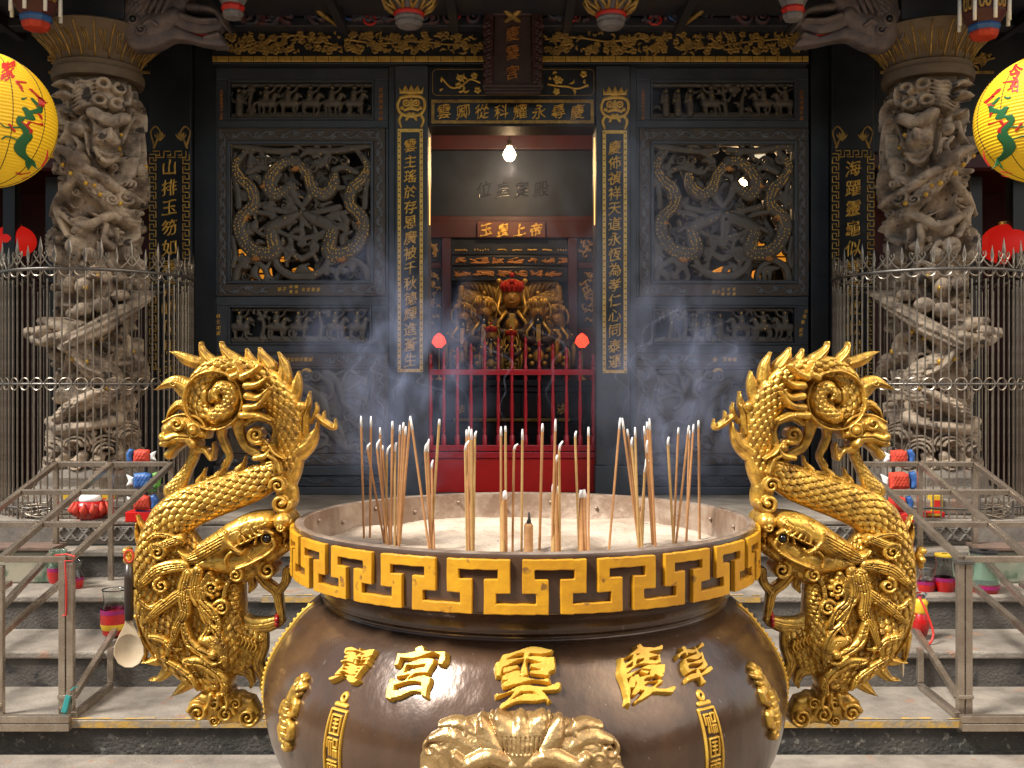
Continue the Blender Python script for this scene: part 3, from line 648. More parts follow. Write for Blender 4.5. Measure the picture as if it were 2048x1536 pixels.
    R.stroke(L(B, (1130, 220, 26), (1120, 190, 26)), 14, 8)
    R.stroke(L(B, (1060, 240, 16), (1070, 290, 14), (1000, 350, 14), (900, 400, 14), (820, 430, 12)), 8, 26)   # lip
    for k in range(5): R.stroke(L(B, (1015 - 30 * k, 130 + 10 * k, 8), (960 - 30 * k, 170 + 12 * k, 13), (1000 - 40 * k, 195 + 18 * k, 9), (940 - 40 * k, 225 + 18 * k, 4)), 6, 32)
    R.stroke(L(B, (760, 190, 14), (770, 250, 18), (820, 300, 16), (860, 320, 12)), 9, 32)                      # head band
    for k in range(5): R.groove(L(B, (740 - 6 * k, 215 + 22 * k), (600 - 8 * k, 290 + 26 * k), (500, 350 + 12 * k)), 1.3, 4)
    R.ring(*B(1020, 232)[:2], 10.5, 3, 7, 26)
    R.stroke(L(B, (1060, 200, 14), (1000, 180, 14), (960, 215, 10), (940, 270, 8)), 8, 28)
    R.stroke(L(B, (880, 300, 10), (850, 330, 14), (790, 320, 12), (750, 370, 12), (760, 420, 10)), 8, 26)
    R.spiral(*B(812, 475)[:2], 14, 1.5, .33, 8, 22, a0=-1); R.spiral(*B(1015, 445)[:2], 18, 1.5, .3, 8, 18, a0=-2, cw=-1)
    R.spiral(*B(1110, 160)[:2], 8, 1.2, .35, 4, 34)
    for k in range(4): R.stroke(L(B, (1120 - 26 * k, 250 + 14 * k, 9), (1118 - 26 * k, 285 + 14 * k, 3)), 5, 12)
    R.noise(random.Random(6 + mirror), .6, 300, 2, 4); R.engrave(random.Random(16 + mirror), 130, 2, 8, 24)
    put(R, 'head', th=12)
    xx = B(1020, 232); e = fn(np.float64(xx[0]), np.float64(xx[1]), np.float64(42)); MB().ball(tuple(map(float, e)), .0105, 14, 10).build('eye', 'eye', handle, smooth=True)
    # --- mane, beard, whiskers and scrolls streaming over the body
    R = Relief(268, 1060, 500, 1420, .9)
    for p in (((470, 410, 34), (380, 420, 40), (290, 450, 36), (210, 520, 24), (140, 572, 5)), ((480, 570, 26), (400, 630, 34), (310, 700, 28), (240, 760, 18), (206, 792, 4)), ((500, 470, 40), (470, 600, 42), (480, 720, 34), (430, 810, 28), (400, 900, 20), (360, 1000, 12), (372, 1030, 4)), ((560, 450, 34), (540, 560, 36), (560, 640, 34), (620, 700, 28), (670, 762, 8)), ((640, 470, 18), (600, 540, 20), (600, 640, 20), (660, 700, 22), (700, 790, 18), (690, 860, 12)), ((780, 500, 12), (745, 560, 12), (730, 640, 12), (715, 690, 11)), ((470, 800, 22), (500, 900, 30), (560, 960, 30), (640, 1000, 26)), ((440, 240, 30), (330, 280, 26), (270, 290, 20), (260, 340, 14)), ((560, 640, 14), (620, 780, 20), (690, 850, 24), (740, 960, 22), (740, 1060, 16)), ((480, 1040, 20), (580, 1050, 34), (680, 1110, 34), (740, 1180, 30), (730, 1250, 18))):
        q = [(a, b, r * 1.18) for a, b, r in L(B, *p)]; R.stroke(q, [0][0] + 11, 26, pw=.42)
        for o in (-.42, 0, .42): R.groove([(a + o * r * .8, b + o * r * .6) for a, b, r in q], 1.1, 4.2)
    for c in ((300, 325, 46, 1), (325, 545, 44, -1), (720, 690, 44, 1), (655, 560, 40, 1)): R.spiral(*B(c[0], c[1])[:2], c[2] * .36, 1.5, .32, 10, 26, cw=c[3], a0=c[0])
    for k in range(8):
        a = k * .785; R.ball(*B(655 + 46 * math.cos(a), 560 + 60 * math.sin(a), 20)[:3], 7, 26)
    R.ball(*B(670, 990, 30)[:3], 10, 36); R.stroke(L(B, (590, 900, 34), (670, 930, 56), (720, 1020, 50)), 15, 22); R.stroke(L(B, (600, 1000, 14), (660, 1050, 16), (725, 1035, 9)), 8, 34)
    for p in (((180, 640, 16), (250, 690, 20), (330, 640, 14)), ((250, 880, 20), (330, 900, 26), (400, 960, 18), (460, 960, 8)), ((330, 1020, 14), (430, 1080, 24), (520, 1150, 22), (560, 1230, 10)), ((600, 720, 26), (640, 800, 30), (600, 880, 18)), ((240, 240, 20), (300, 210, 24), (400, 230, 22), (470, 260, 14))):
        q = L(B, *p); R.stroke(q, 9, 24, pw=.42); R.groove(q, 1., 3.5)
    R.noise(random.Random(8 + mirror), .6, 300, 2, 4); R.engrave(random.Random(18 + mirror), 420, 2.6)
    put(R, 'mane', th=6, back=.1)
    # --- bracing stems and claws that hold the bowl
    R = Relief(470, 1120, 600, 1400, 1.0)
    for p in (((930, 490, 30), (980, 550, 34), (1050, 610, 32), (1070, 700, 26), (1085, 790, 18)), ((1120, 470, 30), (1110, 540, 28), (1065, 610, 26)), ((870, 480, 20), (890, 560, 26), (870, 610, 8)), ((800, 800, 60), (880, 830, 56), (980, 830, 50), (1050, 810, 40), (1085, 800, 24)), ((880, 860, 40), (900, 960, 40), (860, 1060, 34), (840, 1100, 26)), ((960, 880, 34), (960, 980, 34), (930, 1080, 40), (970, 1180, 34), (960, 1240, 22)), ((800, 1120, 40), (860, 1140, 34), (890, 1200, 22), (880, 1240, 10))):
        R.stroke(L(B, *p), None, 2); q = L(B, *p)
        for o in (-.3, .3): R.groove([(a + o * r, b + o * r) for a, b, r in q], .9, 2.4)
    for k in range(5): R.stroke(L(B, (840 + 22 * k, 880 + 10 * k, 9), (850 + 22 * k, 910 + 12 * k, 12), (830 + 22 * k, 950 + 12 * k, 4)), 7, 16)
    put(R, 'claw_brace', th=7)
    MB().tube([fn2 for fn2 in [tuple(map(float, fn(np.float64(B(1050 + 22 * math.cos(t) * .6, 800 + 40 * math.sin(t))[0]), np.float64(B(1050, 800 + 40 * math.sin(t))[1]), np.float64(18 * math.cos(t))))) for t in np.linspace(0, 6.28, 14)]], .006, 6).build('red_string', 'wax', handle, smooth=True)
    # --- clouds at the foot
    R = Relief(372, 1350, 540, 1460, .9)
    R.poly(L(B, (480, 1330), (560, 1270), (680, 1260), (800, 1280), (900, 1310), (950, 1400), (945, 1470), (880, 1495), (780, 1470), (700, 1480), (600, 1455), (500, 1450), (462, 1400)), 2, 14, 10)
    for x, y, r, c in ((550, 1390, 62, 1), (735, 1400, 58, -1), (880, 1420, 60, 1), (660, 1330, 46, -1), (800, 1330, 44, 1), (660, 1440, 34, 1)): R.spiral(*B(x, y)[:2], r * .3, 1.6, .3, 9, 12, cw=c, a0=x)
    for k in range(3): R.stroke(L(B, (640 + 50 * k, 1270, 22), (630 + 60 * k, 1320, 18), (600 + 70 * k, 1370, 8)), 10, 14)
    put(R, 'cloud_foot', th=10)
    return handle
tag(dragon(False), 'golden coiled dragon handle, tail curled up at the left of the burner'); tag(dragon(True), 'golden coiled dragon handle, tail curled up at the right of the burner')

# ------------------------------------------------------------------ incense
ST_ = """722,832,728,1080;733,888,768,1085;742,836,740,1080;752,880,775,1086;760,855,770,1086;765,890,780,1086;774,890,772,1087;785,842,782,1087;790,885,790,1088;800,850,795,1088;807,848,797,1088;812,850,798,1088;821,832,800,1088;822,840,858,1093;849,885,862,1093;855,878,863,1093;879,838,862,1092;863,920,868,1093;933,858,938,1100;938,855,941,1100;943,858,944,1100;950,862,947,1100;930,882,934,1098;1002,855,1002,1101;1011,852,1012,1101;1028,892,1025,1102;1045,858,1043,1100;1085,850,1079,1102;1111,842,1104,1102;1118,884,1120,1101;1112,910,1113,1102;1150,862,1158,1102;1177,853,1177,1103;1162,980,1163,1102;1168,980,1170,1101;1240,840,1218,1100;1245,840,1278,1098;1255,862,1280,1098;1262,875,1284,1098;1270,855,1277,1097;1288,850,1308,1096;1294,845,1309,1095;1299,842,1311,1096;1292,880,1305,1096;1293,915,1278,1097;1335,875,1347,1090;1357,855,1347,1089;1378,850,1352,1090;1379,860,1373,1086;1387,852,1372,1086;1397,842,1399,1080;1290,920,1284,1097;1005,984,1005,1102;1010,982,1011,1102;1107,968,1107,1102;1113,970,1114,1102"""
GR = 'incense sticks burning in the ash'
def where_stick(x):
    return 'far left of' if x < 780 else 'left of' if x < 880 else 'centre left of' if x < 960 else 'centre of' if x < 1130 else 'centre right of' if x < 1200 else 'right of' if x < 1320 else 'far right of'
protos = {}; bunch = {}
for i, t in enumerate(ST_.split(';')):
    tx, ty, bx_, by_ = map(float, t.split(','))
    by_ += rng.uniform(-3, 3) - (abs(bx_ - 1049) > 200) * 4
    Yb = (CAMZ - 1.170) * F / (by_ - CY); Yt = Yb + rng.uniform(-.05, .04)
    pb = Vector(px(bx_, by_, Yb)); ptip = Vector(px(tx, ty, Yt)); d = ptip - pb; Ln = d.length
    thick = ty > 950; yel = rng.random() < .3
    key = (thick, yel, round(Ln, 2)); kind = 'thick burnt-down' if thick else 'yellow' if yel else 'orange-brown'
    lean = 'leaning left' if tx < bx_ - 8 else 'leaning right' if tx > bx_ + 8 else 'upright'
    lab = f'thin {kind} incense stick, {lean}, at the {where_stick(tx)} the ash' if not thick else f'{kind} incense stick stub in the ash before the {"centre left" if tx < 1049 else "centre right"} sticks'
    bunch[lab] = bunch.get(lab, 0) + 1
    o = thing('incense_stick', lab, 'incense stick', tuple(pb), GR)
    o.rotation_euler = Vector((0, 0, 1)).rotation_difference(d.normalized()).to_euler()
    r0 = .0058 if thick else rng.choice((.0032, .0036))
    if key not in protos:
        base = Matrix.Translation(pb); tipL = .02 if thick else rng.uniform(.012, .034); b = rng.choice([0, 0, .004, .010])
        stem = MB().tube([(0, 0, -.02), (0, 0, Ln - tipL)], r0, 7); s_o = stem.build('stem', 'sticky' if yel else 'stick', None, smooth=True, auto=50)
        a_o = MB().tube([(0, 0, Ln - tipL - .001), (b * .3, 0, Ln - tipL * .4), (b, b * .5, Ln)], [r0 * 1.02, r0 * .95, r0 * .6], 7).build('ash_tip', 'ashtip', None, smooth=True)
        protos[key] = (s_o, a_o); s_o.parent = o; a_o.parent = o
    else:
        for src in protos[key]:
            c = src.copy(); COL.objects.link(c); c.parent = o
c = px(1057, 1098, 2.60); o = thing('incense_candle', 'short thick brown ribbed incense candle with a burnt black tip in the ash', 'candle', c)
mb = MB(); prof = []
for k in range(14): prof += [(.0125, c[2] - .02 + k * .006), (.0112, c[2] - .02 + k * .006 + .003)]
MB().lathe(prof + [(.009, c[2] + .066)], 16, c[:2]).build('candle_body', mat('ribbed_incense', (.30, .14, .05), .7, 0, (.4, .22, .09), 60), o, smooth=True)
MB().tube([(c[0], c[1], c[2] + .06), (c[0] + .002, c[1], c[2] + .08), (c[0] + .001, c[1], c[2] + .094)], [.008, .0035, .002], 8).build('burnt_tip', 'char', o, smooth=True)

# ================================================================== THE TEMPLE HALL
YW = 7.40
hall = thing('temple_hall', 'dark stone temple front with carved dragon windows, gilded couplets and an open doorway', 'temple', (0, YW, .8))
def wall(name, m, x0, y0, x1, y1, Yf, Yb, bevel=.006): return MB().pbox(x0, y0, x1, y1, Yf, Yb, YW).build(name, m, hall, bevel=bevel)
# pilasters and jambs (top carried up above the picture, bottom on the porch)
BOT = 987.4; TOP = -40
for x0, x1, Yf, m in ((303, 386, 7.36, 'walldark'), (387, 431, 7.41, 'walldark'), (778, 791, 7.385, 'wall'), (1259, 1272, 7.385, 'wall'), (1623, 1659, 7.41, 'walldark'), (1660, 1744, 7.36, 'walldark')):
    wall('pilaster', m, x0, TOP, x1, BOT, Yf, 7.62)
for x0, x1 in ((792, 857), (1191, 1258)):
    wall('door_jamb', 'wall', x0, 136, x1, 930, 7.345, 7.65); wall('jamb_base', 'wall', x0 - 2, 930, x1 + 2, BOT, 7.325, 7.65)
wall('lintel', 'walldark', 857.3, 136, 1190.7, 255, 7.36, 7.64)
wall('upper_wall', 'walldark', 431.5, TOP, 1622.5, 64, 7.42, 7.6)
wall('frieze_beam', 'walldark', 431.5, 64.5, 1611, 135.5, 7.31, 7.6)
# outer bays beside the couplets
for x0, x1 in ((-420, 302), (1745, 2470)):
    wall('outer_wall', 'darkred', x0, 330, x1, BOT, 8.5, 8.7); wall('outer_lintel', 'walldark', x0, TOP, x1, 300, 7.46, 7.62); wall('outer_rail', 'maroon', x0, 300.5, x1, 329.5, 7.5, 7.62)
    s = 1 if x0 > 1000 else -1
    for k in range(3):
        a = 1990 + 90 * k if s > 0 else 40 - 90 * k
        wall('outer_post', 'walldark', a, 330, a + 26, BOT, 7.8, 7.9)

def bays(sx):
    X = lambda v: v if sx < 0 else 2049 - v                         # the right bay mirrors the left one
    def wl(name, m, x0, y0, x1, y1, Yf, Yb): return wall(name, m, min(X(x0), X(x1)), y0, max(X(x0), X(x1)), y1, Yf, Yb)
    def fr(name, m, o, i, Yf, Yb, bevel=.005):
        a, b = sorted((X(o[0]), X(o[2]))); c, d = sorted((X(i[0]), X(i[2])))
        return MB().frame((a, o[1], b, o[3]), (c, i[1], d, i[3]), Yf, Yb, YW).build(name, m, hall, bevel=bevel)
    G = lambda m, name, R, Yf, th, back=0, parent=hall: link(name, R.mesh(name, flatm(Yf), th, back), m, parent, smooth=True)
    def flatm(Y):
        f = flat(Y, YW)
        return f if sx < 0 else (lambda x, y, h: f(2049 - x, y, h))
    def GG(m, name, R, Yf, th, back=0, parent=hall):
        me = R.mesh(name, flatm(Yf), th, back)
        if sx > 0: me.flip_normals()
        return link(name, me, m, parent, smooth=True)
    seed = 11 if sx < 0 else 23; r_ = random.Random(seed)
    # stone frame of the bay
    fr('bay_frame', 'wall', (432, 136, 777, 256), (456, 160, 748, 240), 7.40, 7.56)
    wl('bay_rail', 'wall', 432, 256.5, 436, 592, 7.395, 7.56); wl('bay_rail', 'wall', 771, 256.5, 777, 592, 7.395, 7.56)
    wb = fr('window_border', 'border', (436.5, 257, 770.5, 592), (456, 283, 748, 568), 7.385, 7.56)
    fr('window_frame', 'wall', (456.4, 283.4, 747.6, 567.6), (462, 289, 742, 562), 7.372, 7.50, .003)
    fr('bay_frame', 'wall', (432, 592.5, 777, 706), (456, 611, 743, 690), 7.40, 7.56)
    fr('panel_frame', 'wall', (456.4, 611.4, 742.6, 689.6), (460, 615, 739, 686), 7.39, 7.5, .003)
    fr('panel_frame', 'wall', (456.4, 160.4, 747.6, 239.6), (460, 164, 744, 236), 7.39, 7.5, .003)
    wl('frieze_strip', 'border', 432, 706.5, 777, 733, 7.39, 7.56)
    fr('relief_frame', 'border', (432, 733.5, 777, 930), (456, 738, 742, 908), 7.385, 7.56)
    wl('relief_ground', 'carve', 456.3, 738.3, 741.7, 907.7, 7.415, 7.56)
    wl('plinth', 'wall', 430, 930.5, 779, 950, 7.35, 7.6); wl('plinth', 'wall', 432, 950.5, 777, 972, 7.37, 7.6); wl('plinth', 'wall', 428, 972.5, 781, BOT, 7.33, 7.6)
    for yy in (160, 611): wl('panel_back', 'walldark', 456, yy, 748, yy + 80, 7.52, 7.55)
    # scroll-work on the window border, strip, relief frame
    R = Relief(436, 256, 771, 592, 1.1)
    def vine(x0, y0, x1, y1, amp, per, r, ph=0):
        L_ = math.hypot(x1 - x0, y1 - y0); ux, uy = (x1 - x0) / L_, (y1 - y0) / L_; n = max(4, int(L_ / per * 6))
        R.stroke([(x0 + ux * L_ * i / n - uy * amp * math.sin(i * math.pi / 3 + ph), y0 + uy * L_ * i / n + ux * amp * math.sin(i * math.pi / 3 + ph), r) for i in range(n + 1)], 1.2, n=3)
        k = int(L_ / per * 2)
        for i in range(k):
            t = (i + .5) / k * L_; s = 1 if i % 2 else -1; cx, cy = x0 + ux * t + uy * amp * .35 * s, y0 + uy * t - ux * amp * .35 * s
            R.spiral(cx, cy, amp * .95 * r_.uniform(.8, 1.1), 1.25, .3, 1.2, 0, a0=r_.uniform(0, 6), cw=s)
            R.stroke([(cx, cy, r * .7), (cx + ux * amp + uy * amp * .5 * s, cy + uy * amp - ux * amp * .5 * s, r * 1.3), (cx + ux * amp * 1.6, cy + uy * amp * 1.6, .5)], 1.2)
    vine(759.5, 262, 759.5, 588, 6, 34, 1.8); vine(446.5, 262, 446.5, 588, 5, 34, 1.6, 1); vine(455, 270, 752, 270, 6.5, 46, 1.7); vine(455, 580, 540, 580, 6, 46, 1.7); vine(665, 580, 752, 580, 6, 46, 1.7)
    GG('scroll', 'border_scroll', R, 7.384, 1, 0, wb)
    R = Relief(432, 706, 777, 930, 1.1)
    vine(440, 719.5, 560, 719.5, 7, 40, 1.7); vine(650, 719.5, 772, 719.5, 7, 40, 1.7); vine(760, 740, 760, 926, 7, 44, 1.8); vine(444, 740, 444, 926, 6, 44, 1.8); vine(458, 919, 742, 919, 5.5, 44, 1.6); 
    GG('scroll', 'border_scroll', R, 7.386, 1, 0)
    R = Relief(432, 950, 777, 972, 1.0); vine(440, 961, 770, 961, 5, 60, 1.3); GG('wall', 'plinth_scroll', R, 7.369, .6, 0)
    # openwork window: four dragons coiling round the middle
    W = lambda *t: (420 + .2474 * t[0], 240 + .2474 * t[1], *[v * .2474 for v in t[2:]])
    R = Relief(458, 285, 746, 566, 1.0); dots = []
    def drg(*p):
        q = [W(*a) for a in p]; R.stroke(q, None, 3, scale=6, sa=2.0)
        P = spline(q, 8); acc = 0
        for i in range(1, len(P)):
            acc += math.hypot(*(P[i, :2] - P[i - 1, :2]))
            if acc > 3.4:
                acc = 0; tx, ty = P[i, :2] - P[i - 1, :2]; l = math.hypot(tx, ty) + 1e-6
                for o in (-.62, -.05, .5):
                    o += r_.uniform(-.12, .12); dots.append((P[i, 0] - ty / l * o * P[i, 2], P[i, 1] + tx / l * o * P[i, 2], 3 + P[i, 2] * .5 * math.sqrt(max(0, 1 - o * o))))
    for f in (lambda x, y, r: (x, y, r), lambda x, y, r: (1480 - x, y, r)):
        drg(*[f(*p) for p in ((245, 300, 28), (205, 380, 38), (255, 480, 46), (335, 560, 52), (350, 680, 50), (265, 770, 56), (235, 860, 58), (265, 960, 58), (330, 1040, 60), (430, 1080, 62), (520, 1060, 64), (505, 960, 58), (480, 880, 46))])
        drg(*[f(*p) for p in ((690, 330, 44), (600, 340, 44), (510, 420, 50), (470, 520, 56), (520, 600, 58), (600, 560, 40))] if f(0, 0, 0)[0] == 0 else [f(*p) for p in ((760, 360, 40), (690, 450, 44), (650, 560, 50), (560, 600, 54), (480, 520, 44), (470, 430, 26))])
        R.stroke([W(*f(*p)) for p in ((480, 880, 40), (560, 830, 50), (640, 800, 44), (710, 760, 26))], 6, 4); R.ball(*W(*f(600, 800, 20)), 3, 8)
        for p in (((440, 700, 26), (560, 730, 26), (700, 760, 22)), ((640, 520, 40), (680, 620, 30), (740, 700, 20)), ((300, 420, 24), (400, 380, 26), (480, 400, 26)), ((560, 900, 20), (620, 930, 20), (720, 960, 24), (740, 1010, 22)), ((400, 1090, 30), (320, 1130, 26), (230, 1190, 28), (200, 1290, 30)), ((520, 1120, 26), (560, 1200, 30), (660, 1260, 34), (760, 1260, 30)), ((180, 200, 24), (300, 220, 28), (420, 240, 26), (560, 250, 26), (690, 240, 24)), ((560, 250, 24), (640, 290, 22)), ((300, 230, 20), (250, 300, 24)), ((180, 420, 20), (220, 560, 24), (230, 700, 26)), ((180, 950, 22), (200, 1090, 20), (180, 1180, 24)), ((370, 740, 20), (480, 760, 22), (560, 800, 20)), ((380, 900, 16), (430, 870, 16), (480, 830, 18)), ((620, 1040, 22), (680, 1090, 26), (740, 1120, 26)), ((640, 960, 18), (660, 1050, 18), (620, 1130, 18)), ((740, 760, 24), (740, 900, 18), (760, 1000, 22)), ((330, 1130, 18), (420, 1180, 24), (460, 1260, 20), (440, 1300, 20))):
            R.stroke([W(*f(*q)) for q in p], None, 2)
        for c in ((830, 390), (400, 330), (280, 860), (600, 690), (480, 330)): R.spiral(*W(*f(*c, 0))[:2], 9, 1.2, .3, 4, 3, a0=r_.uniform(0, 6))
        for _ in range(40):
            x, y = r_.uniform(180, 740), r_.uniform(200, 1290); a = r_.uniform(0, 6.3); l = r_.uniform(60, 190)
            R.stroke([W(*f(x, y, 12)), W(*f(x + l * .5 * math.cos(a), y + l * .5 * math.sin(a), r_.uniform(20, 34))), W(*f(x + l * math.cos(a + .7), y + l * math.sin(a + .7), 10))], None, 1)
    for e in (((458, 287, 4), (746, 287, 4)), ((458, 564, 4), (746, 564, 4)), ((460, 285, 4), (460, 566, 4)), ((744, 285, 4), (744, 566, 4))): R.stroke(e, 2, 1)
    if sx > 0: R.D = np.minimum(R.D, np.hypot(R.X - 559, R.Y - 362) - 9)
    lat = GG('carve', 'dragon_lattice', R, 7.43, 5, .5)
    R2 = Relief(458, 285, 746, 566, 1.2)                            # a second, deeper layer of stems and clouds
    for _ in range(85):
        x, y = r_.uniform(462, 742), r_.uniform(288, 562); a = r_.uniform(0, 6.3); l = r_.uniform(20, 60); c = r_.uniform(-1.3, 1.3)
        R2.stroke([(x, y, 3.5), (x + l * .5 * math.cos(a), y + l * .5 * math.sin(a), r_.uniform(4, 9)), (x + l * math.cos(a + c), y + l * math.sin(a + c), 3)], None, 1)
    for _ in range(22): R2.spiral(r_.uniform(470, 735), r_.uniform(295, 555), r_.uniform(8, 16), 1.3, .3, 4, 2, a0=r_.uniform(0, 6), cw=r_.choice((-1, 1)))
    holes = ((532, 318, 10), (525, 543, 16), (604, 541, 18), (563, 517, 9), (486, 510, 9)) if sx < 0 else ((559, 362, 11), (536, 312, 10), (603, 543, 19), (526, 545, 17), (489, 512, 12), (529, 486, 9))
    for hx, hy, hr in holes: R2.D = np.minimum(R2.D, np.hypot(R2.X - hx, (R2.Y - hy) * 1.2) - hr)
    GG('carve', 'lattice_ground', R2, 7.485, 4, .3, lat)
    fn = pt(flatm(7.43)); mb = MB()
    for x, y, h in dots:
        if r_.random() < .8: mb.ball(fn(x, y, h + 5), r_.uniform(.0045, .0078), 6, 4)
    for _ in range(90):
        x, y = r_.uniform(462, 742), r_.uniform(290, 560); j, i = int((y - 285)), int((x - 458))
        if R.D[j, i] > 1.5: mb.ball(fn(x, y, R.H[j, i] + 5), r_.uniform(.004, .007), 6, 4)
    mb.build('gilt_stud', 'gilt', lat, smooth=True)['kind'] = 'stuff'
    for cx, cy, w_ in ((268, 765, 1), (372, 1100, .7), (690, 380, .6), (1215, 815, .6), (1060, 1110, .7), (440, 520, .6)):
        x, y = W(cx, cy)[:2]; Rm = Relief(x - 24, y - 20, x + 24, y + 20, .8)
        for k in range(5):
            a = -.9 + k * .5; Rm.stroke([(x, y, 4.5 * w_), (x + 8 * w_ * math.cos(a + 1.2), y + 8 * w_ * math.sin(a + 1.2), 4 * w_), (x + 17 * w_ * math.cos(a + 1.4), y + 15 * w_ * math.sin(a + 1.4), 1.6)], 2, 1)
        GG('copper', 'gilded_claw', Rm, 7.395, 2, 0, lat)
    # three carved scenes: riders, garden, and the big relief below
    def scene(y0, y1, x0, x1, Yf, dim):
        R = Relief(x0, y0, x1, y1, .9); H_ = y1 - y0
        R.stroke([(x0, y1 - 5, 7), ((x0 + x1) / 2, y1 - 7, 8), (x1, y1 - 5, 7)], 4); R.stroke([(x0, y0 + 3, 4), (x1, y0 + 3, 4)], 3)
        x = x0 + 16; gd = []
        while x < x1 - 10:
            k = r_.random(); yb = y1 - 9
            if k < .45:                                             # rider on a horse
                R.stroke([(x - 10, yb - H_ * .33, 8), (x + 12, yb - H_ * .33, 9)], 7, 3); R.stroke([(x + 12, yb - H_ * .36, 6), (x + 20, yb - H_ * .55, 5), (x + 27, yb - H_ * .5, 3.4)], 6, 3)
                for lx in (-13, -7, 10, 15): R.stroke([(x + lx, yb - H_ * .28, 4), (x + lx + r_.uniform(-5, 5), yb - H_ * .12, 2.6), (x + lx + r_.uniform(-3, 6), yb, 2.4)], 5, 2)
                R.stroke([(x, yb - H_ * .42, 7), (x + 1, yb - H_ * .62, 6)], 7, 4); R.ball(x + 2, yb - H_ * .74, 4.6, 6, 5); R.stroke([(x + 2, yb - H_ * .58, 3), (x + 14, yb - H_ * .66, 2.4), (x + 20, yb - H_ * .82, 1.6)], 4, 4)
                R.stroke([(x - 16, yb - H_ * .35, 3), (x - 24, yb - H_ * .28, 3), (x - 26, yb - H_ * .1, 1)], 4, 3); gd += [(x, yb - H_ * .5), (x + 2, yb - H_ * .72), (x + 18, yb - H_ * .55)]; x += 44
            elif k < .75:                                           # standing figure
                R.stroke([(x, yb, 7), (x, yb - H_ * .3, 7), (x, yb - H_ * .52, 6)], 7, 3); R.ball(x, yb - H_ * .66, 4.8, 6, 4); R.stroke([(x, yb - H_ * .48, 3.5), (x + 9, yb - H_ * .36, 3), (x + 6, yb - H_ * .6, 2)], 5, 4); gd += [(x, yb - H_ * .4), (x, yb - H_ * .64)]; x += 24
            else:                                                   # tree with a leafy top
                R.stroke([(x, yb, 5), (x + r_.uniform(-6, 6), yb - H_ * .4, 4), (x + r_.uniform(-10, 10), yb - H_ * .8, 3)], 5, 1)
                for _ in range(10): R.ball(x + r_.uniform(-20, 20), y0 + r_.uniform(3, H_ * .32), r_.uniform(3, 6), 4, 2)
                x += 30
        for _ in range(26):
            a = r_.uniform(0, 6.3); xx, yy = r_.uniform(x0, x1), r_.uniform(y0, y1); l = r_.uniform(8, 22)
            R.stroke([(xx, yy, 1.6), (xx + l * .5 * math.cos(a), yy + l * .5 * math.sin(a), 2.8), (xx + l * math.cos(a + .8), yy + l * math.sin(a + .8), 1)], None, 1)
        o = GG('carve', 'carved_scene', R, Yf, 3, .3); fn = pt(flatm(Yf)); mb = MB()
        for x, y in gd + [(r_.uniform(x0, x1), r_.uniform(y0, y1)) for _ in range(14)]:
            j, i = int((y - y0) / .9), int((x - x0) / .9)
            if 0 <= j < R.D.shape[0] and 0 <= i < R.D.shape[1] and R.D[j, i] > 1: mb.ball(fn(x, y, R.H[j, i] + 3), r_.uniform(.004, .008), 6, 4, (1, .6, 1))
        mb.build('gilt_stud', 'giltdim' if dim else 'gilt', o, smooth=True)['kind'] = 'stuff'
    scene(164, 236, 460, 744, 7.45, True); scene(615, 686, 460, 739, 7.45, False)
    R = Relief(457, 739, 741, 907, 1.0)
    R.stroke([(590, 765, 10), (640, 800, 13), (655, 850, 11), (690, 895, 8)], None, 2)
    Z = lambda x, y, r: (560 + .2149 * x, 680 + .2149 * y, r * .2149)
    for p in (((380, 340, 26), (460, 400, 34), (470, 520, 30), (400, 560, 26)), ((420, 300, 40), (520, 380, 34), (560, 480, 30), (590, 590, 26), (650, 640, 20)), ((400, 280, 20), (520, 320, 18), (620, 260, 20), (700, 300, 22), (790, 290, 24)), ((560, 460, 20), (600, 330, 18), (640, 290, 14)), ((600, 470, 20), (700, 420, 20), (790, 350, 30), (780, 400, 34)), ((580, 520, 20), (700, 520, 24), (800, 560, 22)), ((790, 400, 12), (810, 520, 14), (770, 620, 16), (790, 700, 12)), ((550, 780, 20), (640, 750, 22), (740, 830, 26), (740, 980, 28), (640, 1070, 26), (500, 1090, 24), (360, 1070, 22)), ((500, 740, 40), (560, 880, 44), (610, 1000, 40), (700, 1000, 44)), ((330, 1000, 30), (420, 960, 26), (430, 900, 22), (340, 880, 20), (290, 960, 18)), ((200, 480, 30), (300, 470, 34), (420, 520, 24)), ((220, 700, 60), (150, 800, 70), (40, 820, 70), (-120, 800, 60)), ((-200, 500, 60), (-320, 620, 60), (-380, 800, 50), (-300, 960, 40))):
        R.stroke([Z(*q) for q in p], None, 1)
    for x, y in ((240, 340), (330, 340)): R.ring(*Z(x, y, 0)[:2], 9, 4, 5, 3); R.ball(*Z(x, y, 24), 5, 4)
    R.poly([Z(*q, 0)[:2] for q in ((-60, 420), (120, 400), (220, 520), (200, 700), (60, 760), (-100, 700), (-140, 560))], 2, 20, 10, scale=9, sa=5)
    for _ in range(40):
        a = r_.uniform(0, 6.3); xx, yy = r_.uniform(460, 738), r_.uniform(742, 904); l = r_.uniform(10, 34)
        R.stroke([(xx, yy, 1.4), (xx + l * .5 * math.cos(a), yy + l * .5 * math.sin(a), 2.6), (xx + l * math.cos(a + .9), yy + l * math.sin(a + .9), .8)], 2.4, .6)
    for k in range(7): R.spiral(r_.uniform(470, 730), r_.uniform(830, 900), r_.uniform(9, 18), 1.5, .22, 3.4, 1, a0=k, cw=(-1) ** k)
    o = GG('carve', 'beast_relief', R, 7.412, 2, 0)
    fn = pt(flatm(7.405)); MB().prism([(614 + .01, 744)] + [(614 + 11 * math.cos(a), 746 - 10 * math.sin(a)) for a in np.linspace(.15, 2.99, 10)], lambda x, y, d: fn(x, y, d), 0, 6).build('gilt_sun', 'gilt', hall)
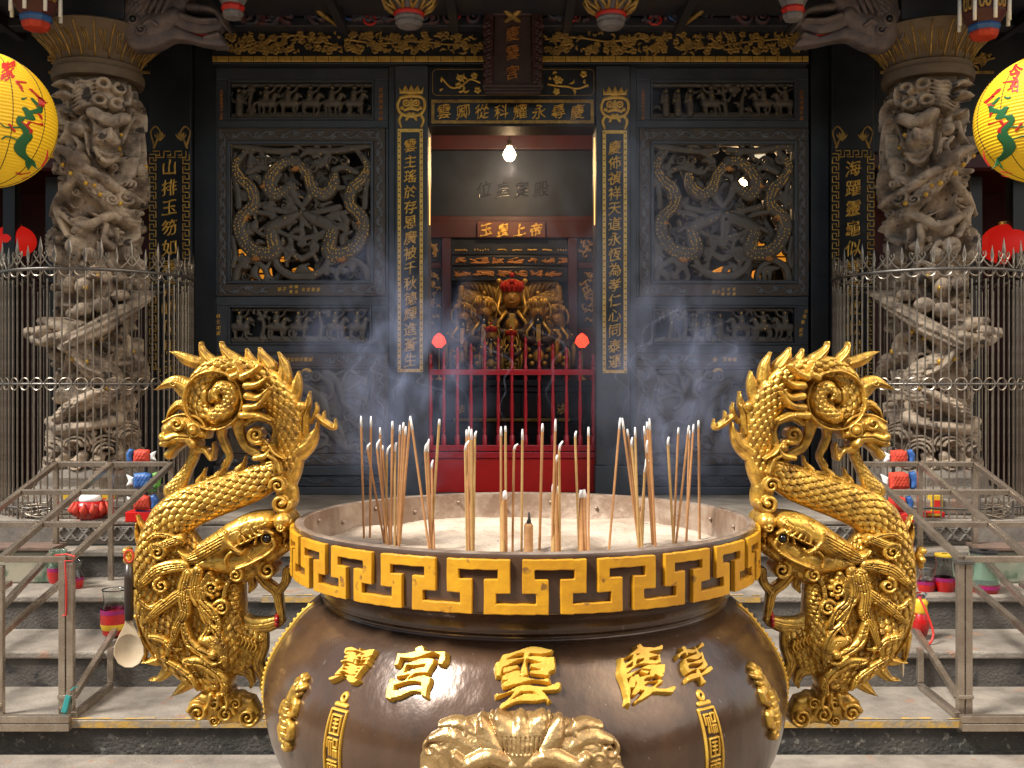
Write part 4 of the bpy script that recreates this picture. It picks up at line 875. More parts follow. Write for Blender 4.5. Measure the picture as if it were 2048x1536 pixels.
    # small gilded inscriptions
    fn = pt(flatm(7.399)) if sx < 0 else (lambda g: (lambda x, y, h: g(2049 - x, y, h)))(pt(flatm(7.399)))
    def word(s, x, y, dx, dy, sz, Yf=7.398, m='gilt'):
        f = pt(flat(Yf, YW)); letters([(c, x + i * dx, y + i * dy, sz) for i, c in enumerate(s)], f, 3.0, .06, 4.).build('gilt_lettering', m, hall)
    if sx < 0:
        word('忠孝節義傳千古敬', 443, 183, 0, 7.6, 7.2, m='copper'); word('民國癸酉年秋', 762, 180, 0, 11.5, 9.5, m='copper'); word('弟子', 560, 579, 10, 0, 9, 7.38); word('林陳', 583, 574, 11, 0, 7.5, 7.38); word('黃吳', 583, 584, 11, 0, 7.5, 7.38); word('合家敬獻', 608, 579.5, 10, 0, 8, 7.38); word('信士', 436.5, 632, 0, 11, 9); word('叩謝', 437, 656, 0, 10, 9); word('信女林氏敬謝', 576, 719, 9.2, 0, 9, 7.388)
    else:
        word('民國癸酉年秋月敬', 1286, 183, 0, 7.6, 7.2, m='copper'); word('庄民合境平安', 1603, 184, 0, 10.5, 9, m='copper'); word('信士', 1426, 584, 10, 0, 8, 7.38); word('王李張', 1445, 579, 11, 0, 7, 7.38); word('陳林黃', 1445, 588.5, 11, 0, 7, 7.38); word('合境敬', 1612, 622, -3, 11, 8.5); word('獻叩', 1602, 660, 0, 10, 8.5); word('信 眾等敬', 1429, 719, 10, 0, 9.5, 7.388)
bays(-1); bays(1)

# ------------------------------------------------------------------ gilded couplets, lintel board, ornaments
def keyline(mb, fn, x0, y0, x1, y1, wd, step, h):                   # a fret border
    def run(a, b, c, d):
        L_ = math.hypot(c - a, d - b); n = max(1, int(round(L_ / step))); ux, uy = (c - a) / L_, (d - b) / L_
        for i in range(n):
            t0, t1 = L_ * i / n, L_ * (i + 1) / n; q = wd / 2 - .8
            pts = [(t0, -q), (t0 + (t1 - t0) * .62, -q), (t0 + (t1 - t0) * .62, q * .3), (t0 + (t1 - t0) * .3, q * .3), (t0 + (t1 - t0) * .3, q), (t1, q), (t1, -q)]
            P = [fn(a + ux * t - uy * o, b + uy * t + ux * o, h) for t, o in pts]; mb.tube(P, .0042, 4)
    run(x0, y0, x1, y0); run(x1, y0, x1, y1); run(x1, y1, x0, y1); run(x0, y1, x0, y0)
def couplet(x0, y0, x1, y1, text, ys, sz, Yf, wd, fret, xt=None):
    bd = MB().pbox(x0, y0, x1, y1, Yf, Yf + .03, YW).build('couplet_board', 'lacquer', hall, bevel=.003)
    fn = pt(flat(Yf - .002, YW)); mb = MB()
    if fret: keyline(mb, fn, x0 + wd / 2, y0 + wd / 2, x1 - wd / 2, y1 - wd / 2, wd, 19, 0); bo = mb.build('key_border', 'gilt', bd, smooth=True)
    else:
        mb.frame((x0 + .5, y0 + .5, x1 - .5, y1 - .5), (x0 + wd, y0 + wd, x1 - wd, y1 - wd), Yf - .005, Yf - .0005, YW); bo = mb.build('gilt_border', 'gilt', bd)
        mb = MB()
        for q in np.arange(y0 + 6, y1, 11):
            for xx in (x0 + wd / 2, x1 - wd / 2): mb.box(wx(xx - 1.6, YW), Yf - .0065, wz(q + 1.2, YW), wx(xx + 1.6, YW), Yf - .0055, wz(q - 1.2, YW))
        mb.build('border_fleck', 'lacquer', bd)['kind'] = 'stuff'
    fnt = pt(flat(Yf - .004, YW))
    letters([(c, xt or (x0 + x1) / 2, y, sz) for c, y in zip(text, ys)], fnt, 1.5 if fret else 1.8, .05).build('couplet_lettering', 'gilt', bd)
    return bd
YS = np.linspace(296, 720, 15)
couplet(797, 262, 848, 745, '雲主瑤於存恩廣被千秋德輝進蒼生', YS, 28, 7.332, 7, False); couplet(1203, 265, 1252, 747, '慶佈禎祥天道永恆為孝仁心同泰運', YS + 3, 28, 7.332, 7, False)
couplet(304, 305, 384, 752, '山排玉笏如看青嶂個馬天', np.linspace(338, 736, 11), 34, 7.345, 14, True); couplet(1659, 304, 1743, 752, '海躍靈龜似護碧波獻瑞圖', np.linspace(340, 736, 11), 34, 7.345, 14, True)
lb = MB().pbox(863, 203, 1187, 252, 7.345, 7.37, YW).build('lintel_board', 'lacquer', hall, bevel=.003)
mb = MB().frame((864, 204, 1186, 251), (870, 210, 1180, 245), 7.339, 7.3445, YW); mb.build('gilt_border', 'giltdim', lb)
letters([(c, 889 + i * 37.8, 227.5, 31) for i, c in enumerate('雲卿從科耀永尋慶')], pt(flat(7.341, YW)), 1.4, .05).build('lintel_lettering', 'gilt', lb)
# panel over the lintel with a thin line and gold flowering branches
fn = pt(flat(7.357, YW)); rr = 9; P = []
for cx, cy, a0 in ((1190 - 3 - rr, 142 + rr, -90), (1190 - 3 - rr, 194 - rr, 0), (866 + rr, 194 - rr, 90), (866 + rr, 142 + rr, 180)):
    for k in range(5): a = math.radians(a0 + k * 22.5); P.append(fn(cx + rr * math.cos(a), cy + rr * math.sin(a), 0))
MB().tube(P, .0025, 6, closed=True).build('panel_line', 'giltdim', hall, smooth=True)
def branch(x0, x1, y0, y1, s, name='gilt_branch', m='gilt', Y=7.355, dens=1., parent=hall):
    R = Relief(x0 - 4, y0 - 4, x1 + 4, y1 + 4, .8); r_ = random.Random(s); n = int((x1 - x0) / 26 * dens) + 1
    R.stroke([(x0 + (x1 - x0) * i / 4, (y0 + y1) / 2 + r_.uniform(-.32, .32) * (y1 - y0), 2.0) for i in range(5)], 1.5)
    for k in range(n * 4):
        x, y = r_.uniform(x0, x1), r_.uniform(y0 + 3, y1 - 3); a = r_.uniform(0, 6.3); l = r_.uniform(6, 14)
        if k % 3 == 0:
            for j in range(5): b = a + j * 1.257; R.ball(x + 4.2 * math.cos(b), y + 4.2 * math.sin(b), 3.2, 1.6)
        else: R.stroke([(x, y, 1.2), (x + l * .5 * math.cos(a), y + l * .5 * math.sin(a), 2.6), (x + l * math.cos(a + .5), y + l * math.sin(a + .5), .6)], 1.6)
    return link(name, R.mesh(name, flat(Y, YW), 1, 0), m, parent, smooth=True)
branch(884, 960, 148, 190, 1); branch(1096, 1172, 148, 190, 5)
# lion emblems above the door couplets
for cx, cy in ((824, 216), (1228, 219)):
    R = Relief(cx - 34, cy - 48, cx + 34, cy + 48, .7)
    R.poly([(cx - 24, cy - 38), (cx - 18, cy - 30), (cx - 12, cy - 42), (cx - 5, cy - 31), (cx, cy - 43), (cx + 6, cy - 31), (cx + 13, cy - 42), (cx + 18, cy - 30), (cx + 25, cy - 38), (cx + 23, cy - 24), (cx - 23, cy - 24)], 1, 4, 1)
    R.stroke([(cx - 22, cy - 16, 3), (cx - 27, cy, 3), (cx - 20, cy + 15, 3), (cx, cy + 20, 4), (cx + 20, cy + 15, 3), (cx + 27, cy, 3), (cx + 22, cy - 16, 3), (cx, cy - 20, 4), (cx - 22, cy - 16, 3)], 1.6)
    for s in (-1, 1):
        R.ring(cx + s * 10, cy - 6, 5.5, 2, 1.6); R.ball(cx + s * 10, cy - 6, 2.6, 1.6); R.stroke([(cx + s * 18, cy + 16, 3), (cx + s * 24, cy + 28, 3), (cx + s * 20, cy + 42, 2)], 1.6); R.stroke([(cx + s * 4, cy + 16, 4), (cx + s * 10, cy + 28, 2), (cx + s * 5, cy + 24, 1)], 1.6); R.ball(cx + s * 18, cy + 4, 4, 1.4)
    R.stroke([(cx - 13, cy + 8, 3), (cx, cy + 4, 4), (cx + 13, cy + 8, 3)], 1.8); R.stroke([(cx, cy - 12, 3), (cx, cy, 5)], 2)
    link('lion_emblem', R.mesh('lion_emblem', flat(7.343, YW), 1, 0), 'gilt', hall, smooth=True)
for x0 in (304, 1660):                                              # sprigs over the outer couplets
    for s, xx in ((1, x0 + 20), (-1, x0 + 62)):
        R = Relief(xx - 24, 250, xx + 24, 302, .7)
        R.stroke([(xx - 12 * s, 298, 2.4), (xx - 6 * s, 284, 2), (xx + 2 * s, 270, 1.6), (xx - 8 * s, 256, 1.4), (xx - 18 * s, 266, 1.4), (xx - 15 * s, 282, 1.4), (xx - 10 * s, 296, 2.2)], 1.4)
        for k in range(5): a = -1.57 + (k - 2) * .4; R.stroke([(xx, 284, 1.2), (xx + 9 * math.cos(a), 284 + 10 * math.sin(a), 2), (xx + 15 * math.cos(a), 284 + 18 * math.sin(a), .5)], 1.4)
        link('gilt_sprig', R.mesh('gilt_sprig', flat(7.357, YW), 1, 0), 'giltdim', hall, smooth=True)
# frieze: dense gilded figures and vines, with a gold moulding below and another above
for x0, x1, s, m in ((436, 690, 2, 'giltdim'), (692, 968, 3, 'giltdim'), (1086, 1340, 4, 'giltdim'), (1342, 1606, 6, 'giltdim')):
    branch(x0 + 4, x1 - 4, 73, 116, s, 'gilt_frieze', m, 7.306, 3.2)
MB().pbox(433, 121, 1609, 132, 7.295, 7.309, YW).build('gilt_moulding', 'gilt', hall, bevel=.004); MB().pbox(433, 64.8, 1609, 69, 7.297, 7.309, YW).build('gilt_moulding', 'giltdim', hall, bevel=.003)
mb = MB()
for k in range(48): x = 440 + k * 24.6; mb.pbox(x, 120.8, x + 1.2, 132.2, 7.2935, 7.296, YW)
mb.build('moulding_groove', 'lacquer', hall)['kind'] = 'stuff'
for x0, x1, s in ((90, 300, 12), (1765, 1995, 14)):
    branch(x0, x1, 100, 132, s, 'gilt_frieze', 'giltdim', 7.455, 2.2); MB().pbox(x0, 137, x1, 143, 7.45, 7.459, YW).build('gilt_moulding', 'giltdim', hall, bevel=.003); branch(x0 + 40, x1 - 60, 152, 182, s + 1, 'gilt_frieze', 'giltdim', 7.455, 1.2)
# bright tube lamps set in the door reveals
for x in (859.5, 1189): MB().tube([px(x, 275, 7.42), px(x, 450, 7.42)], .0035, 8).build('tube_lamp', 'tube', hall, smooth=True)

# name plaque over the door
pq = thing('name_plaque', 'upright brown temple name plaque with carved frame and three gilt characters above the door', 'plaque', px(1025, 192, 7.15))
YP = 7.15
MB().prism([(990, 38), (1060, 38), (1064, 172), (986, 172)], pt(flat(YP, 7.2)), 0, -8).build('plaque_board', 'plaque', pq)
letters([(c, 1025, y, 30) for c, y in zip('慶雲宮', (72, 110, 149))], pt(flat(YP - .003, 7.2)), 3., .08).build('plaque_lettering', 'copper', pq)
R = Relief(964, 2, 1088, 182, .9); r_ = random.Random(9)
R.poly([(976, 6), (1076, 6), (1062, 38), (988, 38)], 3, 8, 3); R.poly([(976, 6), (988, 38), (986, 174), (968, 174), (966, 60)], 3, 8, 3); R.poly([(1076, 6), (1062, 38), (1064, 174), (1084, 174), (1086, 60)], 3, 8, 3)
for k in range(8):
    for s in (-1, 1): y = 50 + k * 16; R.stroke([(1025 + s * 46, y, 3), (1025 + s * 54, y + 6, 5), (1025 + s * 50, y + 15, 3)], 4, 4); R.spiral(1025 + s * 50, y + 4, 6, 1.2, .34, 3, 5)
for k in range(7): R.spiral(988 + k * 12, 20, 7, 1.2, .34, 3, 5)
R.stroke([(968, 60, 2.5), (974, 8, 2.5), (1076, 8, 2.5), (1086, 60, 2.5)], 3, 5, flat=True)
link('plaque_frame', R.mesh('plaque_frame', flat(YP, 7.2), 3, .2), 'plaqueframe', pq, smooth=True)
MB().pbox(966, 174.5, 1086, 181, YP - .03, YP + .04, 7.2).pbox(969, 181.5, 1083, 186, YP - .02, YP + .04, 7.2).pbox(971, 186.5, 1081, 192, YP - .012, YP + .04, 7.2).build('plaque_ledge', 'plaque', pq, bevel=.004)
MB().tube([px(1000, 20, YP + .02), px(1000, -30, 7.35)], .012).tube([px(1050, 20, YP + .02), px(1050, -30, 7.35)], .012).build('bracket', 'iron', pq)

# ------------------------------------------------------------------ hall interior
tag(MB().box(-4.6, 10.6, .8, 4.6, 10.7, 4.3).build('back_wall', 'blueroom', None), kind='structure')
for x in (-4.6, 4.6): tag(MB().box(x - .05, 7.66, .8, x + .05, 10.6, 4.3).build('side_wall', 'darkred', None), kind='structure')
tag(MB().box(-9, 7.62, 4.3, 9, 14, 4.4).build('hall_ceiling', 'maroon', None), kind='structure')
tag(MB().box(-9, 10.71, .8, 9, 10.8, 4.4).build('rear_wall', 'maroon', None), kind='structure')
# shrine
YS_ = 9.6
shrine = thing('shrine', 'dark red and black altar shrine with gilded panels inside the hall', 'shrine', (0, YS_, .8))
def sh(name, m, x0, y0, x1, y1, d0=0, d1=.1, bev=.006): return MB().pbox(x0, y0, x1, y1, YS_ - d0, YS_ + d1, YS_).build(name, m, shrine, bevel=bev)
sh('top_rail', 'maroon', 840, 444, 1205, 477, .06); sh('upper_board', 'blueroom', 840, 300, 1205, 432, -.02); sh('upper_board', 'maroon', 840, 255, 1205, 299, .02); sh('cornice', 'maroon', 840, 432.5, 1205, 443.5, .02)
for x0, x1 in ((884, 902), (1136, 1154)): sh('post', 'maroon', x0, 477.5, x1, 800, .05)
for x0, x1 in ((846, 883), (1155, 1200)):
    for y0, y1 in ((478, 525), (538, 655)):
        f = sh('side_panel', 'lacquer', x0, y0, x1, y1, .02); branch(x0 + 5, x1 - 5, y0 + 8, y1 - 8, int(x0 + y0), 'gilt_figure', 'giltdim', YS_ - .022, .8, f) if False else None
        R = Relief(x0, y0, x1, y1, .8); r_ = random.Random(int(x0 * y0))
        for _ in range(int((y1 - y0) / 3)): x, y, a = r_.uniform(x0 + 8, x1 - 8), r_.uniform(y0 + 6, y1 - 6), r_.uniform(0, 6); R.stroke([(x, y, 1.5), (x + 5 * math.cos(a), y + 5 * math.sin(a), 2.2), (x + 8 * math.cos(a + .7), y + 8 * math.sin(a + .7), .8)], 1.5)
        link('gilt_figure', R.mesh('gilt_figure', flat(YS_ - .021, YS_), 1, 0), 'giltdim', f, smooth=True)
    sh('side_rail', 'maroon', x0, 525.5, x1, 537.5, .03); sh('side_base', 'maroon', x0, 655.5, x1, 800, .02)
for y0, y1 in ((480, 510), (512, 532), (534, 562)):
    f = sh('carved_rail', 'lacquer', 903, y0, 1135, y1, .03); r_ = random.Random(y0)
    R = Relief(903, y0, 1135, y1, .8); x = 908
    while x < 1128:
        w2 = r_.choice((26, 34, 42)); yy = (y0 + y1) / 2
        if y0 == 480:
            for j in range(6): R.ball(x + 4 + j * w2 / 8, yy + 6 + r_.uniform(-1, 1), 1.8, 1.4)
        else:
            for j in range(6): a = r_.uniform(0, 6); R.stroke([(x + r_.uniform(0, w2), yy + r_.uniform(-6, 6), 1.4), (x + r_.uniform(0, w2), yy + r_.uniform(-6, 6), 1.8), (x + r_.uniform(0, w2), yy + r_.uniform(-6, 6), .8)], 1.4)
        x += w2 + 4
    link('gilt_figure', R.mesh('gilt_figure', flat(YS_ - .031, YS_), 1, 0), 'gilt' if y0 == 480 else 'copper', f, smooth=True)
R = Relief(905, 545, 1133, 720, 1.0); r_ = random.Random(77)                 # carved gold backdrop behind the gods
R.poly([(935, 560), (1105, 560), (1125, 600), (1120, 715), (918, 715), (915, 600)], 1, 8, 2)
for s in (-1, 1):
    R.stroke([(1020 + s * 20, 600, 10), (1020 + s * 52, 572, 14), (1020 + s * 92, 566, 7)], 7, 3); R.stroke([(1020 + s * 30, 622, 8), (1020 + s * 66, 600, 12), (1020 + s * 104, 604, 5)], 7, 3)
    for k in range(7): R.groove([(1020 + s * (30 + 9 * k), 600 - 4 * k), (1020 + s * (38 + 9 * k), 566 + k)], 1.4, 4)
    R.ring(1020 + s * 82, 646, 24, 6, 6, 3); R.ring(1020 + s * 82, 646, 13, 4, 5, 3); R.stroke([(1020 + s * 98, 575, 7), (1020 + s * 100, 640, 8), (1020 + s * 99, 710, 7)], 6, 4)
    for k in range(30): R.spiral(1020 + s * r_.uniform(8, 100), r_.uniform(575, 708), r_.uniform(5, 11), 1.3, .3, 3, 2, a0=k, cw=s)
    R.stroke([(1020 + s * 84, 660, 6), (1020 + s * 96, 620, 7), (1020 + s * 70, 596, 6), (1020 + s * 52, 620, 4)], 5, 3)
link('gilded_backdrop', R.mesh('gilded_backdrop', flat(YS_ + .06, YS_), 2, 0), 'giltdim', shrine, smooth=True)
sb = MB().pbox(955, 446, 1090, 478, YS_ - .10, YS_ - .07, YS_).build('name_board', 'signboard', shrine, bevel=.006)
letters([(c, 973 + 33 * i, 463, 27) for i, c in enumerate('玉皇上帝')], pt(flat(YS_ - .103, YS_)), 4., .06).build('board_lettering', 'gilt', sb)
# raised ghost characters high on the dark board
letters([(c, 968 + 38 * i, 378, 34) for i, c in enumerate('位皇寶殿')], pt(flat(YS_ + .018, YS_)), 1., .03).build('dim_lettering', 'blackwood', shrine)
# altar table
at = thing('altar_table', 'polished black altar table with drawers in front of the shrine', 'altar table', (0, 8.9, .8)); Y_ = 8.75
def tb(name, m, x0, y0, x1, y1, d0=0, d1=.5): return MB().pbox(x0, y0, x1, y1, Y_ - d0, Y_ + d1, Y_).build(name, m, at, bevel=.008)
tb('table_top', 'blackwood', 850, 760, 1196, 772, .06); tb('moulding', 'blackwood', 862, 772.5, 1184, 784, .02); tb('drawer_front', 'blackwood', 872, 784.5, 1174, 836, 0); tb('gilt_rail', 'giltdim', 905, 836.5, 1140, 843, .01)
tb('lower_front', 'blackwood', 880, 843.5, 1166, 925, -.06)
for x in (932, 962, 1000, 1040, 1078, 1112): tb('drawer_divider', 'lacquer', x, 786, x + 3, 834, .012, 0)
letters([('法', 1122, 818, 22), ('法', 921, 818, 18)], pt(flat(Y_ - .004, Y_)), 3., .06).build('gilt_mark', 'gilt', at)
for x in (862, 1172): tb('leg', 'blackwood', x, 784.5, x + 14, 945, .03, .06)
# gods on the shrine
def deity(label, x, y, sc, Y, beard, hat, face):
    b = px(x, y, Y); t = thing('deity_statue', label, 'statue', b); s = sc
    o = lambda dx, dy, dz: (b[0] + dx * s, b[1] + dy * s, b[2] + dz * s)
    mb = MB().lathe([(.34 * s, b[2]), (.36 * s, b[2] + .2 * s), (.30 * s, b[2] + .5 * s), (.26 * s, b[2] + .8 * s), (.22 * s, b[2] + 1.0 * s), (.09 * s, b[2] + 1.08 * s), (.08 * s, b[2] + 1.16 * s)], 20, b[:2], .7)
    for q in (-1, 1): mb.tube([o(q * .22, 0, .98), o(q * .36, -.08, .74), o(q * .20, -.28, .62), o(q * .04, -.34, .66)], [.10 * s, .12 * s, .12 * s, .07 * s], 10)
    mb.build('robe', 'robe', t, smooth=True)
    mb = MB()                                                       # gold hems, belts and dragon roundels
    for q in (-1, 1):
        mb.tube([o(q * .30, -.2, .02), o(q * .30, -.2, .4), o(q * .22, -.24, .6), o(q * .26, -.2, .85), o(q * .10, -.16, 1.06)], .035 * s, 6); mb.tube([o(q * .36, -.08, .9), o(q * .42, -.1, .5), o(q * .40, -.14, .1)], [.05 * s, .07 * s, .03 * s], 6)
        for k in range(4): mb.ball(o(q * (.14 + .04 * k), -.27, .12 + .16 * k), .06 * s, 8, 5)
    mb.tube([o(-.26, -.2, .62), o(0, -.3, .56), o(.26, -.2, .62)], .05 * s, 6); mb.ball(o(0, -.24, .82), .12 * s, 10, 6, (1, .5, 1)); mb.ball(o(0, -.3, .3), .13 * s, 10, 6, (1, .4, 1.2)); mb.build('gilt_trim', 'gilt', t, smooth=True)
    mb = MB().ball(o(0, -.02, 1.32), .19 * s, 16, 12, (.85, .9, 1.1)); mb.ball(o(0, -.19, 1.30), .035 * s, 8, 6, (1, 1, 1.6))
    for q in (-1, 1): mb.ball(o(q * .165, 0, 1.31), .045 * s, 8, 6, (.5, .8, 1.6)); mb.ball(o(q * .065, -.165, 1.355), .022 * s, 6, 4)
    mb.tube([o(-.06, -.185, 1.225), o(0, -.195, 1.215), o(.06, -.185, 1.225)], .014 * s, 6); mb.build('face', face, t, smooth=True)
    if beard: MB().tube([o(0, -.17, 1.21), o(0, -.24, .98), o(0, -.27, .60), o(0, -.26, .36)], [.09 * s, .10 * s, .08 * s, .02 * s], 10).build('beard', 'blackwood', t, smooth=True)
    mb = MB().lathe([(.19 * s, b[2] + 1.42 * s), (.21 * s, b[2] + 1.50 * s), (.17 * s, b[2] + 1.60 * s), (.06 * s, b[2] + 1.66 * s)], 16, b[:2])
    for k in range(7): a = math.radians(200 + k * 23.3); mb.tube([o(.18 * math.cos(a), .18 * math.sin(a), 1.44), o(.22 * math.cos(a), .2 * math.sin(a), 1.53), o(.19 * math.cos(a), .18 * math.sin(a), 1.63)], [.03 * s, .038 * s, .008 * s], 6)
    mb.ball(o(0, -.2, 1.60), .05 * s, 8, 6); mb.ball(o(0, 0, 1.74), .05 * s, 8, 6); mb.build('crown', hat, t, smooth=True)
    if hat == 'redpaint':
        for q in (-1, 1): MB().ball(o(q * .24, -.1, 1.62), .05 * s, 8, 6).build('crown_bead', 'gilt', t, smooth=True); MB().tube([o(q * .2, -.05, 1.4), o(q * .27, -.1, 1.1), o(q * .2, -.2, .98)], .03 * s, 6).build('crown_ribbon', 'gilt', t, smooth=True)
    MB().tube([o(.30 * math.cos(q), .12, 1.34 + .32 * math.sin(q)) for q in np.linspace(-.6, 3.74, 22)], .025 * s, 6).build('halo', 'gilt', t, smooth=True)
    MB().box(*o(-.05, -.40, .60), *o(.05, -.36, 1.0)).build('tablet', 'gilt', t, bevel=.003)
Ys = 9.40
deity('largest seated golden god with a red crown in the middle of the shrine', 1024, 738, .50, Ys, False, 'redpaint', 'skin')
deity('golden god with gold crown and long black beard, right of the largest one', 1076, 738, .40, Ys - .1, True, 'gilt', 'skin')
deity('golden god with tall gold crown, left of the largest one', 968, 738, .40, Ys - .1, True, 'gilt', 'skin')
deity('small golden god with red crown in front of the largest one', 1022, 742, .22, Ys - .42, False, 'redpaint', 'gilt')
deity('little god with red hat, between the tall left one and the largest', 982, 742, .24, Ys - .45, True, 'redpaint', 'gilt')
deity('dark slim attendant god at the left end of the row', 926, 738, .37, Ys, True, 'giltdim', 'skin')
deity('dim attendant god at the right end of the row', 1114, 738, .36, Ys, False, 'giltdim', 'skin')
sd = tag(MB().pbox(903, 738.5, 1135, 752, 8.95, 9.55, 9.4).build('offering_ledge', 'blackwood', None, bevel=.006), 'black ledge carrying the row of gods in the shrine', 'ledge')
for x, lab in ((878, 'glowing red lotus lamp left of the gods'), (1164, 'glowing red lotus lamp right of the gods')):
    b = px(x, 700, 8.8); t = thing('lotus_lamp', lab, 'lamp', (b[0], b[1], wz(760, 8.75)), 'red lotus lamps on the altar')
    mb = MB()
    for k in range(10):
        a = k * .628; mb.tube([(b[0] + .012 * math.cos(a), b[1] + .012 * math.sin(a), b[2] + .03), (b[0] + .042 * math.cos(a), b[1] + .042 * math.sin(a), b[2] + .07), (b[0] + .03 * math.cos(a), b[1] + .03 * math.sin(a), b[2] + .105), (b[0] + .004 * math.cos(a), b[1] + .004 * math.sin(a), b[2] + .145)], [.016, .022, .018, .003], 8)
    mb.build('lamp_petals', 'lotus', t, smooth=True); MB().lathe([(.035, wz(760, 8.75)), (.035, wz(760, 8.75) + .01), (.006, wz(760, 8.75) + .03), (.006, b[2] + .02), (.02, b[2] + .035)], 14, b[:2]).build('lamp_stem', 'lampshell', t, smooth=True)
# red door fence
fe = thing('door_fence', 'bright red turned wooden fence with an arched row of balusters across the doorway', 'fence', px(1025, 985, 7.5)); Yf = 7.5
MB().pbox(857.6, 739, 1190.4, 750, Yf - .02, Yf + .025, Yf).build('top_rail', 'red', fe, bevel=.006)
MB().pbox(857.6, 890, 1190.4, 902, Yf - .025, Yf + .03, Yf).pbox(857.6, 903.5, 1190.4, 916, Yf - .03, Yf + .035, Yf).build('bottom_rail', 'red', fe, bevel=.005)
MB().box(wx(858, Yf), Yf - .012, .802, wx(1190, Yf), Yf + .02, wz(917, Yf)).build('base_panel', 'redpanel', fe, bevel=.004)
for k in range(13):
    x = 860 + k * 27.3; q = abs(k - 6) / 6; tip = 668 + 40 * q ** 1.15 if k not in (0, 12) else 706
    c = px(x, 0, Yf); z = lambda y: wz(y, Yf); r = .016 if k not in (0, 12) else .022
    pr = [(r * 1.15, z(890)), (r * 1.15, z(872)), (r * .6, z(868)), (r * .9, z(862)), (r * .7, z(850)), (r * .95, z(820)), (r * .75, z(790)), (r * .55, z(764)), (r * 1.0, z(758)), (r * .7, z(752)), (r * .9, z(738)), (r * 1.05, z(734)), (r * .6, z(730)), (r * .85, z((730 + tip) / 2 + 8)), (r * .7, z(tip + 16)), (r * .45, z(tip + 12)), (r * .8, z(tip + 8)), (r * .65, z(tip + 4)), (r * .1, z(tip))]
    MB().lathe(pr, 14, c[:2]).build('baluster', 'red', fe, smooth=True, auto=40)
# lamps hanging inside
def bulb(label, x, y, Y, r, m, power, cord_top=4.3):
    b = px(x, y, Y); t = thing('hanging_bulb', label, 'lamp', (b[0], b[1], cord_top)); MB().lathe([(.001, b[2] - r * 1.1), (r * .6, b[2] - r * .9), (r, b[2] - r * .2), (r * .95, b[2] + r * .3), (r * .5, b[2] + r), (r * .4, b[2] + r * 1.3)], 20, b[:2]).build('bulb', m, t, smooth=True)
    MB().lathe([(r * .42, b[2] + r * 1.3), (r * .45, b[2] + r * 2.2), (r * .15, b[2] + r * 2.4)], 12, b[:2]).build('socket', 'lampshell', t, smooth=True); MB().tube([(b[0], b[1], b[2] + r * 2.3), (b[0], b[1], cord_top)], .006, 6).build('cord', 'cord', t)
    l = bpy.data.lights.new('bulb_light', 'POINT'); l.energy = power; l.color = (1, .68, .36); l.shadow_soft_size = .05
    lo = bpy.data.objects.new('bulb_light', l); COL.objects.link(lo); lo.parent = t; lo.location = Vector((b[0], b[1] - .0, b[2] - r * 1.1 - .07)) - t.location
bulb('bright bare bulb hanging in the open doorway', 1019, 309, 8.8, .054, 'bulb', 16)
bulb('lit bulb seen through the right dragon window', 1490, 362, 8.0, .045, 'bulbdim', 4)
for x, y, lab in ((532, 318, 'white lamp shade with red rim behind the left dragon window'), (1513, 312, 'pale lamp shade behind the upper right of the right dragon window')):
    b = px(x, y, 8.0); t = thing('lamp_shade', lab, 'lamp', (b[0], b[1], 4.3)); MB().lathe([(.11, b[2] - .04), (.10, b[2] - .03), (.025, b[2] + .05)], 18, b[:2]).build('shade', 'lampshade', t, smooth=True); MB().lathe([(.112, b[2] - .055), (.112, b[2] - .041)], 18, b[:2]).build('rim', 'redpaint', t); MB().tube([(b[0], b[1], b[2] + .05), (b[0], b[1], 4.3)], .005, 6).build('cord', 'cord', t)
# offering parcels behind the windows, their paper given a glow like lamp light
rr_ = random.Random(3)
for x, y, w_, h_, lab in ((525, 545, 34, 26, 'orange paper offering parcel behind the lower left dragon window'), (605, 541, 44, 14, 'long orange offering parcel behind the left dragon window'), (482, 508, 18, 18, 'small orange parcel at the left edge of the left dragon window'), (492, 562, 22, 12, 'lowest orange parcel behind the left dragon window'), (563, 517, 16, 12, 'tilted orange parcel in the middle of the left dragon window'), (1446, 544, 42, 20, 'broad orange offering parcel behind the right dragon window'), (1523, 546, 34, 24, 'brown orange heart-shaped parcel low in the right dragon window'), (1561, 512, 26, 22, 'orange parcel at the right edge of the right dragon window'), (1520, 486, 22, 10, 'yellow parcel in the middle of the right dragon window')):
    Y = 7.85; t = thing('offering_parcel', lab, 'parcel', px(x, y + h_ / 2, Y))
    MB().prism([(x - w_ / 2, y + h_ / 2), (x - w_ * .42, y - h_ * .2), (x - w_ * .1, y - h_ / 2), (x + w_ * .4, y - h_ * .42), (x + w_ / 2, y + h_ / 2)], pt(flat(Y, Y)), 8, -20).build('paper_wrap', 'orange', t, bevel=.006)
    MB().pbox(x - w_ * .5, y + h_ * .05, x + w_ * .5, y + h_ * .2, Y - .034, Y - .031, Y).build('red_band', 'redpaint', t)
    zb = wz(y + h_ / 2, Y); MB().box(t.location.x - .04, Y, .8, t.location.x + .04, Y + .06, zb - .002).build('shelf_post', 'blackwood', t)

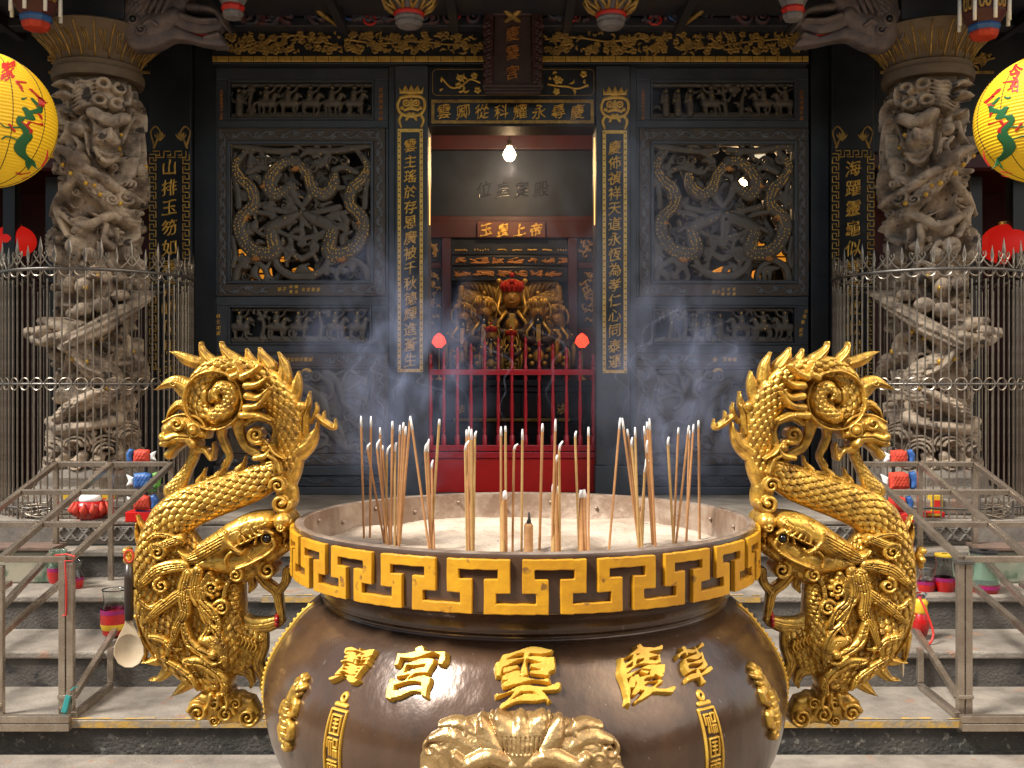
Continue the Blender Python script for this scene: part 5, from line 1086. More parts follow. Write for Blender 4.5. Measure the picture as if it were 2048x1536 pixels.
# ================================================================== DRAGON COLUMNS AND THEIR CAGES
YC = 6.60; KC = YC / F
def column(sx, label):
    xc = 197 if sx < 0 else 1855; X0, Y0 = wx(xc, YC), YC
    t = thing('dragon_column', label, 'column', (X0, Y0, .8)); R0 = 82.
    MB().box(X0 - .42, Y0 - .42, .80, X0 + .42, Y0 + .42, .895).build('plinth', 'granite', t, bevel=.012)
    MB().lathe([(.40, .8955), (.40, .93), (.36, .96), (.365, 1.02), (.345, 1.06), (.30, 1.08)], 8, (X0, Y0), 1, .39, .39 + 2 * math.pi).build('pedestal', 'granite', t, bevel=.008)
    r_ = random.Random(31 if sx < 0 else 57)
    def U(x): return R0 * math.asin(max(-.98, min(.98, (x - 197) / 106)))
    c1 = lambda *p: (U(70 + .241 * p[0]), 160 + .241 * p[1], *[v * .241 for v in p[2:]]); c2 = lambda *p: (U(.267 * p[0]), 520 + .267 * p[1], *[v * .267 for v in p[2:]])
    HW = R0 * math.pi
    R = Relief(-HW, 166, HW, 962, 1.35, solid=True); _st = R.stroke; R.stroke = lambda *a, **k: _st(*a, **{'pw': .36, **k})
    s1 = lambda *p, **k: R.stroke([c1(*q) for q in p], **k); s2 = lambda *p, **k: R.stroke([c2(*q) for q in p], **k)
    # background clutter: clouds, branches, little figures all the way round
    for _ in range(520):
        u, y = r_.uniform(-HW, HW), r_.uniform(185, 900); front = abs(u) < 118
        if front and not (r_.random() < .55): continue
        k = r_.random(); b = r_.uniform(0, 7)
        if k < .3: R.spiral(u, y, r_.uniform(7, 16), 1.4, .28, r_.uniform(4, 8), b, a0=r_.uniform(0, 6), cw=r_.choice((-1, 1)))
        elif k < .45: R.ball(u, y, r_.uniform(5, 11), r_.uniform(4, 9), b)
        else:
            a = r_.uniform(0, 6.3); l = r_.uniform(16, 44); c = r_.uniform(-1.2, 1.2)
            R.stroke([(u, y, r_.uniform(2, 5)), (u + l * .5 * math.cos(a), y + l * .5 * math.sin(a), r_.uniform(4, 8)), (u + l * math.cos(a + c), y + l * math.sin(a + c), r_.uniform(1.5, 4))], r_.uniform(4, 9), b)
    # the great body winding round the shaft, with belly plates and studs
    s1((60, 560, 50), (170, 690, 60), (330, 820, 72), (480, 940, 74), (640, 1060, 72), (800, 1160, 66), (930, 1240, 50), amp=13, base=6, scale=9, sa=3)
    s1((110, 600, 22), (250, 680, 34), (400, 800, 40), (560, 880, 40), (700, 965, 38), (900, 1060, 30), amp=11, base=14)
    for k in range(3):                                              # coils on the hidden sides
        y = 330 + k * 190; R.stroke([(90, y + 10, 15), (150, y + 60, 18), (210, y + 90, 18), (HW, y + 100, 18)], 13, 6, scale=9, sa=3); R.stroke([(-HW, y + 100, 18), (-200, y + 120, 18), (-140, y + 150, 18), (-95, y + 190, 15)], 13, 6, scale=9, sa=3)
    # face and curled forelock under the capital
    R.poly([c1(*q) for q in ((500, 80), (750, 110), (770, 320), (700, 330), (500, 330))], 10, 5, 7)
    for x, y in ((565, 140), (690, 158), (535, 270), (670, 282)): R.ring(*c1(x, y, 0)[:2], 8.5, 4.2, 8, 17)
    s1((770, 120, 12), (785, 190, 12), (775, 270, 8), amp=5, base=18)
    s1((490, 380, 46), (600, 440, 52), (720, 395, 46), amp=10, base=20)
    s1((600, 440, 100), (600, 560, 105), (605, 660, 80), (600, 715, 54), amp=12, base=8); s1((545, 590, 36), (600, 530, 34), (640, 600, 38), amp=10, base=22); s1((600, 520, 18), (598, 590, 26), amp=12, base=25)
    s1((535, 680, 14), (600, 700, 20), (680, 680, 14), amp=6, base=18); R.ball(*c1(682, 540, 26), 9, 18); R.ball(*c1(515, 535, 24), 8, 16); s1((500, 650, 20), (560, 740, 22), (640, 740, 22), (700, 670, 18), amp=6, base=16)
    for k in range(7): s1((500, 95 + 32 * k, 12), (420, 120 + 30 * k, 18), (350, 115 + 34 * k, 16), (290, 170 + 30 * k, 6), amp=5, base=11)
    for p in (((300, 160, 20), (220, 115, 22), (140, 130, 14)), ((290, 240, 20), (220, 200, 22), (140, 215, 14)), ((760, 260, 18), (820, 215, 22), (900, 225, 22), (945, 300, 20), (945, 420, 12)), ((730, 580, 18), (790, 430, 20), (850, 350, 18), (900, 380, 16), (930, 520, 16), (945, 740, 12)), ((880, 480, 10), (880, 620, 10), (850, 770, 8))): s1(*p, amp=7, base=12)
    R.ball(*c1(340, 490, 56), 12, 8); s1((250, 440, 18), (215, 540, 22), (150, 630, 16), amp=7, base=10); s1((300, 560, 16), (350, 620, 16), (330, 680, 12), amp=7, base=10); R.ball(*c1(345, 740, 70), 12, 14); s1((230, 360, 14), (160, 320, 14), (150, 430, 12), amp=6, base=9); s1((400, 520, 12), (420, 640, 14), (440, 700, 10), amp=6, base=8)
    s1((820, 700, 28), (800, 820, 30), (750, 880, 30), amp=9, base=16)
    for k in range(4): s1((740 + 6 * k, 870 + 6 * k, 10), (715 + 26 * k, 900, 13), (690 + 34 * k, 930, 8), amp=6, base=22)
    for x, y, r in ((740, 1020, 15), (635, 1050, 11), (820, 1135, 9)): R.spiral(*c1(x, y, 0)[:2], r, 1.5, .3, 8, 16)
    for p in (((200, 1170, 26), (330, 1250, 40), (450, 1250, 42), (560, 1200, 40), (700, 1150, 40)), ((130, 1120, 30), (190, 1240, 32), (240, 1340, 22)), ((310, 880, 22), (220, 960, 34), (130, 1060, 26), (90, 1160, 14)), ((600, 1260, 30), (590, 1370, 30), (670, 1420, 34)), ((400, 1140, 12), (540, 1190, 12)), ((700, 1280, 20), (700, 1380, 20)), ((860, 1200, 24), (900, 1300, 24), (800, 1380, 30))): s1(*p, amp=9, base=8)
    for x, y, r in ((330, 1290, 50), (280, 1420, 80), (850, 1450, 90), (720, 1180, 40), (140, 1360, 36), (440, 1490, 60)): R.ball(*c1(x, y, r), 11, 6)
    # lower half: rocks, leaping head, S-shaped body, rings of waves
    for x, y, r in ((450, 210, 66), (600, 230, 74), (800, 150, 60), (700, 130, 60), (950, 160, 40)): R.ball(*c2(x, y, r), 12, 4)
    s2((270, 590, 26), (400, 625, 40), (540, 590, 40), amp=11, base=26); R.ball(*c2(340, 560, 44), 9, 32); R.ball(*c2(410, 555, 42), 9, 32); s2((360, 470, 30), (440, 500, 40), (540, 540, 40), amp=10, base=20)
    s2((540, 660, 50), (620, 600, 60), (750, 520, 62), (880, 420, 54), (1000, 330, 36), (1090, 240, 10), amp=13, base=22, ridge=2)
    for p in ((640, 400, 52), (760, 365, 56), (890, 290, 42), (580, 430, 40)): R.ball(*c2(*p), 11, 22)
    s2((600, 590, 70), (590, 690, 74), (650, 780, 84), (790, 850, 96), (880, 930, 84), (820, 1010, 76), (640, 1050, 66), (500, 1110, 56), (420, 1180, 44), amp=14, base=8, scale=8, sa=3)
    s2((640, 600, 12), (580, 680, 14), (640, 800, 14), (740, 860, 12), amp=5, base=26); s2((330, 700, 20), (420, 640, 20), (480, 700, 30), (440, 830, 24), amp=8, base=6); s2((920, 560, 34), (1010, 600, 30), (1020, 720, 30), amp=8, base=6)
    s2((600, 1070, 20), (700, 1000, 30), (760, 980, 16), amp=7, base=22)
    for cx, cy in ((560, 1380), (800, 1430), (380, 1420), (980, 1330)):
        for q in range(4):
            rr = 55 + 34 * q; s2(*[(cx + rr * math.cos(a), cy - rr * .8 * math.sin(a), 12) for a in np.linspace(.2, 2.94, 7)], amp=5, base=16 - 3 * q)
    s2((320, 1200, 40), (420, 1250, 50), (560, 1240, 40), (760, 1220, 30), (900, 1180, 60), amp=11, base=10)
    for u in np.arange(-HW, HW, 34): R.stroke([(u, 962, 14), (u + 10, 930, 16), (u + 24, 905, 10)], 12, 6); R.spiral(u + 16, 920, 13, 1.4, .3, 8, 14)
    R.noise(r_, 1.4, 2600, 2, 5)
    def fn(x, y, h):
        a = math.atan2(-Y0, -X0) + (x if sx < 0 else -x) / R0; r = (R0 - 24 + h * 2.0) * KC
        return X0 + r * np.cos(a), Y0 + r * np.sin(a), CAMZ - (y - CY) * KC
    me = R.mesh('carved_shaft', fn, 0, None)
    if sx > 0: me.flip_normals()
    sh_ = link('carved_shaft', me, 'colstone', t, smooth=True)
    mb = MB(); f = pt(fn)                                           # gilded studs along the body
    def hs(u): j = int((u[1] - 166) / 1.35); i = int((u[0] + HW) / 1.35); return float(R.H[max(0, min(j, R.H.shape[0] - 1)), max(0, min(i, R.H.shape[1] - 1))]) + 1
    for x, y in [(240, 785), (300, 855), (425, 935), (495, 950), (540, 1020), (150, 700), (690, 1080), (685, 540), (890, 405), (945, 560), (940, 720), (800, 600), (830, 640)]: u = c1(x, y, 0); mb.ball(f(u[0], u[1], hs(u)), r_.uniform(.012, .018), 8, 6)
    for x, y in [(760, 600), (700, 640), (880, 545), (500, 745), (550, 750), (655, 770), (1040, 690), (800, 960), (640, 240), (735, 150)]: u = c2(x, y, 0); mb.ball(f(u[0], u[1], hs(u)), r_.uniform(.012, .02), 8, 6)
    mb.build('gilt_stud', 'goldpaint', sh_, smooth=True)['kind'] = 'stuff'
    zc = lambda y: wz(y, YC)
    MB().lathe([(.235, zc(190)), (.238, zc(166))], 8, (X0, Y0), 1, .39, .39 + 2 * math.pi).build('neck', 'capital', t)
    MB().lathe([(.24, zc(172)), (.278, zc(170)), (.286, zc(160)), (.282, zc(152)), (.262, zc(150)), (.265, zc(148)), (.272, zc(140)), (.25, zc(136))], 40, (X0, Y0)).build('collar_ring', 'capital', t, smooth=True, auto=40)
    cp = MB().lathe([(.245, zc(138)), (.262, zc(126)), (.30, zc(108)), (.35, zc(92)), (.392, zc(80)), (.40, zc(75)), (.385, zc(71)), (.30, zc(69))], 48, (X0, Y0)).build('capital_bowl', 'capital', t, smooth=True, auto=50)
    mb = MB()                                                       # flutes and sprigs on the bowl
    for k in range(20):
        a = k * math.pi / 10; P = [(r * 1.004, z) for r, z in ((.25, zc(136)), (.265, zc(126)), (.303, zc(108)), (.353, zc(92)), (.394, zc(80)))]
        mb.tube([(X0 + r * math.cos(a), Y0 + r * math.sin(a), z) for r, z in P], .006, 5)
        for q in range(3):
            aa = a + .08 + .07 * q; mb.tube([(X0 + r * math.cos(aa + .05 * math.sin(i * 1.6 + q)), Y0 + r * math.sin(aa + .05 * math.sin(i * 1.6 + q)), z) for i, (r, z) in enumerate(P[1:4])], .0035, 4)
    mb.build('capital_flutes', 'giltdim', cp, smooth=True)
    MB().box(X0 - .27, Y0 - .27, zc(68.5), X0 + .27, Y0 + .27, 4.2).build('abacus_block', 'beam', t, bevel=.01)
    # --- the steel cage
    g = thing('column_cage', 'round steel bar cage with spear finials around the ' + ('left' if sx < 0 else 'right') + ' dragon column', 'cage', (X0, Y0, .8)); RC = .588; zb, zt, zm = .80, 2.285, 1.60; N = 84
    pr = {}
    def bar(a, name, key, mk, m):
        c, s_ = math.cos(a), math.sin(a)
        if key not in pr:
            o = mk().build(name, m, None, smooth=True, auto=50); o.parent = g; ROOT[o.name] = Vector((0, 0, 0)); pr[key] = o
        else: o = pr[key].copy(); COL.objects.link(o)
        o.location = (RC * c, RC * s_, 0); o.rotation_euler = (0, 0, a + math.pi / 2); return o
    for i in range(N):
        a = -math.pi / 2 + 2 * math.pi * (i + .5) / N
        up = zt + .03 - .8 if i % 2 else zt - .06 - .8
        bar(a, 'bar', 'b%d' % (i % 2), lambda: MB().tube([(0, 0, 0), (0, 0, up)], .0052, 6), 'bar')
        if i % 4 == 1:
            def mk():
                b = MB().lathe([(.004, zt - .8), (.0045, zt - .74), (.010, zt - .735), (.006, zt - .725), (.016, zt - .69), (.010, zt - .655), (.001, zt - .61)], 8, (0, 0), .5)
                for q in (-1, 1): b.tube([(q * x, 0, zt - .8 + z) for x, z in ((.004, .03), (.02, .045), (.045, .085), (.040, .105), (.026, .10), (.028, .085))], .0042, 6); b.tube([(q * x, 0, zt - .8 + z) for x, z in ((.078, .012), (.06, .02), (.03, .05), (.006, .09))], .0045, 6)
                return b
            bar(a, 'fleur_finial', 'f', mk, 'bar')
        if i % 4 == 3: bar(a, 'spear_finial', 's', lambda: MB().lathe([(.005, zt - .8), (.005, zt - .765), (.011, zt - .758), (.006, zt - .75), (.014, zt - .72), (.001, zt - .66)], 8, (0, 0), .5), 'bar')
        if i % 2 == 0:
            a2 = a + math.pi / N
            bar(a2, 'ring_link', 'r', lambda: MB().tube([(.036 * math.cos(q), -.004, zm - .8 + .036 * math.sin(q)) for q in np.linspace(0, 2 * math.pi, 17)[:-1]], .0042, 6, closed=True), 'bar')
            bar(a2, 'loop_link', 'l', lambda: MB().tube([(.040 * math.cos(q), 0, zt - .8 - .006 + .036 * math.sin(q)) for q in np.linspace(math.pi, 2 * math.pi, 9)], .0045, 6), 'bar')
    for z, r in ((zt, .011), (zm, .008), (zb + .06, .008)):
        MB().tube([(X0 + RC * math.cos(q), Y0 + RC * math.sin(q), z) for q in np.linspace(0, 2 * math.pi, 73)[:-1]], r, 6, closed=True).build('hoop', 'iron', g, smooth=True)
column(-1, 'left carved stone dragon column with weathered beige high relief and brown capital'); column(1, 'right carved stone dragon column with weathered beige high relief and brown capital')

# ================================================================== EAVES: roof, beams, brackets, pendants
roof = thing('eave_roof', 'dark wooden eave with carved beams over the porch', 'roof', (0, 6.3, 4.16))
MB().box(-9, 5.53, 4.20, 9, 7.8, 4.32).build('soffit', 'beam', roof); 
MB().box(-9, 5.46, 4.14, 9, 5.529, 4.45).build('fascia', 'maroon', roof, bevel=.01)
for Yb, y0, y1, h in ((7.16, -60, 18, .12), (6.72, -60, -4, .16)): MB().box(-9, Yb, wz(y1, Yb), 9, Yb + h, 4.2).build('beam', 'beam', roof, bevel=.01)
for k in range(16): x = -6 + k * .8; MB().box(x - .03, 5.55, 4.12, x + .03, 7.7, 4.199).build('rafter', 'beam', roof, bevel=.005)
MB().box(-9, 7.2, wz(63, 7.3), 9, 7.33, wz(20, 7.3)).build('carved_beam', 'beam', roof, bevel=.01)
r_ = random.Random(41)
for x0, x1, m in ((250, 620, 'grey'), (620, 970, 'beam'), (1080, 1430, 'beam'), (1430, 1800, 'grey')):
    R = Relief(x0, -8, x1, 62, 1.0)
    x = x0 + 14
    while x < x1 - 12:
        k = r_.random()
        if k < .5: R.spiral(x, r_.uniform(8, 48), r_.uniform(10, 20), 1.5, .28, 7, 1, a0=r_.uniform(0, 6), cw=r_.choice((-1, 1)))
        else: R.stroke([(x - 14, r_.uniform(0, 56), 3), (x, r_.uniform(4, 50), 7), (x + 16, r_.uniform(0, 56), 2)], 6, 1)
        x += r_.uniform(9, 18)
    for _ in range(30): R.ball(r_.uniform(x0, x1), r_.uniform(0, 58), r_.uniform(2.5, 6), 5, 2)
    link('carved_foliage', R.mesh('carved_foliage', flat(7.19, 7.3), 2, 0), mat('dusky_painted_carving', (.045, .05, .065), .55, 0, (.12, .035, .035), 14, mix=(.45, .6)), roof, smooth=True)
for x, y, m in ((648, 8, 'gilt'), (1386, 10, 'gilt'), (740, 40, 'redpaint'), (908, 30, 'redpaint'), (1140, 34, 'redpaint'), (1310, 40, 'redpaint'), (700, 30, 'blue'), (1350, 30, 'blue')):
    w_, h_ = (26, 5) if m == 'gilt' else (12, 9); P = [px(x + w_ * math.cos(a), y + h_ * math.sin(a), 7.17) for a in np.linspace(0, 6.283, 17)[:-1]]
    b = MB()
    if m == 'gilt': b.pbox(x - w_, y - 4, x + w_, y + 4, 7.15, 7.2, 7.17)
    else: b.tube(P, .010, 6, closed=True)
    b.build('painted_boss', m, roof, smooth=(m != 'gilt'))
for x in (610, 985, 1065, 1430): MB().tube([px(x, -20, 7.0), px(x + (30 if x < 1020 else -30), 25, 7.1), px(x + (70 if x < 1020 else -70), 55, 7.2)], [.03, .022, .012], 6).build('gilt_strut', 'giltdim', roof, smooth=True)
# dragon-fish brackets springing from the columns
for sx in (-1, 1):
    q = lambda *t: ((1380 + .326 * t[0]), .326 * t[1], *[v * .326 for v in t[2:]])
    t = thing('dragon_fish_bracket', 'painted wooden dragon-fish bracket with open jaws beside the ' + ('left' if sx < 0 else 'right') + ' column capital', 'bracket', px(1735 if sx > 0 else 309, 40, 6.45))
    f0 = flat(6.45, 6.45); fn = f0 if sx > 0 else (lambda x, y, h: f0(2044 - x, y, h))
    def put(R, name, m, th, back=.8, parent=None):
        me = R.mesh(name, fn, th, back)
        if sx < 0: me.flip_normals()
        return link(name, me, m, parent or t, smooth=True)
    st = lambda R, *p, **k: R.stroke([q(*a) for a in p], **k)
    R = Relief(1570, -60, 1830, 125, .9)
    st(R, (665, 120, 22), (700, 170, 30), (770, 190, 34), (860, 170, 40), (950, 120, 48), amp=None, base=2); st(R, (690, 150, 12), (800, 150, 14), (900, 120, 16), amp=6, base=14)
    st(R, (650, 285, 12), (690, 270, 26), (780, 262, 22), (880, 235, 26), (980, 215, 44), (1080, 240, 66), (1170, 245, 78), amp=None, base=2); st(R, (680, 235, 14), (720, 245, 16), (760, 255, 10), amp=6, base=10)
    st(R, (950, 110, 50), (1020, 150, 66), (1120, 180, 80), (1190, 190, 86), amp=20, base=2); st(R, (1190, 150, 80), (1180, 80, 90), (1150, 0, 100), (1100, -100, 110), amp=24, base=0, scale=8, sa=4)
    st(R, (950, 60, 60), (920, 0, 70), (960, -90, 80), amp=16, base=0); st(R, (1130, 110, 14), (1200, 90, 18), (1260, 110, 18), (1285, 180, 16), (1270, 260, 10), amp=7, base=12)
    for k in range(4): st(R, (960 + 40 * k, 10, 14), (985 + 40 * k, 60, 18), (1010 + 40 * k, 110, 8), amp=6, base=16)
    R.spiral(*q(1130, 215, 0)[:2], 11, 1.3, .3, 6, 22); st(R, (1040, 190, 14), (1080, 165, 18), (1120, 190, 10), amp=7, base=20); R.ring(*q(1180, 155, 0)[:2], 9, 3, 6, 22)
    st(R, (640, 180, 10), (670, 130, 20), (700, 90, 18), (760, 70, 22), (860, 60, 26), amp=8, base=4)
    put(R, 'fish_body', 'fishgrey', 12)
    R = Relief(1590, 20, 1710, 90, .8); st(R, (740, 232, 10), (830, 210, 14), (920, 185, 18), (1000, 150, 20), amp=4, base=0); put(R, 'mouth_lining', 'redpaint', 8, .3)
    R = Relief(1590, 20, 1710, 90, .8)
    for k in range(7): st(R, (790 + 22 * k, 205 - 9 * k, 7), (800 + 22 * k, 190 - 9 * k, 3), amp=3)
    put(R, 'tooth', 'white', 12, .2)
    b = fn(np.float64(q(1180, 155, 0)[0]), np.float64(q(1180, 155, 0)[1]), np.float64(38)); MB().ball(tuple(map(float, b)), .02, 12, 8).build('eye', 'eye', t, smooth=True)
# carved pendants
def pendant(x, yb, w_, Y, label, kind):
    c = px(x, yb, Y); k = Y / F; t = thing('pendant', label, 'pendant', (c[0], c[1], 4.2), 'carved pendants hanging from the eave'); z = lambda d: c[2] + d * k; r = w_ * k / 2
    if kind == 'flower':
        MB().lathe([(.002, z(0)), (r * .40, z(2)), (r * .52, z(9)), (r * .50, z(14)), (r * .56, z(18)), (r * .52, z(22))], 20, c[:2]).build('turned_drop', 'grey', t, smooth=True, auto=40); MB().lathe([(r * .52, z(22.2)), (r * .60, z(26)), (r * .54, z(31))], 20, c[:2]).build('red_collar', 'redpaint', t, smooth=True)
        mb = MB()
        for i in range(10):
            a = i * .628
            for s in (-1, 1): mb.tube([(c[0] + rr * r * math.cos(a + s * q), c[1] + rr * r * math.sin(a + s * q), z(h)) for rr, q, h in ((.5, 0, 31), (.9, .15, 42), (1.05, .3, 56), (.9, .45, 72), (.6, .5, 86))], .010, 6)
        mb.build('basket_petals', 'giltdim', t, smooth=True); MB().lathe([(r * .5, z(32)), (r * .8, z(50)), (r * .7, z(80)), (r * .4, z(100))], 20, c[:2]).build('core', 'grey', t, smooth=True)
    else:
        big = kind == 'big'
        MB().lathe([(.002, z(0)), (r * .55, z(1)), (r * .7, z(10)), (r * .66, z(14))], 8, c[:2]).build('octagonal_foot', 'grey' if not big else 'orangered', t, bevel=.004); MB().lathe([(r * .66, z(14.2)), (r * .78, z(22)), (r * .7, z(27))], 8, c[:2]).build('painted_band', 'blue' if big else 'redpaint', t)
        MB().lathe([(r * .7, z(27.2)), (r * 1.05, z(48)), (r * 1.05, z(90)), (r * .7, z(130))], 8, c[:2]).build('drum', 'maroon' if big else 'grey', t, bevel=.004)
        mb = MB()
        for i in range(8):
            a = (i + .5) * math.pi / 4
            for s in (-1, 1): mb.tube([(c[0] + 1.02 * r * math.cos(a + s * .13 + .1 * math.cos(q)), c[1] + 1.02 * r * math.sin(a + s * .13 + .1 * math.cos(q)), z(66 + 14 * math.sin(q))) for q in np.linspace(0, 6.28, 11)[:-1]], .008, 5, closed=True)
        mb.build('fret_rosette', 'giltdim', t, smooth=True)
        if big:
            for i in range(8): a = i * math.pi / 4; MB().tube([(c[0] + 1.15 * r * math.cos(a), c[1] + 1.15 * r * math.sin(a), z(100)), (c[0] + 1.15 * r * math.cos(a), c[1] + 1.15 * r * math.sin(a), z(26))], .011, 6).build('hanging_stem', 'white', t, smooth=True)
    MB().tube([(c[0], c[1], z(80)), (c[0], c[1], 4.2)], .05 if kind == 'flower' else .07, 10).build('hanger', 'beam', t)
pendant(818, 56, 106, 6.3, 'gold basket pendant with red collar left of the name plaque', 'flower'); pendant(1222, 58, 106, 6.3, 'gold basket pendant with red collar right of the name plaque', 'flower')
pendant(466, 38, 62, 6.2, 'grey octagonal pendant with red band near the left dragon-fish', 'oct'); pendant(1586, 42, 62, 6.2, 'grey octagonal pendant with red band near the right dragon-fish', 'oct')
pendant(72, 60, 84, 6.0, 'big painted pendant with white stems at the upper left corner', 'big'); pendant(1968, 78, 84, 6.0, 'big painted pendant with white stems at the upper right corner', 'big')

# ================================================================== YELLOW LANTERNS
def lantern(xc, yc, A, Bv, sx, label, text):
    Y = 5.6; k = Y / F; c = px(xc, yc, Y); t = thing('paper_lantern', label, 'lantern', (c[0], c[1], c[2] + Bv * k), 'large yellow lanterns at the eave')
    prof = []
    for i in range(109):
        p = -1.40 + 2.80 * i / 108; prof.append((A * k * math.cos(p) * (1 + .010 * (i % 2)), c[2] + Bv * k * math.sin(p)))
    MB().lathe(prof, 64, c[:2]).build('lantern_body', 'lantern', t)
    for s in (-1, 1): MB().lathe([(A * k * .19, c[2] + s * Bv * k * .975), (A * k * .2, c[2] + s * Bv * k * 1.05)], 24, c[:2]).build('cap_ring', 'lacquer', t, bevel=.003)
    mb = MB()
    for i in range(12):
        a = -1.77 + i * math.pi / 6 + (.12 if sx < 0 else .02); mb.tube([(c[0] + 1.007 * A * k * math.cos(p) * math.cos(a), c[1] + 1.007 * A * k * math.cos(p) * math.sin(a), c[2] + Bv * k * math.sin(p) * 1.003) for p in np.linspace(-1.4, 1.4, 30)], .0022, 5)
    mb.build('seam_line', 'cord', t)
    def fn(x, y, h):
        v = np.clip((y - yc) / Bv, -.97, .97); u = (x - xc) / A
        for _ in range(6):                                          # meet the sphere along the line of sight
            q = np.sqrt(np.maximum(.004, 1 - u * u - v * v)); Yp = Y - A * k * q; u = np.clip(((x - CX) * Yp / F - c[0]) / (A * k), -.97, .97); v = np.clip(-((CAMZ - (y - CY) * Yp / F) - c[2]) / (Bv * k), -.97, .97)
        q = np.sqrt(np.maximum(.004, 1 - u * u - v * v)); e = 1 + h * .0012 + .012
        return c[0] + A * k * u * e, c[1] - A * k * q * e, c[2] - Bv * k * v * e
    X = lambda d: xc + sx * d                                       # d measured towards the middle of the picture
    def art(name, m, strokes, w_=3.):
        R = Relief(xc - A, yc - Bv, xc + A, yc + Bv, .9)
        for s in strokes: R.stroke([(X(p[0] + (p[0] - 108) * .05), yc + p[1], .66 * p[2]) for p in s], .6)
        me = R.mesh(name, fn, .6, 0); link(name, me, m, t, smooth=True)
    art('painted_dragon', 'green', [((104, -12, 5), (112, 6, 6), (108, 22, 6), (114, 40, 7), (104, 58, 8), (98, 74, 9), (104, 90, 5)), ((112, -34, 3), (118, -20, 5), (110, -8, 5)), ((94, -36, 2), (100, -30, 3), (106, -34, 1)), ((112, 30, 2), (92, 36, 2), (84, 30, 1)), ((106, 56, 2), (90, 52, 2), (82, 58, 1)), ((98, 88, 3), (92, 98, 2)), ((102, 90, 3), (112, 98, 1))])
    art('painted_flames', 'redpaint', [((116, -48, 3), (122, -36, 4), (116, -24, 3)), ((116, -10, 2), (122, 6, 3), (116, 24, 2)), ((110, 20, 2), (118, 32, 3), (112, 44, 1)), ((96, 30, 3), (100, 40, 3)), ((96, 104, 1.6), (76, 108, 1.6)), ((94, 112, 1), (80, 116, 1)), ((108, -60, 3), (96, -54, 4), (104, -44, 2)), ((130, 60, 3), (126, 78, 3), (118, 92, 3))])
    letters([(ch, X(d), yc + dy, sz, .8) for ch, d, dy, sz in text], pt(fn), 3.5, .02).build('lantern_lettering', 'redpaint', t)
    MB().tube([(c[0], c[1], c[2] - Bv * k * 1.05), (c[0], c[1], c[2] - Bv * k * 1.2), (c[0], c[1], c[2] - Bv * k * 1.5)], [.012, .030, .035], 10).build('tassel', 'amber', t, smooth=True); MB().tube([(c[0], c[1], c[2] + Bv * k), (c[0], c[1], 4.2)], .006, 6).build('cord', 'cord', t)
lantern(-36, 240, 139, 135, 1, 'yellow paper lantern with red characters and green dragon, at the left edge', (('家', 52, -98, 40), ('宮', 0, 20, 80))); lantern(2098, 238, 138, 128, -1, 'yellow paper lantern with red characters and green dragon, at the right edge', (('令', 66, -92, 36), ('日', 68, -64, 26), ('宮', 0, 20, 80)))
for x, y, rx, ry, lab in ((30, 482, 40, 32, 'glowing red silk lantern in the dark behind the left column'), (2012, 488, 48, 40, 'glowing red silk lantern in the dark behind the right column')):
    Y = 7.95; c = px(x, y, Y); k = Y / F; t = thing('red_lantern', lab, 'lantern', c); MB().ball(c, rx * k, 24, 14, (1, 1, ry / rx)).build('silk_body', 'redglow', t, smooth=True); MB().lathe([(rx * k * .3, c[2] + ry * k * .94), (rx * k * .3, c[2] + ry * k * 1.1)], 16, c[:2]).build('cap_ring', 'lampshell', t); MB().tube([c, (c[0], c[1], 4.3)], .005, 6).build('cord', 'cord', t)

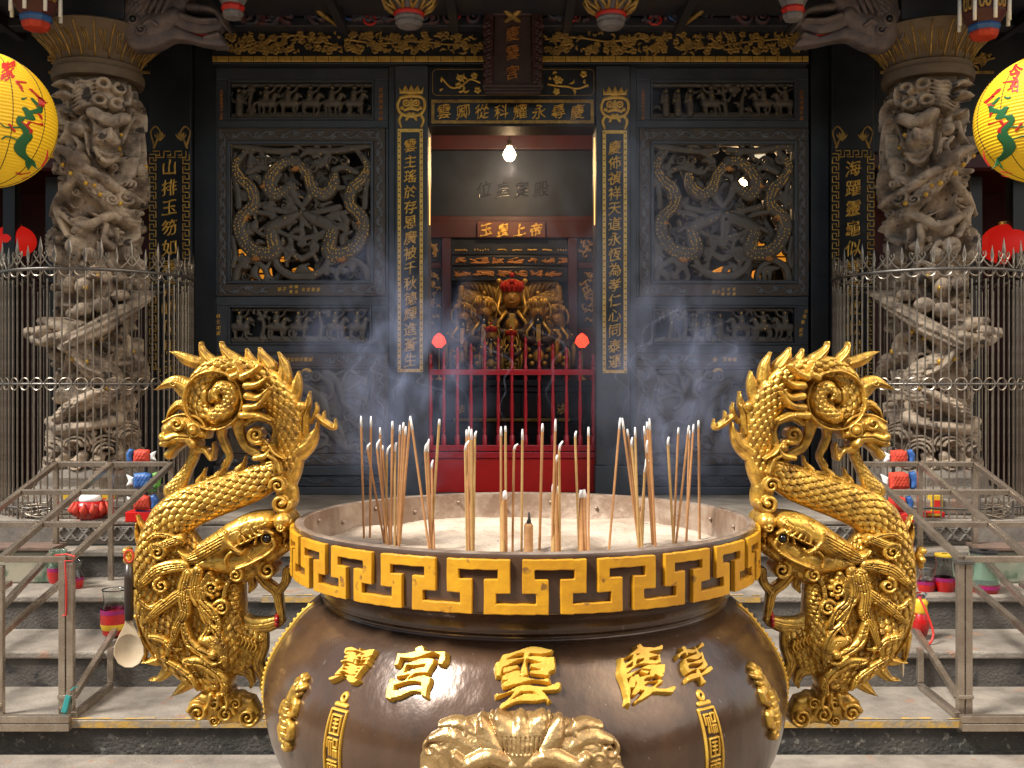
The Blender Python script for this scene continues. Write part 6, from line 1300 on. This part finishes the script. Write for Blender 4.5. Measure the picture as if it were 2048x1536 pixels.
# ================================================================== STEEL STAIR FRAMES
def stairframe(sx):
    X = (lambda x: x) if sx < 0 else (lambda x: 2062 - x)
    t = thing('stair_railing', 'stainless steel tube stair frame with sloping grid at the ' + ('left' if sx < 0 else 'right') + ' of the steps', 'railing', (wx(X(141), 4.45), 4.45, .15))
    p = lambda x, y, Y: Vector(px(X(x), y, Y)); w_ = .0138
    def tb(name, a, b, r=w_, m='steel'): MB().tube([a, b], r, sq=True, up=(0, 1, 0) if abs((b - a).normalized().z) > .9 else (0, 0, 1)).build(name, m, t, bevel=.003)
    fr = [p(141, 1118, 4.45), p(2, 1118, 4.45), p(-132, 1118, 4.45)]; bk = [p(343, 928, 5.72), p(222, 928, 5.72), p(112, 928, 5.72)]
    for a, b in zip(fr, bk): d = (b - a).normalized(); tb('sloping_rail', a, b)
    for s in (0, .31, .65, 1):
        for i in (0, 1):
            a = fr[i].lerp(bk[i], s); b = fr[i + 1].lerp(bk[i + 1], s); d = (b - a).normalized() * .016; tb('cross_bar', a + d, b - d)
    for b in bk: tb('rear_post', b - Vector((0, 0, .0165)), Vector((b.x, b.y, .496)))
    for x in (126, 142): a = p(x, 1126 if x == 142 else 1122, 4.432); tb('front_post', a, Vector((a.x, a.y, .152)), .0148)
    a = p(2, 1126, 4.45); tb('front_post', a - Vector((0, 0, .01)), Vector((a.x, a.y, .152)))
    f = p(141, 1410, 4.36); e = p(-200, 1410, 4.36); tb('sill_tube', Vector((f.x, 4.36, .128)), Vector((e.x, 4.36, .128)), .0165); tb('sill_tube', Vector((f.x, 4.36, .162)), Vector((e.x, 4.36, .162)), .0155)
    tb('base_tube', Vector((f.x - .0 * sx, 4.39, .167)), Vector((p(222, 0, 4.83).x, 4.83, .167))); a = p(222, 1296, 4.832); tb('short_post', Vector((a.x, 4.832, .184)), a)
    tb('side_brace', p(148, 1392, 4.47), p(250, 1228, 5.27)); tb('lower_rail', p(4, 1268, 4.48), p(122, 1166, 5.25)); tb('lower_rail', p(4, 1214, 4.52), p(112, 1098, 5.68)); tb('lower_rail', p(-130, 1268, 4.5), p(20, 1166, 5.25))
    a = p(134, 1392, 4.43); MB().box(a.x - .034, 4.408, a.z - .008, a.x + .034, 4.452, a.z + .008).build('clamp', 'steel', t, bevel=.002); 
    if sx > 0:
        a = p(134, 1126, 4.43); MB().box(a.x - .036, 4.406, a.z - .004, a.x + .036, 4.456, a.z + .012).build('cap_clamp', 'iron', t, bevel=.002)
stairframe(-1); stairframe(1)
c = Vector(px(132, 1400, 4.40)); t = thing('lighter', 'teal plastic lighter tied to the foot of the left railing post', 'lighter', c)
MB().prism([(-.018, -.05), (.006, -.055), (.024, .02), (.004, .026)], lambda x, y, d: (c.x + x, c.y + d, c.z + y), -.014, 0).build('body', 'teal', t, bevel=.003); MB().prism([(.002, .027), (.022, .021), (.028, .042), (.008, .05)], lambda x, y, d: (c.x + x, c.y + d, c.z + y), -.012, -.002).build('cap', 'steel', t, bevel=.002); MB().tube([(c.x + .02, c.y - .004, c.z + .04), (c.x + .036, c.y - .008, c.z + .055), (c.x + .038, c.y + .03, c.z + .05)], .003, 6).build('tie', 'teal', t)
c = px(134, 1116, 4.41); tag(MB().tube([(c[0] - .05, 4.405, c[2] + .012), (c[0] - .0, 4.402, c[2] + .018), (c[0] + .036, 4.405, c[2] + .008), (c[0] + .03, 4.40, c[2] - .012), (c[0] - .005, 4.402, c[2] - .01), (c[0] - .003, 4.41, c[2] - .12), (c[0] - .004, 4.41, c[2] - .25), (c[0] - .018, 4.408, c[2] - .25)], .0035, 6).build('knotted_cord', 'redpaint', None, smooth=True), 'red cord knotted round the top of the left railing post', 'cord')

# ================================================================== LADLES ON THE DRAGONS
def ladle(label, x, y0, y1, yb, Y, turn):
    a = Vector(px(x, y0, Y)); k = Y / F; t = thing('ladle', label, 'ladle', a); L1 = (y1 - y0) * k; hb = (yb - y1) * k; rx = 31 * k; cs, sn = math.cos(turn), math.sin(turn)
    P = lambda u, d, z: (a.x + u * cs - d * sn, a.y + u * sn + d * cs, a.z - z)
    MB().tube([P(0, 0, 0), P(0, 0, L1 * .3), P(0, 0, L1)], [.010, .012, .011], 10).build('handle', 'wood', t, smooth=True)
    MB().tube([P(.012 * math.cos(q), 0, -.02 + .016 * math.sin(q)) for q in np.linspace(0, 6.28, 12)[:-1]], .0028, 6, closed=True).build('hanging_loop', 'orangered', t, smooth=True)
    R = Relief(-36, 0, 36, 104, 1.0); pts = [(-7, 0), (-9, 14), (-20, 34), (-30, 58), (-31, 74), (-22, 92), (-8, 100), (8, 100), (22, 92), (31, 74), (30, 58), (20, 34), (9, 14), (7, 0)]
    R.poly(pts, 0, 1, 0); g = np.clip(1 - (R.X / 29) ** 2 - ((R.Y - 66) / 34) ** 2, 0, 1); R.H = -9 * g
    s = hb / 100; me = R.mesh('bowl', lambda x, y, h: (a.x + x * s * cs + h * s * sn, a.y + x * s * sn - h * s * cs, a.z - L1 + .004 - y * s), 1.2, -1.0); link('bowl', me, 'ladle', t, smooth=True)
ladle('pale horn ladle with dark handle hanging beside the left dragon', 258, 1128, 1240, 1338, 2.62, 0); ladle('pale ladle turned edge-on, half hidden behind the right dragon', 1806, 1150, 1262, 1356, 2.80, 1.15)
for o in (1,):
    a = px(254, 1118, 2.63)

# ================================================================== OFFERINGS ON THE STEPS
def jar(label, x, y0, y1, wpx, Y, glass, fill, neck=.62, lid=None, strap=False):
    b = px(x, y1, Y); k = Y / F; H_ = (y1 - y0) * k; r = wpx * k / 2; t = thing('candle_jar', label, 'jar', b); z = lambda f: b[2] + H_ * f
    pr = [(r * .62, z(0)), (r * .80, z(.03)), (r, z(.28)), (r * .96, z(.45)), (r * neck, z(.70)), (r * neck * .96, z(.80)), (r * .86, z(.97)), (r * .90, z(1))]
    MB().lathe(pr + [(a * .93, q) for a, q in reversed(pr[1:])] + [(r * .5, z(.035))], 28, b[:2]).build('glass', glass, t, smooth=True)
    MB().lathe([(.001, z(-.004)), (r * .63, z(-.004)), (r * .81, z(.03)), (r * 1.012, z(.28)), (r * (1.0 if fill > .3 else .95), z(fill)), (.001, z(fill + .01))], 24, b[:2]).build('red_wax', 'wax', t, smooth=True, auto=40)
    MB().lathe([(r * 1.02, z(fill - .02)), (r * .99, z(fill + .08))], 28, b[:2]).build('band', 'purple', t, smooth=True)
    if lid: MB().lathe([(r * .9, z(1.0)), (r * .92, z(1.06)), (r * .3, z(1.07))], 24, b[:2]).build('lid', lid, t, bevel=.002)
    if strap: MB().lathe([(r * .5, z(-.0)), (r * .9, z(.14)), (r * 1.02, z(.27))], 24, b[:2]).build('yellow_cup', 'amber', t, smooth=True)
    return t
jar('glass jar of red wax with purple band and yellow base on the left steps', 228, 1178, 1270, 52, 5.14, 'glass', .50, .8, None, True)
jar('greenish glass candle jar behind the left railing post', 116, 1100, 1166, 40, 5.55, 'greenglass', .4)
jar('small clear glass jar of red wax just right of the left railing post', 150, 1122, 1178, 34, 5.5, 'glass', .35)
jar('small clear glass jar with red wax beside the right dragon', 1852, 1137, 1186, 34, 5.42, 'glass', .4, .6)
jar('taller clear glass jar with orange lid and red wax on the right steps', 1889, 1112, 1184, 42, 5.42, 'glass', .34, .8, 'amber')
jar('large greenish glass jar behind the right railing post', 1968, 1106, 1190, 60, 5.40, 'greenglass', .2, .7, 'lacquer')
b = px(1841, 1276, 5.10); t = thing('red_pouch', 'red pear-shaped pouch with gold collar and looped red cord on the right steps', 'pouch', b); z = lambda y: wz(y, 5.10); k = 5.1 / F
MB().lathe([(.002, z(1276)), (12 * k, z(1270)), (18 * k, z(1250)), (16 * k, z(1236)), (11 * k, z(1226))], 20, b[:2]).build('cloth_bag', 'wax', t, smooth=True); MB().lathe([(11.2 * k, z(1226)), (14 * k, z(1222)), (12 * k, z(1212)), (15 * k, z(1204)), (9 * k, z(1196))], 16, b[:2]).build('gold_collar', 'amber', t, smooth=True); MB().lathe([(9 * k, z(1212)), (10 * k, z(1196)), (13 * k, z(1186))], 16, b[:2]).build('glass_neck', 'glass', t, smooth=True)
MB().tube(spline([px(1838, 1194, 5.05), px(1852, 1222, 5.02), px(1866, 1262, 5.0), px(1862, 1284, 4.98), px(1848, 1290, 4.98), px(1840, 1284, 5.0)], 6), .006, 6).build('red_cord', 'redpaint', t, smooth=True)
def fish(label, x, y, s, col, head, flip, m2='lime'):
    Y = 5.88; t = thing('cloth_fish', label, 'ornament', px(x, y + 16 * s, Y), 'stuffed cloth fish'); f = flat(Y, Y); fn = (lambda a, b_, h: f(2 * x - a, b_, h)) if flip else f
    def put(name, m, pts, rd, am, sc=0):
        R = Relief(x - 40 * s, y - 26 * s, x + 40 * s, y + 26 * s, .8); R.poly([(x + a * s, y + b_ * s) for a, b_ in pts], 0, rd, am, scale=sc, sa=2 if sc else 0); me = R.mesh(name, fn, 1.2, 1)
        if flip: me.flip_normals()
        link(name, me, m, t, smooth=True)
    put('body', col, [(-16, -14), (6, -16), (16, -12), (18, 12), (6, 16), (-16, 13)], 12, 10, 6); put('head', head, [(17, -14), (26, -17), (33, -6), (31, 10), (24, 15), (18, 11), (20, 0)], 8, 7); put('tail', 'white', [(-17, -6), (-30, -12), (-26, 0), (-30, 9), (-17, 6)], 5, 3); put('fin', m2, [(-12, 13.5), (8, 16.5), (22, 14.5), (26, 18), (10, 20), (-14, 17)], 3, 3)
fish('top orange-red cloth fish of the stack left of the left dragon', 284, 913, .95, 'orangered', 'blue', True); fish('blue and green cloth fish in the middle of the left stack', 286, 962, 1.1, 'blue', 'lime', False, 'lime'); fish('lowest cloth fish of the left stack with blue head', 284, 1005, 1.0, 'orangered', 'blue', False, 'blue')
fish('top orange-red cloth fish with blue head of the stack by the right cage', 1797, 915, 1.0, 'orangered', 'blue', False, 'purple'); fish('plump red cloth fish with blue head in the middle of the right stack', 1797, 962, 1.2, 'orangered', 'blue', False, 'lime'); fish('lowest cloth fish of the right stack', 1794, 1008, 1.0, 'redpaint', 'blue', False, 'blue')
for x, lab in ((284, 'left'), (1795, 'right')):
    b = px(x, 1043, 5.9); t = thing('fish_stand', f'red stand carrying the {lab} stack of cloth fish', 'stand', (b[0], b[1], .8)); MB().box(b[0] - .085, 5.86, .801, b[0] + .085, 5.99, wz(1022, 5.9)).build('base', 'redpanel', t, bevel=.006).location.y += 0; MB().tube([(b[0], 5.965, .82), (b[0], 5.965, wz(896, 5.9))], .010, 8).build('pole', 'lacquer', t)
b = px(181, 1043, 6.05); t = thing('lotus_candle', 'red lotus bowl lamp with white top on the porch behind the left railing', 'lamp', (b[0], b[1], .8)); k = 6.05 / F
MB().lathe([(22 * k, .801), (30 * k, .83), (34 * k, .86), (30 * k, .895), (24 * k, .905)], 24, b[:2]).build('red_bowl', 'wax', t, smooth=True)
mb = MB()
for q in range(12): a = q * .5236; mb.tube([(b[0] + 26 * k * math.cos(a), b[1] + 26 * k * math.sin(a), .82), (b[0] + 36 * k * math.cos(a), b[1] + 36 * k * math.sin(a), .86), (b[0] + 31 * k * math.cos(a), b[1] + 31 * k * math.sin(a), .90)], [.012, .022, .004], 8)
mb.build('petals', 'orangered', t, smooth=True); MB().ball((b[0], b[1], .915), 22 * k, 20, 10, (1, 1, .62)).build('white_top', 'white', t, smooth=True)
for x, y0, y1, w_, m, lab in ((134, 988, 1034, 16, 'amber', 'yellow upright paper box left of the lotus lamp'), (1886, 993, 1040, 22, 'amber', 'tall gold paper packet behind the right railing'), (1868, 1026, 1041, 44, 'redpanel', 'flat red box behind the right railing'), (196, 985, 993, 52, 'amber', 'long yellow packet behind the lotus lamp')):
    Y = 6.08 if y0 > 1000 or x > 1000 else 6.2; k = Y / F; b = px(x, 0, Y); z0 = .801; z1 = max(z0 + .03, wz(y0, Y)); t = thing('paper_packet', lab, 'packet', (b[0], Y, .8)); Y2 = Y + (.08 if m == 'amber' and x > 1000 else 0)
    MB().box(b[0] - w_ * k / 2, Y2, z0, b[0] + w_ * k / 2, Y2 + .07, z1).build('wrap', m, t, bevel=.004); MB().box(b[0] - w_ * k * .3, Y2 - .003, z0 + (z1 - z0) * .3, b[0] + w_ * k * .3, Y2 - .0005, z0 + (z1 - z0) * .75).build('printed_strip', 'redpaint' if m == 'amber' else 'amber', t)
b = px(1824, 1075, 5.65); t = thing('red_banner', 'red and cream cloth streamer hanging behind the right dragon', 'streamer', (b[0], 5.65, .496))
MB().prism([(1800, 1030), (1812, 1024), (1824, 1070), (1826, 1130), (1834, 1192), (1822, 1192), (1812, 1120), (1800, 1070)], pt(flat(5.65)), 0, 6).build('cloth', 'redpaint', t, bevel=.003); MB().prism([(1813, 1034), (1822, 1042), (1826, 1060), (1820, 1066)], pt(flat(5.63)), 0, 3).build('cream_tip', 'white', t)
for s in (-1, 1):
    x0, x1 = (-3.6, -2.535) if s < 0 else (2.60, 3.7); t = thing('stone_block', 'mottled green stone block on the steps beyond the ' + ('left' if s < 0 else 'right') + ' railing', 'block', ((x0 + x1) / 2, 5.7, .495))
    MB().box(x0, 5.62, .496, x1, 5.78, .675).build('green_body', 'greenstone', t, bevel=.01); MB().box(x0 - .01, 5.60, .676, x1 + .01, 5.785, .70).build('top_slab', 'mossstone', t, bevel=.006)
# coils of thin wire and potted rods at the cage foot
for s in (-1, 1):
    X = lambda x: x if s < 0 else 2062 - x
    mb = MB(); c = Vector(px(X(72), 1030, 6.0)); rr = random.Random(s)
    for q in range(6): mb.tube([(c.x + (.09 + .006 * q) * math.cos(a), 6.03 + .04 * math.sin(a) + .004 * q, .815 + .012 * q + .012 * math.sin(2 * a + q)) for a in np.linspace(0, 6.28, 21)[:-1]], .004, 5, closed=True)
    tag(mb.build('wire_coil', 'bar', None, smooth=True), 'coil of grey wire on the porch at the foot of the ' + ('left' if s < 0 else 'right') + ' cage', 'wire')
    t = thing('low_rack', 'low dark metal rack with wire legs before the ' + ('left' if s < 0 else 'right') + ' cage', 'rack', (c.x, 6.02, .8)); x0, x1 = wx(X(36), 6.0), wx(X(102), 6.0)
    MB().tube([(x0, 6.0, .955), (x1, 6.0, .955)], .008, 6).tube([(x0, 6.08, .955), (x1, 6.08, .955)], .006, 6).build('top_bar', 'bar', t)
    for xx in (x0, x1): MB().tube([(xx, 6.0, .802), (xx, 6.0, .95)], .006, 6).build('leg', 'iron', t)
    for q in range(4): xx = x0 + (x1 - x0) * (q + .5) / 4; MB().tube([(xx, 6.0, .80), (xx + rr.uniform(-.03, .03), 5.99, .88), (xx + rr.uniform(-.06, .06), 5.98, .94)], .004, 5).build('bent_wire', 'bar', t)

# ================================================================== SMOKE
def smoke(label, c, sx, sy, sz, dens, scale, col, thr=(.46, .74), rise=1.6):
    m = bpy.data.materials.new('incense_smoke'); m.use_nodes = True; t = m.node_tree; t.nodes.remove(t.nodes['Principled BSDF'])
    v = t.nodes.new('ShaderNodeVolumePrincipled'); v.inputs['Color'].default_value = (*col, 1); v.inputs['Anisotropy'].default_value = .25
    tc = t.nodes.new('ShaderNodeTexCoord'); mp = t.nodes.new('ShaderNodeMapping'); mp.inputs['Scale'].default_value = (1, 1, 1 / rise); t.links.new(tc.outputs['Object'], mp.inputs[0])
    n = t.nodes.new('ShaderNodeTexNoise'); n.inputs['Scale'].default_value = scale; n.inputs['Detail'].default_value = 3.5; n.inputs['Distortion'].default_value = 1.6; t.links.new(mp.outputs[0], n.inputs['Vector'])
    r = t.nodes.new('ShaderNodeMapRange'); r.inputs[1].default_value = thr[0]; r.inputs[2].default_value = thr[1]; t.links.new(n.outputs['Fac'], r.inputs[0])
    g = t.nodes.new('ShaderNodeTexGradient'); g.gradient_type = 'SPHERICAL'; mg = t.nodes.new('ShaderNodeMapping'); mg.inputs['Scale'].default_value = (1 / sx, 1 / sy, 1 / sz); t.links.new(tc.outputs['Object'], mg.inputs[0]); t.links.new(mg.outputs[0], g.inputs[0])
    a = t.nodes.new('ShaderNodeMath'); a.operation = 'MULTIPLY'; t.links.new(r.outputs[0], a.inputs[0]); t.links.new(g.outputs['Fac'], a.inputs[1])
    b = t.nodes.new('ShaderNodeMath'); b.operation = 'MULTIPLY'; b.inputs[1].default_value = dens; t.links.new(a.outputs[0], b.inputs[0]); t.links.new(b.outputs[0], v.inputs['Density'])
    t.links.new(v.outputs[0], t.nodes['Material Output'].inputs['Volume'])
    me = bpy.data.meshes.new('incense_smoke'); k = MB().ball((0, 0, 0), 1, 20, 12, (sx, sy, sz)); me.from_pydata(k.v, [], k.f); me.materials.append(m)
    o = bpy.data.objects.new('incense_smoke', me); COL.objects.link(o); o.location = c; tag(o, label, 'smoke', None, 'stuff')
S.cycles.volume_step_rate = 1.0; S.cycles.volume_max_steps = 128; S.cycles.volume_bounces = 1
smoke('blue smoke curling in front of the left door jamb', px(790, 740, 3.3), .36, .28, .52, 3.9, 8, (.58, .68, 1.0))
smoke('blue smoke drifting over the right carved panel', px(1365, 790, 3.2), .30, .26, .42, 3.9, 9, (.58, .68, 1.0))
smoke('thin blue smoke hanging before the right door jamb', px(1265, 560, 4.4), .55, .4, 1.0, .9, 4, (.60, .68, .92))
smoke('pale smoke filling the upper doorway', (px(1025, 360, 8.3)[0], 8.6, px(0, 390, 8.3)[2]), 1.3, .75, 1.0, .16, 2.6, (.50, .60, .95), (.36, .75), 1.1)

# thin threads curling up from glowing tips
mt = bpy.data.materials.new('smoke_thread'); mt.use_nodes = True; t = mt.node_tree; t.nodes.remove(t.nodes['Principled BSDF']); v = t.nodes.new('ShaderNodeVolumePrincipled'); v.inputs['Color'].default_value = (.66, .74, 1, 1); v.inputs['Density'].default_value = 7
t.links.new(v.outputs[0], t.nodes['Material Output'].inputs['Volume'])
mb = MB(); q_ = random.Random(12)
for x, y in ((821, 832), (785, 842), (742, 836), (938, 855), (1011, 852), (1111, 842), (1240, 840), (1270, 855), (1294, 845), (1378, 850), (1397, 842), (879, 838)):
    b = Vector(px(x, y, 2.62)); P = []; R_ = []; ph = q_.uniform(0, 6); H_ = q_.uniform(.12, .34)
    for i in range(34):
        f = i / 33; P.append((b.x + .05 * f * math.sin(7 * f + ph) + .022 * f * math.sin(19 * f + ph * 2) + (.05 if x > 1200 else -.03) * f, b.y + .04 * f * math.cos(8 * f + ph) + .06 * f, b.z + .004 + H_ * f)); R_.append(.0014 + .0060 * f * (1 - f * .75))
    mb.tube(P, R_, 6)
tag(mb.build('smoke_thread', mt, None, smooth=True), 'thin bluish smoke threads curling up from the incense tips', 'smoke', None, 'stuff')
